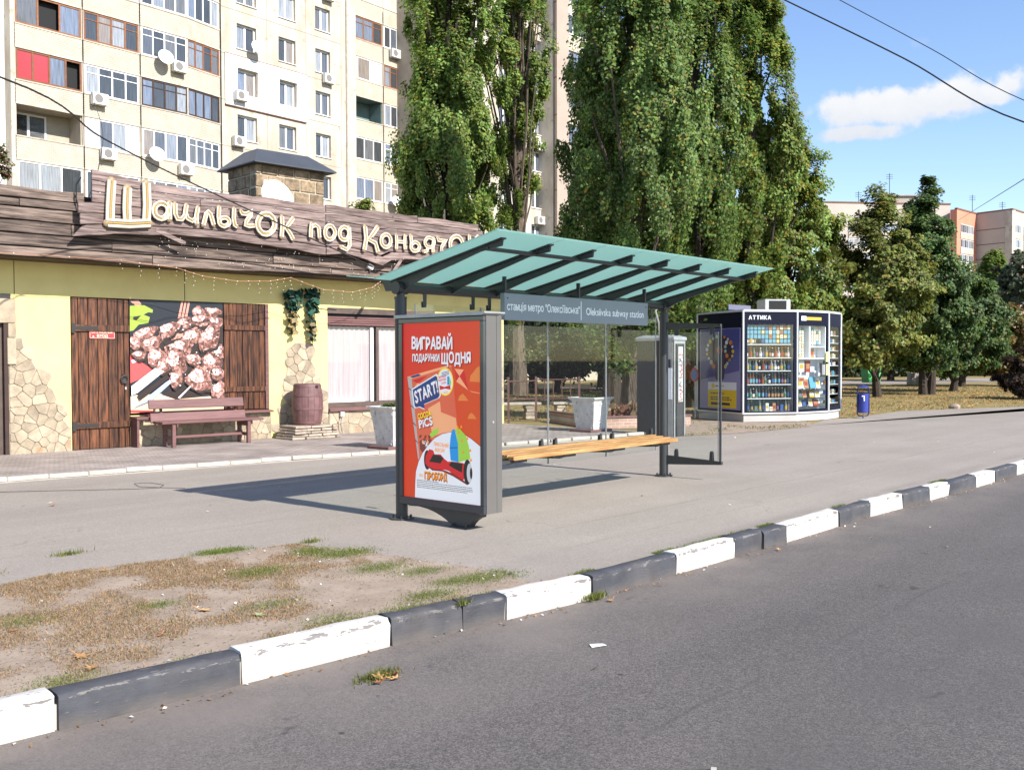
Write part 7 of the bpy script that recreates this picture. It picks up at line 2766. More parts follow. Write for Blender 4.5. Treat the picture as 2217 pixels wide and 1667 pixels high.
# facing -x, mid stride
hip = (0, 0, 0.93)
V = [hip, (-0.01, 0, 1.10), (-0.03, 0, 1.30), (-0.04, 0, 1.44), (-0.055, 0, 1.52), (-0.07, 0, 1.62), (-0.07, 0, 1.71),
     (0.0, 0.09, 0.90), (0.11, 0.09, 0.50), (0.33, 0.09, 0.17), (0.0, -0.09, 0.90), (-0.12, -0.09, 0.50), (-0.17, -0.09, 0.09),
     (-0.03, 0.17, 1.42), (-0.10, 0.22, 1.14), (-0.26, 0.20, 0.98), (-0.31, 0.19, 0.94), (-0.03, -0.17, 1.42), (0.08, -0.23, 1.16), (0.02, -0.22, 0.92), (0.0, -0.22, 0.86),
     (0.29, 0.09, 0.10), (0.20, 0.09, 0.045), (-0.20, -0.09, 0.05), (-0.31, -0.09, 0.04)]
E_ = [(0, 1), (1, 2), (2, 3), (3, 4), (4, 5), (5, 6), (0, 7), (7, 8), (8, 9), (0, 10), (10, 11), (11, 12), (3, 13), (13, 14), (14, 15), (15, 16), (3, 17), (17, 18), (18, 19), (19, 20), (9, 21), (21, 22), (12, 23), (23, 24)]
R_ = [0.13, 0.12, 0.14, 0.11, 0.055, 0.085, 0.07, 0.085, 0.06, 0.042, 0.085, 0.06, 0.042, 0.055, 0.042, 0.032, 0.035, 0.055, 0.042, 0.032, 0.035, 0.04, 0.035, 0.04, 0.035]
man = skin('person', V, E_, R_, 'skin')
man.location = (5.34, 30.2, 0)
man.rotation_euler = (0, 0, -0.15)
tag(man, 'person in an orange jacket and dark trousers walking past the kiosk', 'person')
jv = [hip, (-0.01, 0, 1.10), (-0.03, 0, 1.30), (-0.04, 0, 1.45), (-0.03, 0.17, 1.42), (-0.10, 0.22, 1.14), (-0.25, 0.20, 0.99), (-0.03, -0.17, 1.42), (0.08, -0.23, 1.16), (0.03, -0.22, 0.95), (0, 0, 0.83)]
skin('jacket', jv, [(0, 1), (1, 2), (2, 3), (3, 4), (4, 5), (5, 6), (3, 7), (7, 8), (8, 9), (0, 10)], [0.165, 0.165, 0.175, 0.12, 0.085, 0.07, 0.055, 0.085, 0.07, 0.055, 0.165], 'jacket_orange', man)
tv = [(0, 0, 0.92), (0.0, 0.09, 0.88), (0.11, 0.09, 0.50), (0.325, 0.09, 0.19), (0.0, -0.09, 0.88), (-0.12, -0.09, 0.50), (-0.168, -0.09, 0.10)]
skin('trousers', tv, [(0, 1), (1, 2), (2, 3), (0, 4), (4, 5), (5, 6)], [0.135, 0.105, 0.080, 0.062, 0.105, 0.080, 0.064], 'trousers_dark', man)
skin('shoe', [(0.345, 0.09, 0.155), (0.27, 0.09, 0.085), (0.19, 0.09, 0.04)], [(0, 1), (1, 2)], [0.055, 0.052, 0.042], 'shoe_grey', man)
skin('shoe', [(-0.15, -0.09, 0.055), (-0.23, -0.09, 0.05), (-0.33, -0.09, 0.042)], [(0, 1), (1, 2)], [0.055, 0.052, 0.042], 'shoe_grey', man)
skin('hair', [(-0.05, 0, 1.60), (-0.045, 0, 1.68), (-0.075, 0, 1.735)], [(0, 1), (1, 2)], [0.08, 0.092, 0.07], 'hair_brown', man)

# ---------------------------------------------------------------- trees
def limb_path(p0, p1, k=5, w=0.12):
    p0, p1 = Vector(p0), Vector(p1)
    out = []
    for i in range(k + 1):
        f = i / k
        q = p0.lerp(p1, f)
        if 0 < i < k:
            q += Vector((random.uniform(-w, w), random.uniform(-w, w), 0))
        out.append(q)
    return out


def tree(name, label, loc, h, R, z0, prof, nb, per, bough, leaf, col, seed, cat='tree', trunk_r=0.2, bark='bark_dark', yellow=0.06, ycol=(0.26, 0.20, 0.03), stems=1, group=None, shell=0.45, limbs=26, fast=False, var=0.28, up=0.35, spread=0.35, lumps=1.0):
    global RNG
    per = int(per * 0.90)
    nb = int(nb * 1.65)
    bough = tuple(x * 0.76 for x in bough)
    leaf = leaf * 0.82
    RNG = np.random.default_rng(seed)
    random.seed(seed)
    t = thing(name, label, cat, (loc[0], loc[1], -0.02), 0, group)
    tr_ = MB()
    tops = []
    for s_i in range(stems):
        dx = (s_i - (stems - 1) / 2) * trunk_r * 2.2
        pts = limb_path((dx, 0, -0.1), (dx * 1.5, 0, h * 0.93), 8, R * 0.05)
        tr_.tube(pts, [trunk_r * (1.35 if i == 0 else 1.0) * (1 - 0.93 * i / 8) + 0.012 for i in range(9)], 9)
        tops.append(pts)
    tr_.build('trunk', bark, t, smooth=True)
    tt = np.array([p[0] for p in prof])
    rr = np.array([p[1] for p in prof])
    ph = RNG.uniform(0, 6.28, 6)
    # boughs
    cand = RNG.uniform(0, 1, nb * 6)
    w_ = np.interp(cand, tt, rr)
    keep = RNG.uniform(size=cand.size) < (w_ / w_.max()) ** 1.2
    f = cand[keep][:nb]
    th = RNG.uniform(0, 2 * math.pi, f.size)
    lump = 1 + lumps * (0.20 * np.sin(2 * th + 5 * f + ph[0]) + 0.17 * np.sin(3 * th - 9 * f + ph[1]) + 0.14 * np.sin(21 * f + 2 * th + ph[2]))
    rad_ = R * np.interp(f, tt, rr) * lump * (RNG.uniform(0, 1, f.size) ** shell)
    bc = np.stack([rad_ * np.cos(th), rad_ * np.sin(th), z0 + (h - z0) * f], 1)
    lb = MB()
    for i in range(min(limbs, len(bc))):
        c = bc[i]
        zb = max(z0 * 0.5, c[2] - spread * h * random.uniform(0.3, 1.0) - rad_[i] * 0.6)
        lb.tube(limb_path((0, 0, zb), c, 4, R * 0.06), [0.045 * trunk_r / 0.2 * (1 - 0.2 * k) + 0.006 for k in range(5)], 5)
    if limbs:
        lb.build('limbs', bark, t)
    sc = RNG.uniform(0.6, 1.25, f.size)
    n = per * f.size
    idx = np.repeat(np.arange(f.size), per)
    d = RNG.normal(size=(n, 3))
    d /= np.linalg.norm(d, axis=1)[:, None] + 1e-9
    d *= (RNG.uniform(0, 1, n) ** 0.42)[:, None]
    # twig clusters inside each bough
    tw = RNG.integers(0, 9, n)
    key = idx * 9 + tw
    off = RNG.normal(0, 0.42, (f.size * 9, 3))
    P = bc[idx] + (d * 0.62 + off[key]) * np.array(bough)[None, :] * sc[idx][:, None]
    ty = RNG.uniform(0.75, 1.3, f.size)[idx]
    tn = tints(n, col, yellow, ycol, var) * ty[:, None]
    out = P - np.array([0, 0, (h + z0) / 2])
    out[:, 2] *= 0.3
    out /= np.linalg.norm(out, axis=1)[:, None] + 1e-9
    leaf_object('crown', P, leaf, tn, 'foliage', t, up=up, normals=out)
    return t


PPROF = [(0, 0.35), (0.06, 0.75), (0.2, 0.95), (0.4, 1.0), (0.6, 0.92), (0.8, 0.66), (0.93, 0.34), (1, 0.05)]
CPROF = [(0, 0.55), (0.1, 0.9), (0.25, 1.0), (0.5, 0.78), (0.75, 0.45), (0.92, 0.18), (1, 0.03)]
RPROF = [(0, 0.5), (0.15, 0.9), (0.4, 1.0), (0.65, 0.85), (0.85, 0.5), (1, 0.08)]
PG = 'tall poplars behind the bus shelter'
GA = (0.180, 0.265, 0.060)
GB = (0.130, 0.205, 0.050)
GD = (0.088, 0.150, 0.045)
tree('poplar_tree', 'leafy tall poplar at left, rising behind the right end of the plank sign', (-2.65, 43.5), 25.0, 1.95, 2.5, PPROF, 150, 640, (0.50, 0.50, 1.10), 0.130, GA, 101, trunk_r=0.34, group=PG)
tree('poplar_tree', 'thin poplar with bare tangled stem, second from the left', (0.28, 46.0), 26.0, 1.75, 3.0, [(0, 0.35), (0.15, 0.45), (0.32, 0.40), (0.42, 0.55), (0.55, 1.0), (0.8, 0.9), (0.95, 0.4), (1, 0.05)], 78, 520, (0.42, 0.42, 0.80), 0.125, GA, 102, trunk_r=0.36, group=PG, limbs=70, bark='bark', yellow=0.09)
tree('poplar_tree', 'largest dark poplar directly behind the shelter roof', (3.30, 27.35), 19.0, 1.75, 2.3, PPROF, 150, 760, (0.46, 0.46, 0.95), 0.085, GB, 103, trunk_r=0.30, group=PG, bark='bark', limbs=40)
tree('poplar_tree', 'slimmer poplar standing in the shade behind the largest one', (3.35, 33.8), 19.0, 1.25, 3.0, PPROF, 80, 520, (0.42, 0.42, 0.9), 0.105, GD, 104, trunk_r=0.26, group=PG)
tree('poplar_tree', 'dense poplar above the middle of the shelter roof, right of the largest one', (6.15, 33.5), 20.0, 1.75, 2.2, PPROF, 140, 620, (0.46, 0.46, 0.95), 0.105, GB, 105, trunk_r=0.3, group=PG, yellow=0.08)
tree('poplar_tree', 'sunlit yellowing poplar rising behind the kiosk against the sky', (8.60, 36.0), 19.5, 1.25, 1.8, PPROF, 120, 600, (0.42, 0.42, 0.85), 0.11, GA, 106, trunk_r=0.26, group=PG, yellow=0.16)
tree('broadleaf_tree', 'bushy green tree sloping down to the right of the poplars', (11.7, 42.0), 11.9, 2.35, 1.4, CPROF, 90, 620, (0.70, 0.70, 0.55), 0.135, GA, 107, trunk_r=0.22, yellow=0.13)
tree('broadleaf_tree', 'yellowish bushy tree between the last poplar and the sloping green tree', (10.2, 39.5), 10.2, 1.9, 1.4, RPROF, 60, 560, (0.62, 0.62, 0.5), 0.125, GA, 117, trunk_r=0.18, yellow=0.2)
LG = 'trees on the dry lawn'
tree('broadleaf_tree', 'round topped olive green tree on the lawn right of the kiosk', (15.35, 42.0), 8.6, 1.95, 1.2, [(0, 0.5), (0.15, 0.9), (0.35, 1.0), (0.55, 0.85), (0.75, 0.55), (0.9, 0.25), (1, 0.05)], 82, 600, (0.70, 0.70, 0.50), 0.135, (0.165, 0.200, 0.052), 108, trunk_r=0.15, yellow=0.12, group=LG)
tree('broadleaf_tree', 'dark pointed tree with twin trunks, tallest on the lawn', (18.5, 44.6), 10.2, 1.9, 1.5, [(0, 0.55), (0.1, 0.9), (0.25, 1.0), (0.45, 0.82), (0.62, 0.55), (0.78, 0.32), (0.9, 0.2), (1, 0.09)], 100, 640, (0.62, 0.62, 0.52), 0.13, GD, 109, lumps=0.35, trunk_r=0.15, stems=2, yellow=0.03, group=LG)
tree('broadleaf_tree', 'low dark tree right of the pointed one', (21.6, 49.0), 6.3, 2.2, 0.8, RPROF, 70, 560, (0.7, 0.7, 0.5), 0.14, GD, 110, trunk_r=0.16, yellow=0.05, group=LG)
tree('broadleaf_tree', 'dark rounded tree in front of the orange block', (25.6, 57.0), 6.4, 2.1, 0.9, RPROF, 66, 520, (0.7, 0.7, 0.5), 0.16, (0.10, 0.155, 0.05), 111, trunk_r=0.16, yellow=0.03, group=LG)
tree('poplar_tree', 'small bright young poplar in front of the far orange block', (33.7, 70.0), 9.9, 1.05, 0.8, PPROF, 60, 380, (0.42, 0.42, 0.8), 0.17, (0.17, 0.25, 0.06), 112, trunk_r=0.12, yellow=0.04)
tree('pine_tree', 'grey green pine with reddish trunk at the right edge', (33.4, 66.0), 8.6, 1.5, 5.0, RPROF, 46, 420, (0.5, 0.5, 0.32), 0.16, (0.11, 0.14, 0.08), 113, trunk_r=0.17, bark='bark_pine', yellow=0.0)
tree('broadleaf_tree', 'rusty brown green young tree at the right edge of the lawn', (29.0, 58.0), 4.6, 1.8, 0.5, RPROF, 46, 420, (0.6, 0.6, 0.45), 0.15, (0.16, 0.14, 0.045), 114, trunk_r=0.10, yellow=0.3, ycol=(0.22, 0.12, 0.03))
tree('shrub', 'low dark purple brown shrub at the edge of the lawn', (20.5, 39.6), 1.95, 1.25, 0.15, RPROF, 46, 330, (0.34, 0.34, 0.26), 0.085, (0.085, 0.06, 0.045), 115, cat='shrub', trunk_r=0.05, bark='bark', yellow=0.05, ycol=(0.2, 0.1, 0.04), limbs=40, var=0.4)
tree('broadleaf_tree', 'small leafy tree peeping over the restaurant roof right of the stone chimney', (-3.95, 27.0), 5.85, 1.05, 3.6, RPROF, 34, 260, (0.36, 0.36, 0.26), 0.09, (0.15, 0.20, 0.045), 116, trunk_r=0.10, yellow=0.12)
tree('broadleaf_tree', 'sparse tree with reddish leaves cut off by the left edge of the photo', (-14.15, 26.0), 9.0, 0.95, 4.6, RPROF, 20, 150, (0.30, 0.30, 0.3), 0.09, (0.09, 0.11, 0.035), 118, trunk_r=0.08, yellow=0.35, ycol=(0.24, 0.10, 0.05))
BG = 'shady trees in the yard behind the shelter'
for i, (x, y, h, R, lab) in enumerate((
        (-3.2, 52, 7.0, 2.6, 'shady yard tree just right of the restaurant corner'),
        (1.2, 56, 8.0, 3.0, 'shady yard tree seen over the railing through the left glass'),
        (5.2, 58, 8.5, 3.2, 'shady yard tree seen through the middle glass of the shelter'),
        (9.6, 60, 8.5, 3.2, 'shady yard tree behind the advert pillar'),
        (14.2, 64, 8.0, 3.2, 'shady yard tree directly behind the kiosk'),
        (21.0, 68, 7.0, 3.0, 'shady yard tree behind the olive green lawn tree'),
        (28.0, 74, 6.5, 3.0, 'shady yard tree behind the dark lawn trees'))):
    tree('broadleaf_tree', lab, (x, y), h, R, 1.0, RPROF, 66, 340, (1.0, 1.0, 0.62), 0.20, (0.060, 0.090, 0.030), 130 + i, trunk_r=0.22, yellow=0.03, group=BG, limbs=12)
for i, (x, y, h, R, lab) in enumerate((
        (-1.6, 47.5, 4.4, 2.0, 'dense low shady bush beyond the railing at the left'),
        (2.2, 49.5, 4.6, 2.3, 'dense low shady bush beyond the stone benches'),
        (6.2, 51.5, 4.8, 2.4, 'dense low shady bush left of the advert pillar'),
        (10.4, 54.0, 4.8, 2.4, 'dense low shady bush right of the advert pillar'))):
    tree('shrub', lab, (x, y), h, R, 0.9, RPROF, 60, 330, (0.8, 0.8, 0.6), 0.17, (0.045, 0.070, 0.026), 150 + i, cat='bush', trunk_r=0.14, yellow=0.04, group='shady bushes in the yard', limbs=10)  # dark leaf colour stands for the shade behind the shelter
# low leafy branch hanging from the big poplar, seen through the glass
big = [o for o in COL.objects if o.get('label', '').startswith('largest dark poplar')][0]
RNG = np.random.default_rng(77)
P = []
for (cx, cy, cz, n_, s_) in ((-0.95, -0.7, 2.15, 260, 0.20), (-0.70, -0.8, 1.80, 420, 0.20), (-0.45, -0.85, 1.48, 420, 0.17), (-1.3, -0.6, 2.5, 300, 0.25), (-1.7, -0.3, 2.8, 340, 0.3), (0.2, -0.8, 2.7, 380, 0.3), (0.9, -0.5, 2.6, 380, 0.3)):
    P.append(RNG.normal(size=(n_, 3)) * s_ * np.array([1, 1, 0.8]) + np.array([cx, cy, cz]))
P = np.concatenate(P)
leaf_object('low_branch', P, 0.085, tints(len(P), (0.10, 0.15, 0.035), 0.05), 'foliage', big)
MB().tube([(0, 0, 3.0), (-0.7, -0.5, 2.4), (-0.5, -0.8, 1.6)], [0.03, 0.02, 0.008], 5).build('low_limb', 'bark', big)

# far hedge line closing the view under the trees
RNG = np.random.default_rng(55)
n = 26000
xx = RNG.uniform(-45, 75, n)
P = np.stack([xx, 78 + 0.32 * xx + RNG.normal(0, 0.7, n), np.abs(RNG.normal(0, 1.15, n)) + 0.05], 1)
stuff(leaf_object('hedge', P, 0.32, tints(n, (0.040, 0.058, 0.024), 0.04), 'foliage'))
bw = thing('boundary_wall', 'long low dark yard wall far behind the lawn trees', 'wall', (-40, 82, 0), 0.31)
MB().box(0, 130, 0, 0.3, 0, 1.9).build('wall', 'rail_brown', bw)
MB().box(0, 130, -0.05, 0.35, 1.902, 2.0).build('coping', 'concrete', bw)
gbn = thing('rubbish_container', 'bright green rubbish container far under the lawn trees', 'container', (22.6, 63.0, 0), 0.3)
flat('bin_green', (0.10, 0.45, 0.14), 0.5)
MB().prism([(-0.42, 0.1), (0.42, 0.1), (0.5, 0.95), (-0.5, 0.95)], 'y', -0.35, 0.35).build('body', 'bin_green', gbn)
MB().box(-0.53, 0.53, -0.38, 0.38, 0.952, 1.03).build('lid', 'bin_green', gbn)
wbx = tag(MB().prism([(-0.55, 0), (0.55, 0), (0.5, 0.75), (-0.5, 0.75)], 'y', -0.3, 0.3).build('concrete_planter', 'concrete', None, bevel=0.03), 'pale concrete block planter on the far path right of the twin trunks', 'planter')
wbx.location = (24.7, 61.0, 0)
rk = MB()
rk.lathe([(0.001, -0.02), (0.17, 0.0), (0.19, 0.07), (0.12, 0.14), (0.001, 0.16)], 9)
rk.v = [(x * (1 + 0.2 * math.sin(7 * y)), y * (0.8 + 0.15 * math.cos(9 * x)), z) for x, y, z in rk.v]
rko = tag(rk.build('rock', 'slate_stone', None, smooth=True, ang=30), 'single grey rock lying at the edge of the dry lawn', 'rock')
rko.location = (14.25, 32.2, -0.01)


GREEN = [(-1.50, 2.50, 0.30, 1.0), (-1.75, 2.42, 0.22, 0.6), (-2.14, 2.60, 0.22, 0.8), (-1.58, 1.0, 0.28, 0.9), (-1.69, 0.71, 0.2, 0.8), (-2.44, 1.08, 0.32, 0.9), (-2.17, 0.15, 0.24, 0.7), (-3.46, 1.45, 0.18, 0.5), (-4.6, 2.54, 0.24, 0.5), (-1.75, 1.65, 0.28, 0.8), (-1.62, 2.0, 0.24, 0.7), (-3.0, 2.0, 0.2, 0.4), (-4.2, 1.2, 0.25, 0.3), (-2.95, 2.62, 0.25, 0.5), (-2.5, 2.75, 0.25, 0.4)]
KERBG = [(-5.3, -4.5, 700), (-4.1, -3.8, 600), (-3.6, -2.8, 1100), (-2.75, -2.0, 1500), (-1.95, -1.75, 1200), (-0.95, -0.72, 1800), (0.10, 0.42, 2200), (0.45, 0.66, 500), (0.70, 1.30, 1300), (1.35, 1.65, 1100), (1.85, 2.12, 2600), (3.5, 3.8, 700), (6.35, 6.85, 1800), (5.2, 5.4, 700)]
FALLEN = [(-4.34, 2.20, 0.0, 0.060, 'leaf_tan', 'tan maple leaf on the left part of the verge'), (-3.36, 1.82, 0.0, 0.058, 'leaf_tan', 'tan maple leaf near the middle of the verge'), (-3.20, 2.19, 0.0, 0.050, 'leaf_green', 'pale green leaf on the bare middle of the verge'), (-4.40, 2.45, 0.0, 0.050, 'leaf_tan', 'curled tan leaf beside the kerb at the left of the verge'), (-3.85, 2.15, 0.0, 0.030, 'leaf_rust', 'small rust leaf on the verge between the two maple leaves'), (-4.36, 1.40, 0.0, 0.038, 'leaf_rust', 'rusty leaf in the dry grass at the far left of the verge'), (-3.19, 0.16, 0.0, 0.045, 'leaf_tan', 'tan leaf on the far edge of the verge against the pavement'), (-3.22, 3.34, -0.15, 0.050, 'leaf_tan', 'tan leaf in the gutter heap beside the white kerb stone'), (-3.12, 3.36, -0.15, 0.045, 'leaf_rust', 'rust leaf on the right of the gutter heap'), (-3.17, 3.42, -0.15, 0.042, 'leaf_tan', 'curled tan leaf in front of the gutter heap'), (-3.28, 3.40, -0.15, 0.035, 'leaf_rust', 'small rust leaf on the left of the gutter heap'), (-0.95, 3.27, -0.15, 0.035, 'leaf_tan', 'tan leaf in the gutter by the second white kerb stone'), (1.62, 3.3, -0.15, 0.030, 'leaf_tan', 'small tan leaf in the gutter right of the shelter'), (-4.9, -0.2, 0.0, 0.045, 'leaf_green', 'pale yellow leaf on the pavement at the left'), (-1.9, -3.6, 0.0, 0.04, 'leaf_rust', 'rust leaf on the pavement next to the terrace edging'), (0.9, -0.9, 0.0, 0.04, 'leaf_rust', 'rust leaf on the pavement under the shelter')]
RNG = np.random.default_rng(91)
# weed tufts growing at two kerb joints and in the pavement
us_, vs_2, zs_2 = [], [], []
for (u, v, z, r_, k) in ((-3.20, 3.30, -0.15, 0.05, 420), (-0.99, 3.16, -0.13, 0.035, 420), (-2.19, 2.99, 0.02, 0.02, 120), (-5.4, -0.9, 0.0, 0.05, 10), (-3.05, -0.73, 0.0, 0.05, 180), (-4.0, -0.35, 0.0, 0.075, 420), (-1.4, 0.35, 0.0, 0.05, 120), (-4.5, -0.75, 0.0, 0.04, 90)):
    us_.append(RNG.normal(u, r_ * 1.5, k))
    vs_2.append(RNG.normal(v, r_ * 0.6, k))
    zs_2.append(np.full(k, z))
us_, vs_2, zs_2 = np.concatenate(us_), np.concatenate(vs_2), np.concatenate(zs_2)
WEEDJ = (us_, vs_2, zs_2)

# ---------------------------------------------------------------- grass, weeds, fallen leaves
def pnoise(x, y, seed, f0, f1, n=16):
    r = np.random.default_rng(seed)
    k = r.uniform(f0, f1, n)
    a = r.uniform(0, 2 * math.pi, n)
    p = r.uniform(0, 2 * math.pi, n)
    s = np.zeros_like(x)
    for i in range(n):
        s += np.cos(k[i] * (x * math.cos(a[i]) + y * math.sin(a[i])) + p[i])
    return s / math.sqrt(n / 2)


def in_poly_np(x, y, poly):
    c = np.zeros(x.shape, bool)
    n = len(poly)
    for i in range(n):
        (x1, y1), (x2, y2) = poly[i], poly[(i + 1) % n]
        if y1 == y2:
            continue
        k = ((y1 > y) != (y2 > y)) & (x < (x2 - x1) * (y - y1) / (y2 - y1) + x1)
        c ^= k
    return c


def blades(name, P, h, w, tint, lean=1.2):
    n = len(P)
    a = RNG.uniform(0, 2 * math.pi, n)
    hh = h * RNG.uniform(0.5, 1.4, n)
    ln = np.abs(RNG.normal(0, lean, n)).clip(0, 2.5)
    b_ = RNG.uniform(0, 2 * math.pi, n)
    V = np.empty((n, 3, 3))
    dx, dy = np.cos(a) * w * 0.5, np.sin(a) * w * 0.5
    V[:, 0] = P + np.stack([dx, dy, np.zeros(n)], 1)
    V[:, 1] = P - np.stack([dx, dy, np.zeros(n)], 1)
    s_ = 1 / np.sqrt(1 + ln * ln)
    V[:, 2] = P + np.stack([np.cos(b_) * ln * s_ * hh, np.sin(b_) * ln * s_ * hh, s_ * hh], 1)
    me = bpy.data.meshes.new(name)
    me.vertices.add(n * 3)
    me.vertices.foreach_set('co', V.reshape(-1).astype(np.float32))
    me.loops.add(n * 3)
    me.loops.foreach_set('vertex_index', np.arange(n * 3, dtype=np.int32))
    me.polygons.add(n)
    me.polygons.foreach_set('loop_start', np.arange(0, n * 3, 3, dtype=np.int32))
    me.update(calc_edges=True)
    at = me.color_attributes.new('tint', 'FLOAT_COLOR', 'POINT')
    C = np.ones((n, 3, 4), dtype=np.float32)
    C[:, :, :3] = tint[:, None, :]
    at.data.foreach_set('color', C.reshape(-1))
    me.materials.append(M('grass_blade'))
    o = bpy.data.objects.new(name, me)
    COL.objects.link(o)
    return stuff(o)


def sh_np(u, v, z):
    return np.stack([X0 + u * math.cos(TH) + v * math.sin(TH), Y0 + u * math.sin(TH) - v * math.cos(TH), z], 1)


RNG = np.random.default_rng(5)
n = 400000
u = RNG.uniform(-8, 0.2, n)
y = RNG.uniform(-3.2, 0.4, n)
ok = in_poly_np(u, y, VERGE)
m1 = pnoise(u, y, 1, 1.5, 7.0) + 0.5 * pnoise(u, y, 2, 9, 24)
bare = np.exp(-(((u + 1.9) / 0.75) ** 2 + ((y + 2.15) / 0.45) ** 2)) * 2.4 + np.exp(-(((u + 3.4) / 0.5) ** 2 + ((y + 2.45) / 0.2) ** 2)) * 1.6
edge_ = 0.0
m1 = m1 - bare + 0.55 * np.clip((-u - 2.2) / 1.5, -1, 1)
ok &= RNG.uniform(size=n) < 1 / (1 + np.exp(-(m1 - 0.10) * 3.4))
u, y = u[ok], y[ok]
gpatch = np.zeros_like(u)
for (cu, cv, cr_, ga_) in GREEN:
    gpatch += ga_ * np.exp(-(((u - cu) / cr_) ** 2 + ((y + cv) / (cr_ * 0.75)) ** 2))
gm = gpatch * 1.5 + pnoise(u, y, 3, 1.2, 4.5) * 0.30 - 0.12
g_ = RNG.uniform(size=u.size) < np.clip(gm, 0.03, 0.92)
tn = np.where(g_[:, None], np.array([[0.150, 0.175, 0.045]]), np.array([[0.285, 0.190, 0.100]])) * RNG.normal(1, 0.28, (u.size, 1)).clip(0.4, 1.7)
tn[:, 0] *= RNG.uniform(0.8, 1.2, u.size)
blades('dry_grass', sh_np(u, -y, np.full(u.size, 0.006)), 0.017, 0.0060, tn, lean=2.0)
# extra dense green tufts
us_, vs_2 = [], []
for (cu, cv, cr_, ga_) in GREEN:
    k = int(4600 * ga_ * cr_ / 0.25)
    us_.append(RNG.normal(cu, cr_ * 0.5, k))
    vs_2.append(RNG.normal(cv, cr_ * 0.32, k))
for (a, c, dens) in KERBG:
    k = int(abs(c - a) * dens)
    uu = RNG.uniform(a, c, k)
    us_.append(uu)
    vs_2.append(np.array([kv(q) for q in uu]) - 0.158 - np.abs(RNG.normal(0, 0.030, k)))
us_, vs_2 = np.concatenate(us_), np.concatenate(vs_2)
tn = np.array([[0.115, 0.165, 0.030]]) * RNG.normal(1, 0.3, (us_.size, 1)).clip(0.4, 1.7)
tn[:, 0] *= RNG.uniform(0.75, 1.5, us_.size)
blades('green_weeds', sh_np(us_, vs_2, np.full(us_.size, 0.0)), 0.019, 0.0055, tn, lean=1.9)
us_, vs_2, zs_2 = WEEDJ
tn = np.array([[0.14, 0.155, 0.035]]) * RNG.normal(1, 0.3, (us_.size, 1)).clip(0.4, 1.7)
blades('joint_weeds', sh_np(us_, vs_2, zs_2), 0.042, 0.007, tn, lean=1.0)
# dry lawn behind the kiosk and the shelter
n = 90000
x = RNG.uniform(-6, 34, n)
y = RNG.uniform(22, 60, n)
LAWN = [(9.3, 27.4), (11.9, 30.8), (14, 31.9), (17.2, 33.4), (34, 46), (34, 66), (10, 54), (-6, 53), (-1, 26.5), (1.2, 26.0), (2.2, 25.2), (4.8, 24.5), (5.0, 27.5), (6, 30), (9, 29)]
ok = in_poly_np(x, y, LAWN) & (pnoise(x, y, 8, 0.6, 3) > -0.9)
x, y = x[ok], y[ok]
tn = np.where((RNG.uniform(size=x.size) < 0.20)[:, None], np.array([[0.12, 0.15, 0.035]]), np.array([[0.32, 0.225, 0.095]])) * RNG.normal(1, 0.25, (x.size, 1)).clip(0.4, 1.6)
blades('lawn_grass', np.stack([x, y, np.full(x.size, -0.012)], 1), 0.055, 0.03, tn, lean=1.2)
n = 9000
x = RNG.uniform(-6, 34, n)
y = RNG.uniform(22, 58, n)
ok = in_poly_np(x, y, LAWN) & (pnoise(x, y, 9, 0.3, 1.5) > -0.2)
x, y = x[ok], y[ok]
tn = tints(x.size, (0.48, 0.29, 0.10), 0.25, (0.36, 0.15, 0.06), 0.3)
stuff(leaf_object('leaf_litter', np.stack([x, y, np.full(x.size, 0.012)], 1), 0.095, tn, 'grass_blade', up=2.0, aspect=1.2))
# weeds at the foot of the kiosk and in the worn patch
n = 2600
x = RNG.uniform(3.6, 7.6, n)
y = RNG.uniform(20.8, 25.6, n)
q_ = np.array([toSH(a, b_) for a, b_ in zip(x, y)])
ok = in_poly_np(q_[:, 0], q_[:, 1], KD) & (pnoise(x, y, 12, 1.5, 5) > 0.5)
x, y = x[ok], y[ok]
tn = np.array([[0.13, 0.145, 0.035]]) * RNG.normal(1, 0.3, (x.size, 1)).clip(0.4, 1.6)
blades('worn_weeds', np.stack([x, y, np.full(x.size, 0.006)], 1), 0.05, 0.02, tn, lean=1.0)
# gravel and paper scraps on the verge and along the kerb
n = 700
u = RNG.uniform(-7, -0.6, n)
y = RNG.uniform(-3.1, 0.0, n)
ok = in_poly_np(u, y, VERGE)
u, y = u[ok], y[ok]
tn = np.where((RNG.uniform(size=u.size) < 0.3)[:, None], np.array([[0.70, 0.68, 0.64]]), np.array([[0.33, 0.28, 0.24]])) * RNG.uniform(0.7, 1.1, (u.size, 1))
stuff(leaf_object('gravel', sh_np(u, -y, np.full(u.size, 0.012)), 0.018, tn, 'grass_blade', up=1.0, aspect=1.1))
n = 340
u = RNG.uniform(-7, 12, n)
v = np.array([kv(q) for q in u]) + np.abs(RNG.normal(0.02, 0.06, n)) + 0.012
tn = np.where((RNG.uniform(size=n) < 0.25)[:, None], np.array([[0.72, 0.70, 0.66]]), np.array([[0.34, 0.20, 0.10]])) * RNG.uniform(0.5, 1.1, (n, 1))
stuff(leaf_object('gutter_litter', sh_np(u, v, np.full(n, -0.142)), 0.016, tn, 'grass_blade', up=1.2, aspect=1.5))
n = 60
u = RNG.uniform(-4, 14, n)
v = RNG.uniform(-4, 7, n)
okp = (v < np.array([kv(q) for q in u]) - 0.2)
tn = np.tile(np.array([[0.66, 0.62, 0.54]]), (n, 1)) * RNG.uniform(0.5, 1.1, (n, 1))
stuff(leaf_object('pavement_litter', sh_np(u, v, np.where(okp, 0.008, -0.142)), 0.030, tn, 'grass_blade', up=1.6, aspect=1.7))


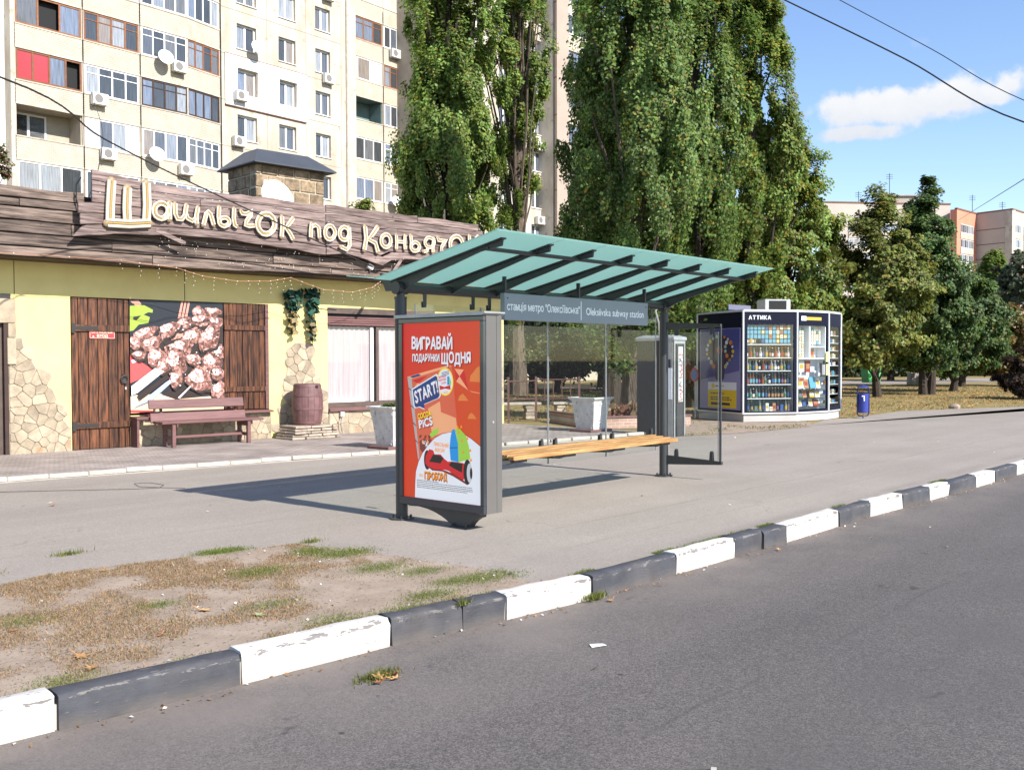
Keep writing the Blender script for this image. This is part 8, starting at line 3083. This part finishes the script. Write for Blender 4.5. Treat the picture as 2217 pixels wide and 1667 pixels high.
lw_ = [(-6.36, 12.17), (-5.52, 12.32), (-4.71, 12.43), (-4.44, 12.56), (-4.48, 12.84), (-4.75, 13.08), (-4.92, 12.99), (-4.73, 12.66), (-4.41, 12.56), (-4.1, 12.5)]
o = tag(MB().tube([(x, y, 0.008) for x, y in lw_], 0.003, 5).build('loose_wire', 'wire_black'), 'thin loose black wire lying in a loop on the pavement', 'wire')
# single fallen leaves
def maple(sz, curl):
    k = MB()
    tips = [(0, 1.0), (0.9, 0.45), (0.75, -0.35), (0.15, -0.75), (-0.15, -0.75), (-0.75, -0.35), (-0.9, 0.45)]
    out = []
    for i, (x, y) in enumerate(tips):
        x2, y2 = tips[(i + 1) % len(tips)]
        out.append((x, y))
        if i != 3:
            out.append(((x + x2) * 0.26, (y + y2) * 0.26 + 0.03))
    vs = [(0, 0, 0.0)] + [(x * sz, y * sz, curl * sz * (x * x * 0.7 + 0.35 * y * abs(y)) + 0.004) for x, y in out]
    k.add(vs, [(0, i, i % len(out) + 1) for i in range(1, len(out) + 1)])
    k.tube([(0, -0.5 * sz, 0.004), (0.1 * sz, -1.3 * sz, 0.02 * 1)], 0.0025, 4)
    return k


pbr('leaf_tan', (0.52, 0.30, 0.12), (0.36, 0.19, 0.075), rough=0.7, scale=20, rnd=0.2)
pbr('leaf_rust', (0.36, 0.14, 0.06), (0.24, 0.09, 0.04), rough=0.7, scale=20, rnd=0.2)
pbr('leaf_green', (0.36, 0.40, 0.20), (0.28, 0.30, 0.12), rough=0.7, scale=20, rnd=0.2)
random.seed(31)
for (u, v, z, sz, mt_, lab) in FALLEN:
    o = maple(sz, random.uniform(0.1, 0.6)).build('fallen_leaf', mt_, None)
    o.location = SH(u, v, z + 0.012)
    o.rotation_euler = (random.uniform(-.2, .2), random.uniform(-.2, .2), random.uniform(0, 6.28))
    tag(o, lab, 'leaf', 'single fallen leaves')
pr = tag(MB().add([(-0.05, -0.03, 0), (0.05, -0.025, 0.004), (0.045, 0.03, 0.0), (-0.045, 0.025, 0.006)], [(0, 1, 2, 3)]).build('paper_scrap', 'sign_white', None), 'white paper scrap lying alone on the grey road', 'paper scrap')
pr.location = (0.52, 6.08, -0.146)
pr.rotation_euler = (0, 0, 0.3)
